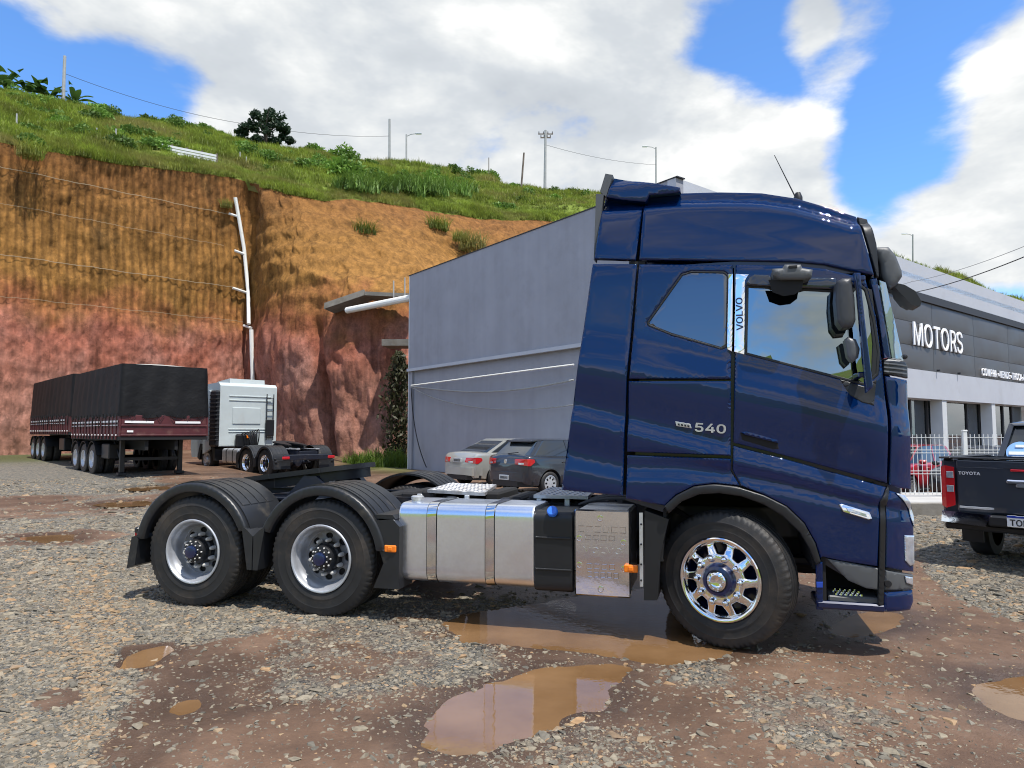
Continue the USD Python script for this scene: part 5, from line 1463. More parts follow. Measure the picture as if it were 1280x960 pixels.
obj('fairing_bracket', prism(sp_, 0.115, 0.16), MT['gap'], TRK)  # dark backing strip added to keep daylight out of the fairing gap
sp_ = fit([(797, 258), (812, 258), (806, 326), (788, 326)], g=lambda x, z: np.full_like(x, 0.22))
obj('fairing_bracket', prism(sp_, 0.24, 0.30), MT['gap'], TRK)  # second added dark strip, closing the gap at the upper fairing
# air deflector over the roof, with its rubber edge
cap = fit([(766, 219), (850, 234), (851, 240), (812, 243.5), (807, 252), (778, 249.5), (758, 246)], g=lambda x, z: np.full_like(x, 0.16))
obj('roof_deflector', sheet(Polygon(cap), lambda x, z: 0.155 + 0.10 * sm(z, float(cap[:, 1].max()) - 0.12, float(cap[:, 1].max()) + 0.02), 0.012, 0.04, 0.06), MT['paint'], TRK, smooth=35)
obj('roof_deflector_wing', prism(Polygon(cap).buffer(-0.006), 0.22, 2.28), MT['paint'], TRK)
obj('deflector_edge', prism(fit([(756.7, 217), (766, 218.5), (757.6, 246), (750, 239)], g=lambda x, z: np.full_like(x, 0.17)), 0.17, 2.3), MT['grey_plastic'], TRK)
obj('fairing_edge', prism(fit([(747.5, 247.5), (757, 248), (742.5, 324), (740.5, 322.5)], g=gy), 0.16, 0.24), MT['grey_plastic'], TRK)
rear_far = [(740, 329), (797, 329), (781, 540), (779, 621), (701, 613)]
obj('rear_fairing', mirror_y(sheet(Polygon(fit(rear_far)), gy, 0.01, 0.08, 0.04), 2.5), MT['paint'], TRK)
# sun visor, windscreen, front mirrors, antenna
obj('front_strip', sheet(Polygon(fit([(1072, 271), (1084, 274), (1096, 306), (1099, 346), (1096, 345), (1081, 292)], off=0.02)), lambda x, z: gy(x, z) + 0.02, 0.006, 0.03, 0.05), MT['black'], TRK)
vis = fit([(1090, 309), (1111, 308), (1120, 318), (1128, 338), (1128.5, 345), (1121, 356), (1112, 362), (1103, 345), (1101, 330)], g=lambda x, z: np.full_like(x, 0.22))
obj('sun_visor', cat(sheet(Polygon(vis), lambda x, z: np.full_like(x, 0.20) + 0.05 * (x - vis[:, 0].min()), 0.03, 0.03, 0.06), prism(Polygon(vis).buffer(-0.005), 0.27, 2.24)), MT['grey_plastic'], TRK, smooth=40)
ws = fit([(1099, 350), (1107.5, 353), (1129.5, 451), (1115, 447.5)], g=lambda x, z: gy(x, z) + 0.02)
obj('windscreen', cat(sheet(Polygon(ws), lambda x, z: gy(x, z) + 0.02, 0.004, 0.04, 0.02), prism(Polygon(ws).buffer(-0.004), 0.30, 2.2)), pbr('windscreen_glass', (0.25, 0.33, 0.37), 0.04, 0.55, coat=1.0), TRK, smooth=35)
fm = [T(*p, 0.30) for p in ((1116, 357), (1128, 360), (1140, 367), (1147, 379), (1146, 383), (1138, 381), (1129, 372), (1124, 366))]
obj('front_mirror', cat(prism(Polygon(fm).buffer(0.012).simplify(0.004), 0.24, 0.42), tube([[T(1108, 354, .3)[0], 0.33, T(1108, 354, .3)[1]], [T(1126, 362, .3)[0], 0.33, T(1126, 362, .3)[1]]], 0.02, 8)), MT['black'], TRK, smooth=35)
fm = [T(*p, 0.5) for p in ((1120, 361), (1134, 372), (1138, 384), (1130, 380), (1122, 370))]
obj('front_mirror', prism(Polygon(fm).buffer(0.008), 0.46, 0.6), MT['black'], TRK, smooth=35)
obj('washer_knob', lathe([(0, -0.02), (0.016, -0.016), (0.02, 0), (0.016, 0.02), (0, 0.02)], 10, (T(1131, 446, .28)[0], 0.28, T(1131, 446, .28)[1])), MT['black'], TRK)
a, b = T(996, 247, 0.5), T(968, 194, 0.5)
obj('antenna', cat(tube([[a[0], 0.5, a[1] - 0.02], [b[0], 0.5, b[1]]], [0.006, 0.003], 6), lathe([(0.0, 0.045), (0.02, 0.04), (0.035, 0.0), (0.035, -0.03)], 12, (a[0] + 0.01, 0.5, a[1]), 'z')), MT['black'], TRK)
# front face
fx = float(fit([(1128, 560)])[0, 0])
obj('front_panel', box(fx - 0.12, fx + 0.05, 0.36, 2.14, 1.35, 2.0, 0.05), MT['paint'], TRK)
obj('front_grille', box(fx - 0.10, fx + 0.05, 0.40, 2.14, 0.55, 1.32, 0.05), MT['black'], TRK)
obj('front_bumper', box(fx - 0.1, fx + 0.04, 0.40, 2.1, 0.32, 0.52, 0.05), MT['paint'], TRK)

# mirrors on the door
q = [T(*p, -0.16) for p in ((1067.5, 341), (1075.5, 341), (1078, 372), (1086, 440), (1091.5, 484), (1083, 491), (1078, 440), (1074.5, 398), (1071, 360))]
obj('mirror_arm', cat(sheet(Polygon(q), lambda x, z: np.full_like(x, -0.17), 0.012, 0.03, 0.05), *[box(T(1072, yy, 0)[0] - 0.02, T(1072, yy, 0)[0] + 0.03, -0.13, 0.08, T(1072, yy, 0)[1] - 0.02, T(1072, yy, 0)[1] + 0.02, 0.008) for yy in (352, 470)]), MT['paint'], TRK, smooth=35)
mh = [T(*p, -0.14) for p in ((1046, 352), (1053, 348), (1064, 348), (1068, 372), (1069.5, 400), (1066, 409), (1053, 410.5), (1047, 402), (1044.5, 375))]
obj('mirror_housing', cat(sheet(Polygon(mh).buffer(0), lambda x, z: np.full_like(x, -0.17), 0.03, 0.02, 0.03), prism(Polygon(mh).buffer(-0.004), -0.145, 0.02)), pbr('mirror_plastic', (0.035, 0.037, 0.042), 0.45), TRK, smooth=40)
mh = [T(*p, -0.12) for p in ((1056, 424), (1060, 421), (1070, 424), (1075, 436), (1073, 447), (1066, 453), (1060, 446))]
obj('wide_angle_mirror', cat(sheet(Polygon(mh).buffer(0), lambda x, z: np.full_like(x, -0.14), 0.025, 0.02, 0.03), prism(Polygon(mh).buffer(-0.004), -0.12, 0.0)), pbr('mirror_plastic_pale', (0.085, 0.09, 0.10), 0.4), TRK, smooth=40)
mh = [T(*p, -0.1) for p in ((965, 336), (978, 335), (981, 330.5), (1001, 330.5), (1003, 335), (1016, 337), (1014.5, 347), (1006, 349.5), (976, 349.5), (966.5, 344))]
obj('kerb_mirror', cat(sheet(Polygon(mh), lambda x, z: np.full_like(x, -0.12), 0.025, 0.02, 0.03), prism(Polygon(mh).buffer(-0.004), -0.095, 0.10)), MT['grey_plastic'], TRK, smooth=40)
mh = [T(*p, -0.1) for p in ((961, 349), (1005, 349), (1003, 360), (994, 367), (980, 369), (966, 364))]
obj('kerb_mirror_glass', prism(Polygon(mh), -0.075, -0.06), MT['gap'], TRK, smooth=30)
a = T(991, 333.5, -.12)
obj('kerb_mirror_badge', box(a[0] - 0.03, a[0] + 0.03, -0.128, -0.11, a[1] - 0.011, a[1] + 0.011, 0.004), MT['gap'], TRK)

# step well
sw = np.array([T(*p, 0.0) for p in ((1020, 704), (1104, 704), (1104, 766), (1020, 763))])
x0, x1, z0, z1 = sw[0, 0], sw[1, 0], float(T(1060, 764)[1]), float(T(1060, 700)[1])
obj('step_well', cat(box(x0 + 0.05, x1 + 0.2, 0.36, 0.40, z0 + 0.05, z1 + 0.1), box(x0 + 0.04, x0 + 0.07, 0.04, 0.36, z0 + 0.05, z1 + 0.05), box(x1 - 0.01, x1 + 0.02, 0.06, 0.36, z0, z1 + 0.02)), MT['gap'], TRK)
obj('step_sill', box(x0, x1 + 0.01, 0.02, 0.38, z0, z0 + 0.055, 0.012), MT['paint_low'], TRK)
zs = float(T(1070, 748)[1])
obj('step_plate', box(T(1037, 750)[0], x1 - 0.005, 0.05, 0.34, zs - 0.045, zs, 0.01), MT['grey_plastic'], TRK)
teeth = []
for k in range(13):
    for r in range(4):
        xx = T(1040, 750)[0] + 0.04 + 0.034 * k + 0.017 * (r % 2)
        if xx < x1 - 0.12:
            teeth.append(lathe([(0.012, 0.0), (0.010, 0.012), (0.006, 0.014)], 6, (xx, 0.09 + 0.055 * r, zs), 'z'))
obj('step_teeth', cat(*teeth), MT['chrome'], TRK)
panel('step_post', [(1020, 703), (1028.5, 703), (1029, 763), (1021, 762)], 'paint', 0.0, 0.0, 0.008)
panel('blue_reflector', [(1020.6, 727.5), (1028.6, 727.5), (1028.6, 734.5), (1020.8, 734.5)], 'bluetape', 0.0, -0.004, 0.002, depth=0.006)

# wheel arch liner, engine and underside
lin_ = arch.buffer(0.015)
obj('arch_liner', cat(prism(lin_.difference(arch.buffer(-0.01)).intersection(Polygon([(-5, 0.62), (5, 0.62), (5, 4), (-5, 4)])), 0.07, 0.85), prism(lin_.intersection(Polygon([(-5, 0.45), (5, 0.45), (5, 4), (-5, 4)])), 0.85, 0.88)), MT['gap'], TRK)
obj('engine_block', cat(box(-0.9, 0.9, 0.92, 1.58, 0.42, 1.2, 0.06), box(-1.9, -0.9, 1.0, 1.5, 0.48, 0.98, 0.1)), MT['gap'], TRK)
obj('drive_shaft', tube([[-1.9, 1.25, 0.72], [-2.6, 1.25, 0.64], [-3.3, 1.25, 0.55]], 0.06, 12), MT['frame'], TRK)
obj('front_axle', cat(tube([[0, 0.4, 0.5], [0, 0.7, 0.42], [0, 1.8, 0.42], [0, 2.1, 0.5]], 0.06, 10), box(-0.7, 0.75, 0.78, 0.88, 0.52, 0.60, 0.02), box(-0.7, 0.75, 1.62, 1.72, 0.52, 0.60, 0.02)), MT['frame'], TRK)
chassis_rails(TRK, XR - 0.62, 1.1)
axle(TRK, XR); axle(TRK, XM)

# mud flap between cab and chrome box
mf = np.array([T(*p, 0.05) for p in ((806, 638), (836, 649), (826, 690), (822, 750), (805, 750))])
obj('front_mud_flap', prism(mf, 0.04, 0.52), MT['black'], TRK)
mf = np.array([T(*p, 0.03) for p in ((799, 641), (803.5, 641), (804, 733), (800, 733))])
obj('flap_bracket', prism(mf, 0.02, 0.06), MT['satin'], TRK)
obj('flap_bolt', cat(*[lathe([(0.008, 0.02), (0.008, 0.012), (0, 0.012)], 8, (*[T(801.6, yy, .03)[0], 0.0, T(801.6, yy, .03)[1]],)) for yy in (655, 680, 705, 725)]), MT['black'], TRK)

# aluminium tank
yt = 0.10
xa, xb = T(497.5, 680, yt)[0], T(667.5, 685, yt)[0]
zt, zb = float(T(585, 629.5, yt + 0.08)[1]), float(T(585, 731.5, yt + 0.02)[1])


def tank(xa, xb, y0, y1, z0, z1, r, b):
    P = Polygon([(y0, z0), (y1, z0), (y1, z1), (y0, z1)]).buffer(-r).buffer(r, 10)
    outs = []
    for x, ins in ((xa, b), (xa + b * 0.3, b * 0.3), (xa + b, 0.0), (xb - b, 0.0), (xb - b * 0.3, b * 0.3), (xb, b)):
        q = np.array(P.buffer(-ins).exterior.coords)[:-1] if ins else np.array(P.exterior.coords)[:-1]
        outs.append(q)
    n = 72
    V = []
    for (x, ins), q in zip(((xa, b), (xa + b * 0.3, b * 0.3), (xa + b, 0), (xb - b, 0), (xb - b * 0.3, b * 0.3), (xb, b)), outs):
        ln = LineString(np.vstack([q, q[:1]]))
        pts = np.array([ln.interpolate(t, normalized=True).coords[0] for t in np.linspace(0, 1, n, endpoint=False)])
        k = np.argmin(np.abs(np.arctan2(pts[:, 1] - (z0 + z1) / 2, pts[:, 0] - (y0 + y1) / 2)))
        pts = np.roll(pts, -k, 0)
        V.append(np.column_stack([np.full(n, x), pts]))
    V = np.array(V)
    i, j = np.meshgrid(np.arange(len(V) - 1), np.arange(n), indexing='ij')
    f = np.stack([i * n + j, (i + 1) * n + j, (i + 1) * n + (j + 1) % n, i * n + (j + 1) % n], -1).reshape(-1, 4)
    f = np.vstack([f[:, [0, 2, 1]], f[:, [0, 3, 2]]])
    v = np.vstack([V.reshape(-1, 3), V[0].mean(0), V[-1].mean(0)])
    k = np.arange(n); e = (len(V) - 1) * n
    f = np.vstack([f, np.stack([np.full(n, len(v) - 2), k, (k + 1) % n], 1), np.stack([np.full(n, len(v) - 1), e + (k + 1) % n, e + k], 1)])
    m = trimesh.Trimesh(v, f, process=False)
    m.fix_normals()
    return m


obj('fuel_tank', tank(xa, xb, yt, yt + 0.62, zb, zt, 0.10, 0.022), MT['alu'], TRK, smooth=40)
for (p0, p1) in ((533, 546), (606, 618.5)):
    s0, s1 = T(p0, 680, yt)[0], T(p1, 680, yt)[0]
    obj('tank_strap', tank(s0 + 0.006, s1 - 0.006, yt - 0.006, yt + 0.626, zb - 0.006, zt + 0.006, 0.105, 0.002), MT['chrome_strap'], TRK, smooth=40)
    obj('strap_rubber', tank(s0, s1, yt - 0.003, yt + 0.623, zb - 0.003, zt + 0.003, 0.104, 0.001), MT['black'], TRK, smooth=40)
for s in (T(540, 700, .3)[0], T(612, 700, .3)[0]):
    obj('tank_bracket', box(s - 0.04, s + 0.04, yt + 0.62, 0.83, zb + 0.05, zt, 0.01), MT['frame'], TRK)
cx = T(522, 628, yt + 0.16)[0]
obj('fuel_cap', lathe([(0.05, 0.0), (0.05, 0.02), (0.058, 0.022), (0.058, 0.045), (0.045, 0.055), (0.0, 0.058)], 24, (cx, yt + 0.16, zt - 0.004), 'z'), MT['satin'], TRK, smooth=35)

# black additive tank with blue cap
xa2, xb2 = T(671, 690, 0.12)[0], T(716, 690, 0.12)[0]
za, zbm = float(T(693, 638, 0.2)[1]), float(T(693, 741, 0.12)[1])
obj('additive_tank', tank(xa2 - 0.03, xb2, 0.12, 0.66, zbm, za, 0.06, 0.02), MT['black'], TRK, smooth=35)
for yy in (672.5, 712):
    zz = T(693, yy, 0.12)[1]
    obj('tank_rib', box(xa2 - 0.01, xb2 - 0.01, 0.108, 0.13, zz - 0.008, zz + 0.008, 0.004), MT['black'], TRK)
zz = T(692, 640, 0.16)
obj('additive_cap', turn(lathe([(0.036, 0.03), (0.036, 0.0), (0.045, -0.004), (0.045, -0.03), (0.038, -0.038), (0.0, -0.04)], 20, (zz[0], 0.13, zz[1]), 'y'), -35, [1, 0, 0], (zz[0], 0.13, zz[1])), MT['bluecap'], TRK, smooth=35)

# polished box with stamped lettering
xa3, xb3 = T(718, 690, 0.10)[0], T(788, 690, 0.10)[0]
zc3, zd3 = float(T(752, 637.5, 0.10)[1]), float(T(752, 746, 0.10)[1])
chb = pbr('stamped_chrome', (0.80, 0.78, 0.76), 0.09, 1.0, bump=0.002, bs=5)
obj('battery_box_cover', box(xa3, xb3, 0.10, 0.14, zd3, zc3, 0.012), chb, TRK, smooth=25)
obj('battery_box', box(xa3 + 0.01, xb3 - 0.01, 0.142, 0.70, zd3 + 0.03, zc3 - 0.004, 0.02), MT['satin'], TRK)
hx = (xb3 - xa3) / 225.0
emb = []
m = lettering('VOLVO', 0.046, 0.014, 1.45, True)
v = m.vertices.copy(); w_ = v[:, 0].max()
m.vertices = np.stack([xa3 + (xb3 - xa3) * 0.5 - w_ / 2 + v[:, 0], 0.106 - v[:, 2], zd3 + (zc3 - zd3) * 0.495 + v[:, 1]], 1)
obj('stamped_name', m, chb, TRK, smooth=20)


def glyph_row(z, n, x0, x1, h, seed):
    r = np.random.default_rng(seed)
    out = []
    w = (x1 - x0) / n
    for k in range(n):
        a = x0 + w * (k + 0.12); b = x0 + w * (k + 0.88); t = 0.0065
        bars = [(a, b, z + h - t, z + h), (a, b, z, z + t), (a, a + t, z, z + h), (b - t, b, z, z + h)]
        if n > 5:
            bars = [bars[i] for i in r.permutation(4)[:3]]
        out += [box(p0, p1, 0.097, 0.104, q0, q1, 0.002) for p0, p1, q0, q1 in bars]
    return out


W3, H3 = xb3 - xa3, zc3 - zd3
emb = glyph_row(zd3 + H3 * 0.735, 6, xa3 + W3 * 0.06, xa3 + W3 * 0.94, H3 * 0.075, 1) + glyph_row(zd3 + H3 * 0.645, 4, xa3 + W3 * 0.18, xa3 + W3 * 0.74, H3 * 0.06, 4) + glyph_row(zd3 + H3 * 0.31, 4, xa3 + W3 * 0.20, xa3 + W3 * 0.74, H3 * 0.065, 2) + glyph_row(zd3 + H3 * 0.215, 5, xa3 + W3 * 0.22, xa3 + W3 * 0.80, H3 * 0.065, 3)
obj('stamped_marks', cat(*emb), chb, TRK, smooth=20)
for fx_, fz_ in ((0.47, 0.90), (0.09, 0.66), (0.88, 0.63), (0.09, 0.35), (0.88, 0.33), (0.47, 0.085)):
    obj('box_fastener', lathe([(0.026, 0.004), (0.026, -0.003), (0.018, -0.004), (0.015, 0.003), (0.0, 0.003)], 20, (xa3 + W3 * fx_, 0.098, zd3 + H3 * fz_)), MT['chrome_strap'], TRK, smooth=30)
for X, Y, yy in ((788.5, 711, 0.06), (487.5, 686, 0.01)):
    a = T(X, Y, yy)
    obj('side_marker_lamp', cat(box(a[0] - 0.055, a[0] + 0.055, yy - 0.004, yy + 0.03, a[1] - 0.030, a[1] + 0.030, 0.008), box(a[0] - 0.02, a[0] + 0.02, yy - 0.012, yy, a[1] - 0.018, a[1] + 0.018, 0.006)), MT['orange'], TRK, smooth=25)

# walkway plates and what lies on the frame
for pts in (((534, 612), (562, 603.5), (620.5, 605.5), (606, 616)), ((667, 618.5), (688, 608.5), (745, 611), (735, 620))):
    zp = 1.06
    dpt = []
    for (a, b) in pts:
        d = ray(a, b); w = CAM + d * (zp - CAM[2]) / d[2] - np.array([TO[0], TO[1], 0])
        dpt.append((TC * w[0] - TS * w[1], TS * w[0] + TC * w[1]))
    P = Polygon(dpt)
    x0_, y0_, x1_, y1_ = P.bounds
    obj('walkway_plate', slab(P, zp - 0.03, zp), MT['plate'], TRK)
    lug = []
    for k, xx in enumerate(np.arange(x0_, x1_, 0.06)):
        for j, yy in enumerate(np.arange(y0_, y1_, 0.06)):
            if P.buffer(-0.03).contains(Point(xx, yy)):
                s = 1 if (k + j) % 2 else -1
                lug.append(hull([[xx - 0.022, yy - s * 0.012, zp], [xx + 0.022, yy + s * 0.012, zp], [xx - 0.016, yy - s * 0.018, zp], [xx + 0.016, yy + s * 0.018, zp], [xx, yy, zp + 0.008]]))
    obj('plate_lugs', cat(*lug), MT['plate'], TRK, smooth=False)
    for xx in (x0_ + 0.08, x1_ - 0.22):
        obj('plate_bracket', box(xx, xx + 0.05, y0_ + 0.04, y0_ + 0.07, zp - 0.16, zp - 0.03, 0.006), MT['satin'], TRK)
a = T(598, 613, 1.2)
obj('air_cap', lathe([(0.10, 0.0), (0.10, 0.03), (0.085, 0.05), (0.0, 0.055)], 24, (a[0], 1.15, 0.99), 'z'), MT['whiteplastic'], TRK)
obj('air_hose', cat(*[tube(smooth_line([(xb3 - 0.5, 0.55 + 0.07 * k, 0.99), (xb3 - 0.1, 0.5 + 0.06 * k, 1.06 + 0.02 * k), (xb3 + 0.25, 0.45, 1.0 + 0.02 * k), (xb3 + 0.5, 0.6, 0.86)], 16), 0.014, 6) for k in range(3)]), MT['black'], TRK)
obj('air_tank', lathe([(0, 0), (0.09, 0.01), (0.125, 0.05), (0.125, 0.65), (0.09, 0.69), (0, 0.70)], 24, (XM + 0.95, 1.25, 0.62), 'x'), MT['frame'], TRK)
obj('valve_cluster', cat(*[box(XM + 0.15 + 0.22 * k, XM + 0.30 + 0.22 * k, 0.9, 1.6, 0.93, 1.01 + 0.02 * (k % 3), 0.02) for k in range(9)]), MT['gap'], TRK)
fifth_wheel(TRK, -4.02, 1.20, tilt=7)
obj('rear_cross_beam', box(XR - 0.66, XR - 0.60, 0.60, 1.90, 0.70, 0.98, 0.02), MT['frame'], TRK)
obj('tail_lamp_board', cat(box(XR - 0.75, XR - 0.68, 0.10, 0.62, 0.52, 0.66, 0.01), box(XR - 0.75, XR - 0.68, 1.88, 2.4, 0.52, 0.66, 0.01)), MT['red'], TRK)

# wheels and mudguards
for X in (XR, XM):
    drive_wheel(TRK, (X, 0.03, AX - 0.005))
    drive_wheel(TRK, (X, 2.47, AX - 0.005), False, True)
fender_set(TRK, XR, XM, 0.66, 1)
fender_set(TRK, XR, XM, 0.66, -1)

# chrome front wheel, steered
STEER = -20.0
FW = thing('front_wheel', 'steered front wheel with polished ten-spoke rim', None, (0, 0.04, AX + 0.003), STEER, parent=TRK)
M_TYRE_F = tyre_mesh(0.515, 0.30, 0.312, 72)
obj('tyre', M_TYRE_F, MT['rubber'], FW, smooth=40)
obj('rim_lip', lathe([(0.306, 0.03), (0.313, 0.010), (0.316, -0.002), (0.308, -0.007), (0.294, -0.005), (0.285, 0.004), (0.281, 0.022), (0.279, 0.06)], 96), MT['chrome'], FW, smooth=40)
S = Point(0, 0).buffer(0.283, 64).difference(Point(0, 0).buffer(0.115, 48))
for k in range(10):
    a = 2 * math.pi * (k + 0.5) / 10
    a0, a1 = a - 0.205, a + 0.215
    w_ = Polygon([(0.196 * math.cos(a - 0.17), 0.196 * math.sin(a - 0.17)), (0.272 * math.cos(a0), 0.272 * math.sin(a0)), (0.276 * math.cos(a), 0.276 * math.sin(a)), (0.272 * math.cos(a1), 0.272 * math.sin(a1)), (0.196 * math.cos(a + 0.09), 0.196 * math.sin(a + 0.09))]).buffer(-0.012).buffer(0.012)
    S = S.difference(w_)
sp = prism(S, 0.020, 0.045)
v = sp.vertices.copy(); rad = np.hypot(v[:, 0], v[:, 2])
sp2 = sheet(S, lambda x, z: 0.022 - 0.03 * sm(np.hypot(x, z), 0.265, 0.17), 0.012, 0.018, 0.035)
obj('spokes', sp2, MT['chrome'], FW, smooth=40)
obj('rim_barrel', lathe([(0.281, 0.05), (0.278, 0.12), (0.26, 0.2), (0.0, 0.2)], 64), MT['navyhub'], FW, smooth=35)
for k in range(10):
    a = 2 * math.pi * (k + 0.02) / 10
    obj('wheel_nut', shift(lathe([(0.0, -0.052), (0.012, -0.051), (0.020, -0.044), (0.024, -0.03), (0.024, -0.012), (0.03, -0.008), (0.03, 0.01)], 16), [0.168 * math.cos(a), -0.004, 0.168 * math.sin(a)]), MT['chrome'], FW, smooth=40)
obj('hub', lathe([(0.132, 0.02), (0.132, -0.01), (0.12, -0.035), (0.108, -0.052), (0.085, -0.058), (0.08, -0.045), (0.0, -0.04)], 48), MT['navyhub'], FW, smooth=35)
obj('hub_cap', lathe([(0.074, -0.04), (0.074, -0.072), (0.066, -0.082), (0.05, -0.086), (0.044, -0.075), (0.03, -0.07), (0.0, -0.068)], 40), MT['chrome'], FW, smooth=35)
obj('hub_bolts', cat(*[nut(0.0065, 0.008, [0.058 * math.cos(a), -0.083, 0.058 * math.sin(a)]) for a in np.arange(0, 6.2, 0.6283)]), MT['chrome'], FW)
FW2 = thing('front_wheel', None, None, (0, 2.46, AX + 0.003), 180 + STEER, parent=TRK)
obj('tyre', M_TYRE_F, MT['rubber'], FW2, smooth=40)
obj('spokes', sp2, MT['chrome'], FW2, smooth=40)


# ================================================================== THE DEALERSHIP BUILDING
def v3(p, z):
    return np.array([p[0], p[1], z])


pa = D(512, 345, 31.2)
HZ = pa[2]
d_at = lambda px, py: (HZ - CAM[2]) * ray(px, py)[1] / ray(px, py)[2]
A2 = pa[:2]
K2 = D(845, 222, d_at(845, 222))[:2]
R2_ = D(1280, 377, d_at(1280, 377))[:2]
U, V_ = unit(A2 - K2), unit(R2_ - K2)
NU, NV = np.array([U[1], -U[0]]), np.array([V_[1], -V_[0]])
if np.dot(NU, K2) > 0: NU = -NU
if np.dot(NV, K2) > 0: NV = -NV
LW = np.linalg.norm(A2 - K2)


def strip(o, d, n, t0, t1, z0, z1, out, back):
    """Upright slab along a wall line, from 'back' behind the face to 'out' in front of it."""
    return hull([v3(o + d * t + n * s, z) for t in (t0, t1) for s in (out, -back) for z in (z0, z1)])


def facade_t(px):
    k = ray(px, 540)[0] / ray(px, 540)[1]
    return (k * K2[1] - K2[0]) / (V_[0] - k * V_[1])


def facade_z(px, py):
    t = facade_t(px); p = K2 + V_ * t
    return CAM[2] + p[1] * ray(px, py)[2] / ray(px, py)[1]


def wall_t(px):
    k = ray(px, 540)[0] / ray(px, 540)[1]
    return (k * K2[1] - K2[0]) / (U[0] - k * U[1])


def wall_z(px, py):
    p = K2 + U * wall_t(px)
    return CAM[2] + p[1] * ray(px, py)[2] / ray(px, py)[1]


BLD = thing('dealership_building', 'grey vehicle dealership with a dark sign fascia and a tall blank side wall', 'building')
zl = float(wall_z(600, 449))
TE = facade_t(1280) + 14
obj('side_wall', strip(K2, U, NU, 0, LW, zl, HZ, 0.0, 0.3), MT['plaster'], BLD)
obj('side_wall_lower', strip(K2, U, NU, 0.3, LW - 0.32, -0.8, zl + 0.01, -0.10, 0.3), MT['plaster'], BLD)
obj('wall_jamb', strip(K2, U, NU, LW - 0.33, LW - 0.003, -0.8, zl - 0.002, 0.0, 0.3), MT['plaster'], BLD)
obj('wall_ledge', strip(K2, U, NU, -0.02, LW + 0.02, zl - 0.09, zl + 0.03, 0.09, 0.2), MT['plaster_light'], BLD)
obj('wall_corner_bead', strip(K2, U, NU, LW - 0.05, LW + 0.012, -0.8, HZ - 0.02, 0.012, 0.1), MT['column'], BLD)
obj('roof_flashing', strip(K2, U, NU, -0.06, LW + 0.06, HZ + 0.003, HZ + 0.035, 0.02, 0.31), MT['roofedge'], BLD)
back = [v3(A2 + V_ * 0.2, 0), v3(K2 + V_ * 0.2, 0), v3(K2 + V_ * TE, 0), v3(A2 + V_ * TE, 0)]
obj('roof', hull([p + [0, 0, z] for p in back for z in (HZ - 0.7, HZ - 0.5)]), MT['satin'], BLD)
obj('rear_wall', strip(A2, V_, -U * -1.0, 0.3, TE, -0.8, HZ - 0.5, 0.0, 0.2), MT['plaster'], BLD)
z_blk1, z_blk0 = float(facade_z(1200, 380.5)), float(facade_z(1200, 389))
z_f0, z_b0 = float(facade_z(1200, 469)), float(facade_z(1200, 501.5))
obj('parapet', strip(K2, V_, NV, 0, TE, z_blk1, HZ, 0.0, 0.3), MT['plaster_light'], BLD)
obj('parapet_trim', strip(K2, V_, NV, 0.1, TE, z_blk0, z_blk1 + 0.003, 0.14, 0.3), MT['roofedge'], BLD)
obj('fascia_backing', strip(K2, V_, NV, 0.1, TE, z_f0, z_blk0 + 0.003, 0.02, 0.3), MT['gap'], BLD)
te = [facade_t(1169) + 4.72 * k for k in range(-4, 6)]
zr = np.linspace(z_f0 + 0.01, z_blk0 - 0.005, 4)
for a, b in zip(te[:-1], te[1:]):
    for z0, z1 in zip(zr[:-1], zr[1:]):
        if b < 0.2 or a > TE:
            continue
        a_ = max(a, 0.15)
        n = 6
        g = []
        for i in range(n + 1):
            for j in range(n + 1):
                s, q = i / n, j / n
                bul = 0.05 + 0.05 * math.sin(math.pi * s) ** 0.5 * math.sin(math.pi * q) ** 0.6
                p = K2 + V_ * (a_ + 0.012 + (b - a_ - 0.024) * s) + NV * bul
                g.append(v3(p, z0 + 0.008 + (z1 - z0 - 0.016) * q))
        g = np.array(g).reshape(n + 1, n + 1, 3)
        obj('fascia_panel', grid_mesh(g), MT['fascia'], BLD, smooth=True)
obj('fascia_beam', strip(K2, V_, NV, 0.0, TE, z_b0, z_f0 - 0.003, 0.10, 0.3), MT['plaster_light'], BLD)
for a in (facade_t(1170), facade_t(1196)):
    obj('spot_lamp', strip(K2, V_, NV, a, a + 0.07, z_f0 + 0.02, z_f0 + 0.09, 0.24, -0.12), MT['roofedge'], BLD)
obj('shop_back_wall', strip(K2, V_, NV, 0.3, TE, -0.8, z_b0, -3.6, 3.8), MT['column'], BLD)
obj('shop_ceiling', strip(K2, V_, NV, 0.3, TE, z_b0 - 0.02, z_b0 + 0.12, -0.31, 3.6), MT['column'], BLD)
obj('shop_floor', strip(K2, V_, NV, 0.3, TE, -0.52, -0.42, 0.3, 3.6), MT['paving'], BLD)
for px in (1180, 1241.5, 1296, 1100):
    t0 = facade_t(px)
    obj('column', strip(K2, V_, NV, t0 - 0.24, t0 + 0.24, -0.8, z_b0 - 0.003, 0.06, 0.42), MT['column'], BLD)
gx_ = [facade_t(p) for p in (1060, 1086, 1110, 1130, 1154, 1175, 1196.5, 1224, 1240, 1257, 1268, 1279, 1292)]
for a, b in zip(gx_[:-1], gx_[1:]):
    obj('shop_window', strip(K2, V_, NV, a + 0.04, b - 0.04, -0.42, z_b0 - 0.002, -0.50, 0.512), MT['glass_shop'], BLD)
    obj('window_mullion', strip(K2, V_, NV, a - 0.07, a + 0.07, -0.42, z_b0 - 0.003, -0.44, 0.56), MT['roofedge'], BLD)
for k, (a, b) in enumerate(zip(gx_[::2][:-1], gx_[1::2])):
    obj('window_blind', strip(K2, V_, NV, a + 0.1, b - 0.1, -0.4, z_b0 - 0.05, -0.72, 0.75), MT['column' if k % 3 else 'plaster'], BLD)


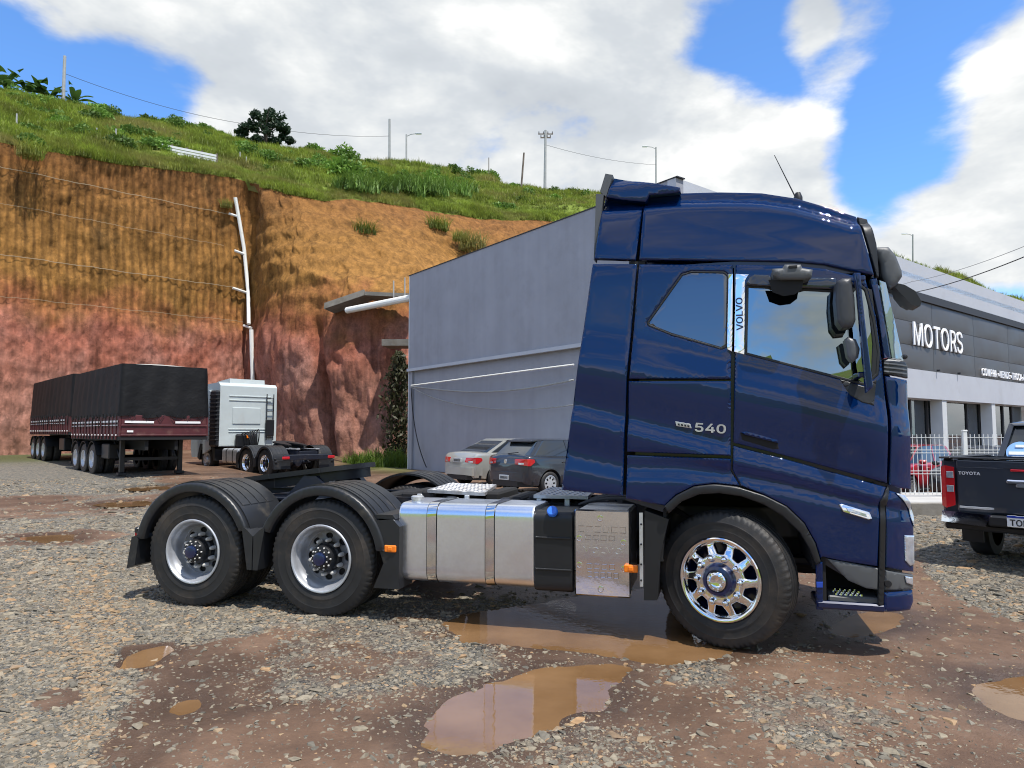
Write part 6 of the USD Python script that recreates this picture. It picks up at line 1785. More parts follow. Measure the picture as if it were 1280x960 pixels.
def sign(text, t0, t1, z0, h, bold, name):
    m = meshkit.text_mesh(text, h, 0.05, bold)
    w = m.bounds[1, 0]
    m.apply_scale([(t1 - t0) / w, 1, 1])
    for part in sorted(m.split(only_watertight=False), key=lambda q: q.bounds[0, 0]):
        v = part.vertices
        p = np.column_stack([K2[0] + V_[0] * (t0 + v[:, 0]) + NV[0] * (0.11 + v[:, 2]), K2[1] + V_[1] * (t0 + v[:, 0]) + NV[1] * (0.11 + v[:, 2]), z0 + v[:, 1]])
        obj(name, trimesh.Trimesh(p, part.faces, process=False), MT['letter'], BLD, smooth=20)


z0 = float(facade_z(1141, 431))
sign('MOTORS', facade_t(1140.5), facade_t(1203.5), z0, float(facade_z(1141, 402)) - z0, False, 'sign_letter')
z0 = float(facade_z(1228, 469.5))
t_a, t_b = facade_t(1226.5), facade_t(1243.5)
sign('COMPRA •VENDE•TROCA•FINANCIA', t_a, t_a + (t_b - t_a) * 28 / 6.1, z0, float(facade_z(1228, 460.5)) - z0, False, 'small_sign_letter')

# cables drooping along the side wall
hook = lambda px, py, off=0.14: v3(K2 + U * wall_t(px) + NU * off, wall_z(px, py))
for nm, pts, r, mt_ in (('pale upper cable stretched along the grey side wall', [(517, 482), (580, 474), (650, 465), (722, 456)], 0.03, 'pvc'), ('dark drooping cable on the grey side wall, middle one', [(517, 483), (560, 488), (610, 490), (660, 486), (722, 475)], 0.035, 'pole'),
                        ('thin lowest cable drooping on the grey side wall', [(517, 484), (545, 497), (590, 508), (650, 512), (722, 506)], 0.022, 'pole'), ('dark cable hanging down the grey wall to the ground', [(517, 485), (520, 520), (526, 552), (537, 584)], 0.022, 'cable')):
    q = smooth_line([hook(*p) for p in pts], 24)
    obj('wall_cable', tube(q, r, 6), MT[mt_], smooth=60, label=nm, cat='cable')

# ------------------------------------------------------------------ pavement, kerb and white mesh fence
obj('pavement', shift(slab(Polygon([(4.0, 15.62), (34, 15.62), (34, 18.2), (4.0, 18.2)]), -0.6, 0.08), [0, 0, 0]), MT['paving'], smooth=False, kind='structure')
obj('kerb', box(4.0, 34, 15.46, 15.617, -0.6, 0.086, 0.02), MT['concrete'], smooth=False, kind='structure')
fy = 17.0
FN = thing('mesh_fence', 'white welded mesh fence with square posts along the pavement', 'fence', (0, fy, 0.08))
xs_ = np.arange(9.0, 13.6, 0.107)
for x in xs_:
    obj('fence_wire', box(x - 0.0055, x + 0.0055, -0.0055, 0.0055, 0.05, 1.50), MT['fencewhite'], FN, smooth=False)
for z in (0.10, 0.55, 0.62, 1.05, 1.12, 1.42):
    obj('fence_rail', box(8.95, 13.65, -0.018, -0.007, z - 0.007, z + 0.007), MT['fencewhite'], FN, smooth=False)
for x in (10.86 - 2.5, 10.86, 10.86 + 2.5):
    obj('fence_post', cat(box(x - 0.05, x + 0.05, -0.09, -0.03, 0.0, 1.56, 0.008), box(x - 0.06, x + 0.06, -0.10, -0.02, 1.56, 1.60, 0.01)), MT['fencewhite'], FN)


# ================================================================== CARS
def loft(stations):
    """Closed body from (x, half-ring [(y, z) ...]) stations, mirrored about y = 0."""
    rings = []
    for x, h in stations:
        h = np.asarray(h, float)
        full = np.vstack([h, (h * [-1, 1])[::-1][1:-1]])
        rings.append(np.column_stack([np.full(len(full), x), full]))
    n = len(rings[0])
    V = np.vstack(rings + [[rings[0].mean(0)], [rings[-1].mean(0)]])
    i, j = np.meshgrid(np.arange(len(rings) - 1), np.arange(n), indexing='ij')
    q = np.stack([i * n + j, i * n + (j + 1) % n, (i + 1) * n + (j + 1) % n, (i + 1) * n + j], -1).reshape(-1, 4)
    f = np.vstack([q[:, [0, 1, 2]], q[:, [0, 2, 3]]])
    k = np.arange(n); e = (len(rings) - 1) * n
    f = np.vstack([f, np.stack([np.full(n, len(V) - 2), (k + 1) % n, k], 1), np.stack([np.full(n, len(V) - 1), e + k, e + (k + 1) % n], 1)])
    m = trimesh.Trimesh(V, f, process=False)
    m.fix_normals()
    return m


def dense(st, n=44):
    x = np.array([s[0] for s in st]); h = np.array([s[1] for s in st])
    xx = np.linspace(x[0], x[-1], n)
    from scipy.interpolate import PchipInterpolator
    return [(a, b) for a, b in zip(xx, PchipInterpolator(x, h)(xx))]


def arches(m, xs, r, w, z=0.31):
    s = to_m(trimesh.Trimesh(m.vertices, m.faces, process=True))
    for x in xs:
        for sy in (-1, 1):
            c = trimesh.creation.cylinder(r, 0.34, sections=40)
            c = turn(c, 90, [1, 0, 0])
            s = s - to_m(shift(c, [x, sy * (w - 0.12), z]))
    return s


def car_wheel(parent, x, y, r=0.31, n=8, mat='satin', w=0.19):
    s = 1 if y < 0 else -1        # outer face looks along -y for y < 0
    t = thing('wheel', None, None, (x, y, r), 0 if y < 0 else 180, parent=parent)
    ri = r * 0.66
    obj('tyre', lathe([(ri - 0.005, 0.03), (ri, 0.008), (ri + 0.03, 0.0), (r - 0.04, 0.002), (r - 0.012, 0.02), (r, 0.045), (r, w - 0.045), (r - 0.02, w - 0.01), (ri, w)], 48), MT['rubber'], t, smooth=40)
    obj('rim', cat(lathe([(ri - 0.004, 0.03), (ri, 0.006), (ri - 0.012, 0.002), (ri - 0.02, 0.02), (ri - 0.03, 0.09)], 40), disc_with_holes(0.0, ri - 0.015, n, ri * 0.19, ri * 0.66, 0.018, 0.035, 0.72)), MT[mat], t, smooth=35)
    obj('brake_disc', lathe([(0, 0.06), (ri - 0.03, 0.06), (ri - 0.03, 0.08)], 24), MT['gap'], t)
    return t


def car(name, label, loc, rz, paint, kind):
    t = thing(name, label, 'car', loc, rz)
    if kind == 'sedan':
        L, W, zr = 4.48, 0.875, 1.44
        sec = [(-2.24, 0.40, 0.78, 0.50), (-2.18, 0.30, 0.94, 0.76), (-1.95, 0.24, 1.02, 0.84), (-1.35, 0.20, 1.02, 0.875), (0, 0.19, 0.97, 0.875), (1.0, 0.20, 0.93, 0.87), (1.75, 0.22, 0.80, 0.84), (2.15, 0.28, 0.68, 0.74), (2.24, 0.40, 0.58, 0.5)]
        gb, gt = (-1.80, 1.15, 0.74), (-0.95, 0.28, 0.58)
    elif kind == 'hatch':
        L, W, zr = 3.95, 0.865, 1.46
        sec = [(-1.97, 0.42, 0.90, 0.58), (-1.92, 0.32, 1.00, 0.77), (-1.70, 0.24, 1.03, 0.84), (-1.1, 0.20, 1.01, 0.865), (0, 0.19, 0.97, 0.865), (0.9, 0.20, 0.94, 0.86), (1.5, 0.22, 0.83, 0.83), (1.88, 0.28, 0.70, 0.72), (1.97, 0.40, 0.6, 0.5)]
        gb, gt = (-1.86, 1.05, 0.73), (-1.36, 0.22, 0.59)
    else:
        L, W, zr = 4.25, 0.90, 1.66
        sec = [(-2.12, 0.48, 0.98, 0.60), (-2.07, 0.38, 1.10, 0.80), (-1.85, 0.28, 1.14, 0.87), (-1.2, 0.24, 1.12, 0.90), (0, 0.23, 1.08, 0.90), (0.95, 0.24, 1.05, 0.895), (1.6, 0.26, 0.97, 0.87), (2.0, 0.32, 0.84, 0.78), (2.12, 0.45, 0.72, 0.58)]
        gb, gt = (-1.98, 1.05, 0.77), (-1.55, 0.25, 0.64)
    st = []
    for x, zb, zs, w in sec:
        st.append((x, [(0, zb), (0.82 * w, zb), (0.95 * w, zb + 0.05), (w, zb + (zs - zb) * 0.35), (w * 1.0, zb + (zs - zb) * 0.62), (w * 0.985, zs - 0.09), (w * 0.955, zs - 0.025), (w * 0.88, zs), (w * 0.45, zs + 0.03), (0, zs + 0.04)]))
    body = loft(dense(st))
    r = 0.31 if kind != 'suv' else 0.34
    wx = (-L / 2 + 0.82, L / 2 - 0.86)
    obj('body', arches(body, wx, r + 0.055, W, r), MT[paint], t, smooth=38)
    def grown(k):
        m_ = trimesh.Trimesh(body.vertices, body.faces, process=True).copy()
        m_.apply_translation([0, 0, -0.6]); m_.apply_scale([1 + k / 2.0, 1 + k / 0.87, 1 + k / 0.5]); m_.apply_translation([0, 0, 0.6])
        return to_m(m_)
    skin, skin2 = grown(0.008), grown(0.012)
    zsh = lambda x: float(np.interp(x, [s[0] for s in sec], [s[2] for s in sec]))
    zr0 = zr - 0.05
    base = [(gb[0], zsh(gb[0]) - 0.0, gb[2] * 0.82), (gb[0] + 0.25, zsh(gb[0]) - 0.02, gb[2]), (gb[1] - 0.5, zsh(gb[1] - 0.5) - 0.01, gb[2]), (gb[1], zsh(gb[1]) - 0.0, gb[2] * 0.80)]
    top = [(gt[0], zr0 - 0.03, gt[2] * 0.9), (gt[0] + 0.2, zr0, gt[2]), (gt[1] - 0.2, zr0, gt[2]), (gt[1], zr0 - 0.03, gt[2] * 0.88)]
    P = [[x, s * y, z] for x, z, y in base + top for s in (-1, 1)]
    obj('window_glass', hull(P), MT['glass_car'], t, smooth=15)
    rf = [[x, s * y * 1.015, z + 0.004] for x, z, y in top for s in (-1, 1)] + [[gt[0] + 0.35, s * 0.3, zr] for s in (-1, 1)] + [[gt[1] - 0.3, s * 0.3, zr] for s in (-1, 1)] + [[gt[0] + 0.12, s * gt[2] * 0.8, zr - 0.012] for s in (-1, 1)]
    if kind != 'sedan':
        rf += [[gt[0] - 0.14, s * gt[2] * 0.85, zr0 - 0.045] for s in (-1, 1)] + [[gt[0] - 0.14, s * gt[2] * 0.85, zr0 - 0.01] for s in (-1, 1)]
    obj('roof', hull(rf), MT[paint], t, smooth=35)

    def pillar(b, tq, w, name='pillar'):
        out = []
        for s in (-1, 1):
            out.append(hull([[b[0] + dx, s * (b[2] + dy), b[1]] for dx in (-w, w) for dy in (-0.02, 0.014)] + [[tq[0] + dx * 0.8, s * (tq[2] + dy), tq[1] + 0.01] for dx in (-w, w) for dy in (-0.02, 0.012)]))
        for o in out:
            obj(name, o, MT[paint], t, smooth=30)
    pillar((gb[1] - 0.06, zsh(gb[1]) - 0.03, gb[2] * 0.82), (gt[1] - 0.02, zr0 - 0.03, gt[2] * 0.9), 0.055)
    pillar((gb[0] + 0.20, zsh(gb[0]) - 0.03, gb[2] * 0.97), (gt[0] + 0.12, zr0 - 0.03, gt[2] * 0.97), 0.13)
    xm = (gb[0] + gb[1]) / 2 + 0.05
    pillar((xm, zsh(xm) - 0.03, gb[2] * 1.0), (xm - 0.08, zr0 - 0.01, gt[2] * 1.0), 0.035, 'door_pillar')
    xr = -L / 2
    yl = W * (0.80 if kind == 'sedan' else 0.78)
    zt_ = sec[1][2]
    for s in (-1, 1):
        lampv = hull([[a, s * b, c] for a in (xr - 0.2, xr + 0.16) for b, c in ((W * 0.46, zt_ - 0.19), (W * 0.46, zt_ - 0.06), (W * 1.2, zt_ - 0.25), (W * 1.2, zt_ - 0.05))] + [[xr + 0.36, s * W * 1.2, zt_ - 0.12], [xr + 0.33, s * W * 1.2, zt_ - 0.07]])
        obj('tail_lamp', skin ^ to_m(lampv), MT['red'], t, smooth=30)
        obj('reversing_lamp', skin2 ^ to_m(hull([[a, s * (W * 0.62 + b), zt_ - 0.195 + c] for a in (xr - 0.2, xr + 0.2) for b in (0, 0.16) for c in (0, 0.045)])), MT['clearlens'], t)
        obj('head_lamp', hull([[L / 2 - a, s * b, c] for a, b, c in ((0.07, 0.45, 0.60), (0.07, 0.45, 0.70), (0.12, W * 0.78, 0.62), (0.42, W * 0.955, 0.80), (0.40, W * 0.95, 0.70))]), MT['clearlens'], t, smooth=30)
        obj('door_mirror', box(gb[1] - 0.42, gb[1] - 0.22, s * (W + 0.16), s * (W - 0.04), zsh(gb[1]) + 0.02, zsh(gb[1]) + 0.15, 0.04), MT[paint], t, smooth=35)
        for xd in (xm - 0.30, xm + 0.72):
            obj('door_handle', box(xd - 0.1, xd + 0.06, s * (W * 0.99 + 0.025), s * (W * 0.97), zsh(xd) - 0.17, zsh(xd) - 0.135, 0.01), MT[paint], t)
        obj('sill', box(wx[0] + r + 0.08, wx[1] - r - 0.08, s * W * 1.005, s * W * 0.9, 0.17, 0.27, 0.02), MT['black'], t)
    obj('bumper', hull([[xr + a, s * b, c] for s in (-1, 1) for a, b, c in ((-0.03, 0.45, 0.38), (-0.03, 0.45, 0.60), (0.03, W * 0.78, 0.36), (0.03, W * 0.8, 0.60), (0.30, W * 0.97, 0.36), (0.30, W * 0.985, 0.58))]), MT[paint], t, smooth=35)
    obj('bumper_valance', hull([[xr + a, s * b, c] for s in (-1, 1) for a, b, c in ((-0.015, 0.5, 0.24), (-0.025, 0.5, 0.375), (0.25, W * 0.95, 0.24), (0.25, W * 0.97, 0.37))]), MT['black'], t, smooth=30)
    zp = 0.80 if kind == 'sedan' else 0.46
    xp = xr - (0.012 if kind == 'sedan' else 0.04)
    obj('number_plate', box(xp - 0.012, xp + 0.03, -0.2, 0.2, zp - 0.065, zp + 0.065, 0.006), MT['satin'], t)
    for k in range(7):
        obj('plate_mark', box(xp - 0.016, xp - 0.010, -0.155 + 0.046 * k, -0.128 + 0.046 * k, zp - 0.035, zp + 0.03), MT['roofedge'], t, smooth=False)
    obj('boot_badge', lathe([(0.0, 0.0), (0.055, 0.0), (0.06, 0.012)], 20, (xr + 0.0, 0.0, zt_ - 0.13), 'x'), MT['chrome'], t)
    if kind != 'sedan':
        obj('rear_wiper', tube([[gb[0] - 0.02, 0.0, zsh(gb[0]) + 0.06], [gb[0] + 0.0, -0.4, zsh(gb[0]) + 0.10]], 0.012, 6), MT['black'], t)
    for x in wx:
        for s in (-1, 1):
            car_wheel(t, x, s * W * 0.985, r)
    return t


def by_corner(p, rz, lx, ly):
    a = math.radians(rz)
    return np.array([p[0] - (lx * math.cos(a) - ly * math.sin(a)), p[1] - (lx * math.sin(a) + ly * math.cos(a)), 0.0])


HEAD = 39.0
car('silver_sedan', 'silver four-door sedan parked by the grey wall, its tail towards the viewer', by_corner(D(553, 590, 21.6), HEAD, -2.24, 0.80), HEAD, 'silver', 'sedan')
car('dark_hatchback', 'dark graphite hatchback parked right of the silver sedan, behind the truck frame', by_corner(D(609, 600, 19.0), HEAD, -1.97, 0.78), HEAD, 'graphite', 'hatch')
zlot = -0.44
RS = p = by_corner(D(1118, 600, 22.0), 214, 2.0, 0.7); p[2] = zlot
red_car = car('red_suv', 'red compact SUV parked behind the white mesh fence', p, 214, 'redpaint', 'suv')
p = by_corner(D(1212, 600, 23.5), 222, -2.1, -0.85); p[2] = zlot
car('black_suv', 'black SUV behind the white mesh fence, right of the red one', p, 222, 'blackpaint', 'suv')

# ------------------------------------------------------------------ pickup
PH = 41.0
pc = by_corner(np.array([5.33, 8.82]), PH, -2.66, 0.92)
PK = thing('pickup_truck', 'dark slate pickup parked at the right edge, tailgate towards the viewer', 'pickup', pc, PH)
st = []
for x, zb, zs, w in [(-0.98, 0.50, 1.12, 0.90), (-0.9, 0.45, 1.15, 0.92), (0.6, 0.42, 1.14, 0.92), (1.2, 0.42, 1.12, 0.92), (2.2, 0.45, 1.05, 0.90), (2.55, 0.5, 0.95, 0.8), (2.66, 0.6, 0.85, 0.6)]:
    st.append((x, [(0, zb), (0.85 * w, zb), (0.96 * w, zb + 0.06), (w, zb + (zs - zb) * 0.4), (w, zb + (zs - zb) * 0.65), (w * 0.985, zs - 0.08), (w * 0.95, zs - 0.02), (w * 0.85, zs), (0.4 * w, zs + 0.03), (0, zs + 0.03)]))
obj('cab_body', arches(loft(dense(st)), (1.75,), 0.47, 0.92, 0.39), MT['slate'], PK, smooth=38)
bed = box(-2.60, -1.0, -0.925, 0.925, 0.55, 1.30, 0.03)
bedm = to_m(bed) - to_m(trimesh.creation.box(bounds=[[-2.52, -0.82, 0.85], [-1.06, 0.82, 1.6]]))
for sy in (-1, 1):
    c = turn(trimesh.creation.cylinder(0.47, 0.4, sections=40), 90, [1, 0, 0])
    bedm = bedm - to_m(shift(c, [-1.42, sy * 0.83, 0.39]))
obj('bed', bedm, MT['slate'], PK, smooth=25)
obj('tailgate', cat(box(-2.665, -2.58, -0.745, 0.745, 0.66, 1.30, 0.022), box(-2.674, -2.66, -0.73, 0.73, 1.20, 1.285, 0.01)), MT['slate'], PK, smooth=30)
obj('bed_rail', cat(box(-2.67, -1.0, 0.80, 0.93, 1.302, 1.325, 0.01), box(-2.67, -1.0, -0.93, -0.80, 1.302, 1.325, 0.01), box(-2.67, -2.58, -0.798, 0.798, 1.302, 1.325, 0.01)), MT['black'], PK)
for s in (-1, 1):
    obj('tail_lamp', hull([[x, s * y, z] for x, y, z in ((-2.672, 0.76, 0.74), (-2.672, 0.76, 1.20), (-2.672, 0.86, 0.70), (-2.672, 0.86, 1.22), (-2.60, 0.93, 0.72), (-2.60, 0.93, 1.20), (-2.45, 0.936, 0.80), (-2.45, 0.936, 1.14))]), MT['red'], PK, smooth=30)
    for zz in (0.90, 1.07):
        obj('reversing_lamp', hull([[-2.68, s * (0.775 + a), zz + b] for a in (0, 0.07) for b in (0, 0.075)] + [[-2.66, s * (0.765 + a), zz - 0.01 + b] for a in (0, 0.09) for b in (0, 0.095)]), MT['clearlens'], PK)
    obj('bumper_corner', hull([[x, s * y, z] for x, y, z in ((-2.80, 0.42, 0.52), (-2.79, 0.36, 0.66), (-2.75, 0.90, 0.54), (-2.735, 0.89, 0.67), (-2.45, 0.965, 0.56), (-2.45, 0.935, 0.67), (-2.55, 0.42, 0.52), (-2.55, 0.42, 0.66))]), MT['chrome'], PK, smooth=35)
    obj('mud_flap', box(-1.95, -1.92, s * 0.68, s * 0.92, 0.22, 0.55), MT['black'], PK)
    obj('door_mirror', box(1.0, 1.2, s * 1.12, s * 0.9, 1.12, 1.3, 0.05), MT['chrome'], PK)
obj('bumper_step', box(-2.79, -2.55, -0.40, 0.40, 0.53, 0.655, 0.02), MT['black'], PK)
obj('bumper_underside', box(-2.70, -2.50, -0.88, 0.88, 0.45, 0.53, 0.02), MT['black'], PK)
obj('tailgate_handle', cat(box(-2.705, -2.66, -0.22, 0.22, 1.03, 1.075, 0.014), box(-2.69, -2.66, -0.13, 0.13, 0.985, 1.03, 0.01)), MT['alu'], PK, smooth=30)
obj('brake_lamp', box(-2.682, -2.66, -0.18, 0.18, 1.17, 1.195, 0.006), MT['red'], PK)
obj('number_plate', box(-2.82, -2.80, -0.2, 0.2, 0.545, 0.675, 0.006), MT['tape'], PK)
obj('plate_band', box(-2.8225, -2.81, -0.198, 0.198, 0.650, 0.674), pbr('plate_blue', (0.01, 0.04, 0.3), 0.4), PK)


def rear_text(text, x, y_left, z, h, mat, wide, name, parent, depth=0.004, bold=True):
    m = lettering(text, h, depth, wide, bold)
    v = m.vertices
    return obj(name, trimesh.Trimesh(np.column_stack([x - v[:, 2], y_left - v[:, 0], z + v[:, 1]]), m.faces[:, :], process=False), MT[mat], parent, smooth=False)


rear_text('TON8D52', -2.8205, 0.175, 0.562, 0.068, 'roofedge', 0.95, 'plate_lettering', PK)
rear_text('TOYOTA', -2.6665, 0.72, 1.115, 0.035, 'tape', 1.15, 'tailgate_lettering', PK)
obj('tailgate_badge', box(-2.672, -2.66, 0.36, 0.72, 0.71, 0.735, 0.004), MT['satin'], PK)
gls = [[x, s * y, z] for s in (-1, 1) for x, y, z in ((-0.92, 0.80, 1.15), (-0.6, 0.83, 1.15), (0.9, 0.83, 1.14), (1.35, 0.74, 1.13), (-0.62, 0.66, 1.74), (0.2, 0.68, 1.78), (0.42, 0.62, 1.75))]
obj('cab_glass', hull(gls), MT['glass_car'], PK, smooth=15)
obj('cab_roof', hull([[x, s * y, z] for s in (-1, 1) for x, y, z in ((-0.66, 0.64, 1.755), (0.2, 0.69, 1.785), (0.44, 0.63, 1.76), (-0.5, 0.4, 1.81), (0.2, 0.4, 1.82), (-0.70, 0.60, 1.72))]), MT['slate'], PK, smooth=35)
for s in (-1, 1):
    obj('cab_pillar', hull([[x, s * y, z] for x, y, z in ((-0.95, 0.80, 1.15), (-0.95, 0.72, 1.15), (-0.62, 0.845, 1.15), (-0.66, 0.60, 1.75), (-0.66, 0.665, 1.75), (-0.42, 0.685, 1.76))]), MT['slate'], PK, smooth=25)
    for x in (-1.42, 1.75):
        car_wheel(PK, x, s * 0.92, 0.39, 6, 'satin', 0.26)
obj('spare_wheel', turn(lathe([(0.0, -0.1), (0.36, -0.1), (0.38, 0), (0.36, 0.1), (0, 0.1)], 32, (0, 0, 0), 'z'), 0, [0, 0, 1]).apply_translation([-2.0, 0, 0.50]), MT['rubber'], PK)
obj('rear_axle', tube([[-1.42, -0.8, 0.39], [-1.42, 0.8, 0.39]], 0.06, 10), MT['frame'], PK)
# round sticker on the rear window
c = np.array([-0.895, 0.52, 1.36]); tl = math.atan2(0.33, 0.60)
stk = cat(lathe([(0.0, 0.0), (0.155, 0.0), (0.155, 0.006), (0.0, 0.006)], 40, (0, 0, 0), 'x'))
stk = turn(stk, math.degrees(tl), [0, 1, 0])
cw = c + np.array([0.068, 0, 0])
obj('window_sticker', shift(stk, cw), MT['blueglass'], PK)
bars = cat(box(-0.012, -0.004, -0.12, 0.12, -0.055, -0.005, 0.002), box(-0.012, -0.004, -0.08, 0.08, -0.10, -0.075, 0.002), box(-0.012, -0.004, -0.05, 0.05, 0.06, 0.10, 0.002))
obj('sticker_marks', shift(turn(bars, math.degrees(tl), [0, 1, 0]), cw), MT['tape'], PK)

# ================================================================== THE WHITE TRACTOR TRUCK
WA = 138.0
P = G(330, 597.0)
a = math.radians(WA)
XR2, XM2 = -4.55, -3.2
o = np.array([P[0] - (XR2 * math.cos(a) - 2.47 * math.sin(a)), P[1] - (XR2 * math.sin(a) + 2.47 * math.cos(a)), 0.0])
WT = thing('white_truck', 'white tractor truck parked by the cliff with its back towards the viewer', 'truck', o, WA)
cabp = [(-1.0, 1.05), (-1.0, 3.48), (-0.86, 3.60), (0.9, 3.54), (1.25, 3.35), (1.45, 2.2), (1.5, 1.0), (1.4, 0.6), (0.6, 0.6), (0.45, 1.05)]
obj('cab', prism(Polygon(cabp).buffer(-0.05).buffer(0.05), 0.03, 2.47), MT['white'], WT, smooth=30)
obj('roof_deflector', hull([[x, y, z] for y in (0.5, 2.0) for x, z in ((-0.85, 3.5), (-0.8, 3.78), (0.2, 3.7), (0.9, 3.5))]), MT['white'], WT, smooth=30)
for z0, z1 in ((3.05, 3.10), (2.88, 2.92), (1.72, 1.76), (1.62, 1.65)):
    obj('wall_rib', box(-1.025, -0.99, 0.30, 2.1, z0, z1, 0.01), MT['white'], WT)
obj('wall_panel', box(-1.03, -0.99, 0.75, 1.95, 1.95, 2.62, 0.03), MT['white'], WT, smooth=30)
for y in (0.22, 0.52):
    obj('ladder_rail', tube([[-1.09, y, 1.3], [-1.09, y, 3.2]], 0.02, 6), MT['black'], WT)
for z in np.arange(1.4, 3.25, 0.27):
    obj('ladder_rung', tube([[-1.09, 0.22, z], [-1.09, 0.52, z]], 0.016, 6), MT['black'], WT)
obj('ladder_box', box(-1.16, -1.04, 0.20, 0.56, 1.45, 2.15, 0.03), MT['black'], WT)
obj('air_intake', box(-0.98, -0.42, 2.30, 2.62, 1.05, 3.28, 0.06), MT['black'], WT, smooth=25)
for z in np.arange(1.3, 3.1, 0.16):
    obj('intake_rib', box(-0.995, -0.44, 2.30, 2.632, z, z + 0.05, 0.012), MT['black'], WT)
obj('side_fairing', prism([(-0.40, 0.95), (-0.36, 3.25), (-0.2, 3.3), (0.3, 3.2), (0.2, 0.75)], 2.475, 2.56), MT['white'], WT)
obj('hose_cluster', cat(box(-1.22, -1.03, 0.95, 1.85, 1.0, 1.55, 0.06), *[tube(smooth_line([(-1.15, 1.0 + 0.13 * k, 1.5), (-1.45, 1.05 + 0.1 * k, 1.72 - 0.03 * k), (-1.6, 1.15 + 0.06 * k, 1.2), (-1.5, 1.2, 0.95)], 12), 0.025, 6) for k in range(6)]), MT['black'], WT)
obj('hose_tag', box(-1.24, -1.21, 1.35, 1.45, 1.38, 1.50, 0.01), MT['orange'], WT)
obj('front_fender', prism(Polygon([(-0.75, 0.95), (-0.6, 1.15), (0.6, 1.15), (0.8, 0.6), (0.62, 0.5), (0.5, 0.9), (0, 1.06), (-0.5, 0.95), (-0.62, 0.5), (-0.75, 0.5)]), 2.0, 2.5), MT['black'], WT)
chassis_rails(WT, XR2 - 0.9, 1.0)
axle(WT, XR2); axle(WT, XM2)
for X in (XR2, XM2):
    drive_wheel(WT, (X, 0.03, 0.5), False)
    drive_wheel(WT, (X, 2.47, 0.5), False, True, 'chrome')
fender_set(WT, XR2, XM2, 0.66, 1, R=0.64); fender_set(WT, XR2, XM2, 0.66, -1, R=0.64)
for y, rz in ((0.05, 0), (2.45, 180)):
    w_ = thing('front_wheel', None, None, (0.05, y, 0.51), rz, parent=WT)
    obj('tyre', M_TYRE, MT['rubber'], w_, smooth=40)
    obj('rim', cat(lathe([(0.30, 0.02), (0.3, -0.004), (0.28, -0.002), (0.27, 0.03), (0.2, 0.05), (0.15, 0.0), (0.13, -0.05), (0.0, -0.06)], 40)), MT['steel_rim'], w_, smooth=35)
obj('fuel_tank', tank(-2.5, -1.25, 1.86, 2.46, 0.42, 1.0, 0.12, 0.03), MT['satin'], WT, smooth=35)
for x in (-2.15, -1.65):
    obj('tank_strap', tank(x, x + 0.06, 1.855, 2.465, 0.415, 1.005, 0.124, 0.003), MT['black'], WT, smooth=35)
fifth_wheel(WT, -3.85, 1.2, tilt=6)
obj('rear_beam', box(XR2 - 0.95, XR2 - 0.86, 0.25, 2.25, 0.62, 0.82, 0.02), MT['frame'], WT)
for y in (0.32, 2.18):
    obj('tail_lamp', box(XR2 - 0.985, XR2 - 0.94, y - 0.15, y + 0.15, 0.66, 0.76, 0.02), MT['red'], WT)
obj('frame_ramp', cat(box(XR2 - 0.9, -2.6, 0.78, 0.92, 0.99, 1.03, 0.01), box(XR2 - 0.9, -2.6, 1.58, 1.72, 0.99, 1.03, 0.01)), MT['satin'], WT)

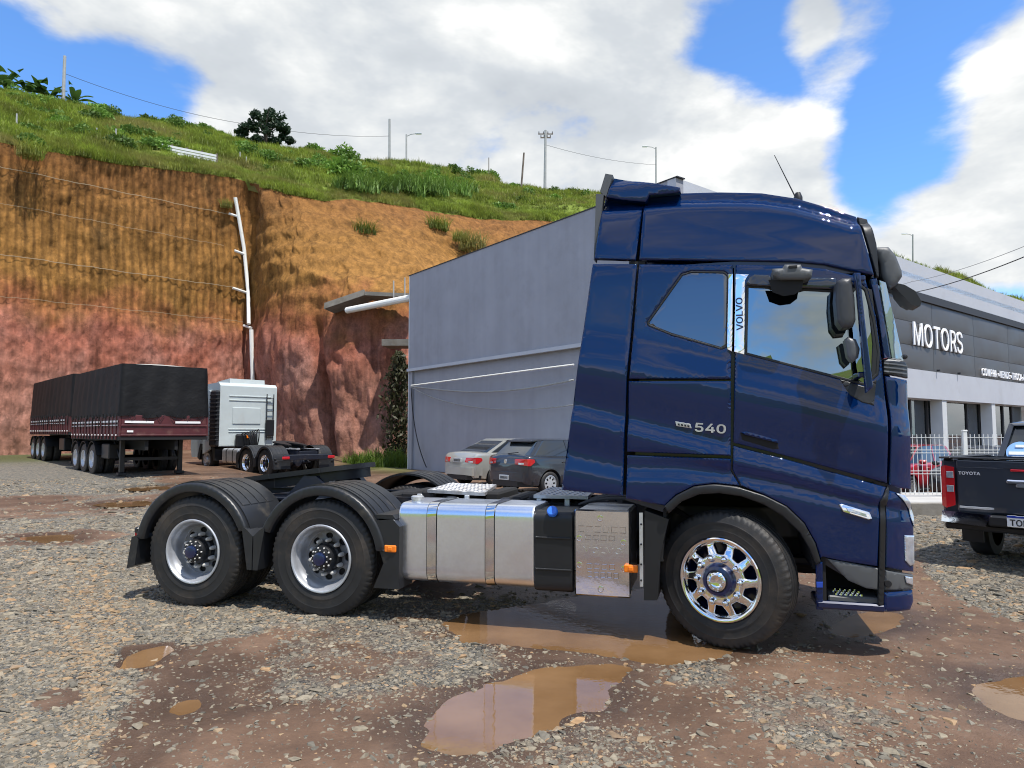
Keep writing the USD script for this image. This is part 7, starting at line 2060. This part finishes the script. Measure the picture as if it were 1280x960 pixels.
# ================================================================== THE TARPED TRAILERS
def trailer(label, loc, rz, L, slatn):
    t = thing('tarped_trailer', label, 'trailer', loc, rz, None)
    W, zf, zb, zt = 2.72, 1.30, 1.98, 3.60
    # tarpaulin: rippled sides tucked over the boards
    n, m = 40, 12
    V, quads = [], []
    ring = along(np.array([(0, 0), (0, W), (-L, W), (-L, 0), (0, 0)]), 0.16)
    nr_ = len(ring)
    rows_ = np.linspace(zb - 0.06, zt, m)
    for j, z in enumerate(rows_):
        k = (z - zb) / (zt - zb)
        cx_, cy_ = -L / 2, W / 2
        s = np.array([1 - 0.035 * max(k, 0), 1 - 0.05 * max(k, 0)])
        q = (ring - [cx_, cy_]) * s + [cx_, cy_]
        nn = ring - [cx_, cy_]; nn = nn / np.linalg.norm(nn, axis=1, keepdims=True)
        rip = 0.035 * np.sin(np.arange(nr_) * 1.35 + 0.6 * np.sin(j * 0.5)) * (1 - 0.7 * max(k, 0)) + 0.05 * (fbm(np.column_stack([ring * 0.9, np.full(nr_, z * 0.9)]), 3, 3) - 0.5)
        sag = -0.05 * math.sin(math.pi * np.clip(k, 0, 1))
        V.append(np.column_stack([q + nn * (rip + 0.03 + sag * 0)[:, None], np.full(nr_, z) + 0.04 * np.sin(np.arange(nr_) * 0.9) * (j == 0)]))
    V = np.array(V)
    f = []
    for j in range(m - 1):
        for i in range(nr_):
            a_, b_ = j * nr_ + i, j * nr_ + (i + 1) % nr_
            f += [(a_, b_, b_ + nr_), (a_, b_ + nr_, a_ + nr_)]
    obj('tarpaulin', (V.reshape(-1, 3), np.array(f)), MT['tarp'], t, smooth=True)
    u = np.linspace(0, 1, 14); gx2, gy2 = np.meshgrid(u, u, indexing='ij')
    hump = 0.22 * np.sin(math.pi * np.clip(gx2, 0, 1)) ** 0.6 * np.sin(math.pi * gy2) ** 0.7
    obj('tarpaulin_top', grid_mesh(np.stack([-L * (0.018 + 0.964 * gx2), W * (0.025 + 0.95 * gy2), zt - 0.02 + hump], -1)), MT['load'], t, smooth=True)
    obj('side_board', box(-L, -0.0, 0.0, 0.06, zf, zb, 0.01), MT['maroon'], t)
    obj('side_board', box(-L, -0.0, W - 0.06, W, zf, zb, 0.01), MT['maroon'], t)
    obj('front_board', box(-0.055, 0.004, 0.064, W - 0.064, zf, zb, 0.01), MT['maroon'], t)
    obj('front_rail', cat(box(0.005, 0.035, 0.05, W - 0.05, zf + 0.32, zf + 0.37, 0.008), box(0.005, 0.03, 0.05, W - 0.05, zf + 0.02, zf + 0.07, 0.008)), MT['maroon'], t)
    for y0, y1 in ((0.15, 1.0), (1.65, 2.45)):
        obj('reflective_strip', box(0.036, 0.042, y0, y1, zf + 0.42, zf + 0.49), MT['tape'], t, smooth=False)
    obj('front_mark', box(0.036, 0.040, 0.22, 0.40, zf + 0.13, zf + 0.19, 0.001), MT['tape'], t, smooth=False)
    for x in np.arange(-L + 0.2, -0.1, 0.42):
        obj('board_post', box(x, x + 0.07, -0.035, 0.0, zf - 0.1, zb - 0.05, 0.01), MT['maroon'], t)
    for x in np.arange(-L + 0.25, -0.7, 1.05):
        obj('reflective_strip', box(x, x + 0.85, -0.042, -0.036, zf + 0.44, zf + 0.50), MT['tape'], t, smooth=False)
        obj('reflective_strip', box(x, x + 0.85, -0.042, -0.036, zf + 0.34, zf + 0.365), MT['tape'], t, smooth=False)
    for x in np.arange(-L + 0.3, -0.1, 0.42):
        obj('tie_cord', tube([[x, -0.05, zb + 0.05], [x + 0.05, -0.045, zf + 0.25], [x + 0.21, -0.05, zb + 0.05]], 0.010, 4), MT['black'], t)
        obj('tie_hook', box(x + 0.03, x + 0.07, -0.055, -0.03, zf + 0.02, zf + 0.07), MT['tape'], t, smooth=False)
    for y in np.arange(0.35, W, 0.42):
        obj('tie_cord', tube([[0.05, y - 0.12, zb + 0.02], [0.05, y, zf + 0.5], [0.05, y + 0.12, zb + 0.02]], 0.010, 4), MT['black'], t)
    obj('floor_frame', box(-L, 0.0, 0.02, W - 0.02, zf - 0.12, zf - 0.003, 0.01), MT['gap'], t)
    for y in (0.8, 1.7):
        obj('chassis_beam', box(-L, -0.1, y, y + 0.1, 0.85, zf - 0.123, 0.01), MT['gap'], t)
    for y in (0.35, 2.15):
        obj('landing_leg', cat(box(-1.25, -1.1, y, y + 0.14, 0.12, 1.17, 0.01), box(-1.32, -1.03, y - 0.06, y + 0.2, 0.02, 0.12, 0.02)), MT['black'], t)
        obj('leg_brace', tube([[-1.18, y + 0.07, 0.45], [-2.1, y + 0.07, 1.15]], 0.04, 6), MT['black'], t)
    obj('leg_crossbar', box(-1.22, -1.14, 0.45, 2.2, 0.50, 0.60), MT['black'], t)
    obj('tool_box', box(-2.6, -1.7, 0.15, 0.6, 0.55, 1.05, 0.03), MT['black'], t)
    for k in range(3):
        x = -L + 0.75 + 1.18 * k
        for y, rz_ in ((0.02, 0), (W - 0.02, 180)):
            w = thing('wheel', None, None, (x, y, 0.50), rz_, parent=t)
            obj('tyre', M_TYRE, MT['rubber'], w, smooth=40)
            obj('inner_tyre', shift(M_TYRE, [0, 0.33, 0]), MT['rubber'], w, smooth=40)
            obj('rim', cat(M_RIM, lathe([(0.228, 0.15), (0.12, 0.14), (0.11, 0.03), (0.0, 0.02)], 32)), MT['steel_rim'], w, smooth=40)
        obj('mudguard', prism(Polygon(np.vstack([arc_pts((x, 0.5), 0.62, 15, 165, 14), arc_pts((x, 0.5), 0.60, 15, 165, 14)[::-1]])), 0.0, 0.62), MT['black'], t)
        obj('axle', tube([[x, 0.3, 0.5], [x, 2.3, 0.5]], 0.07, 8), MT['gap'], t)
    return t


TA = -46.6
c1 = D(150, 500, 22.0); c1[2] = float(rise(c1[0] - 1, c1[1] + 1)) + 0.02
trailer('dark tarped grain trailer with maroon boards, the nearer one with its front towards the viewer', c1, TA, 6.4, 14)
c2 = D(89, 500, 27.6); c2[2] = float(rise(c2[0] - 2, c2[1] + 3)) + 0.0
trailer('dark tarped grain trailer behind the nearer one, at the left', c2, TA, 8.2, 16)
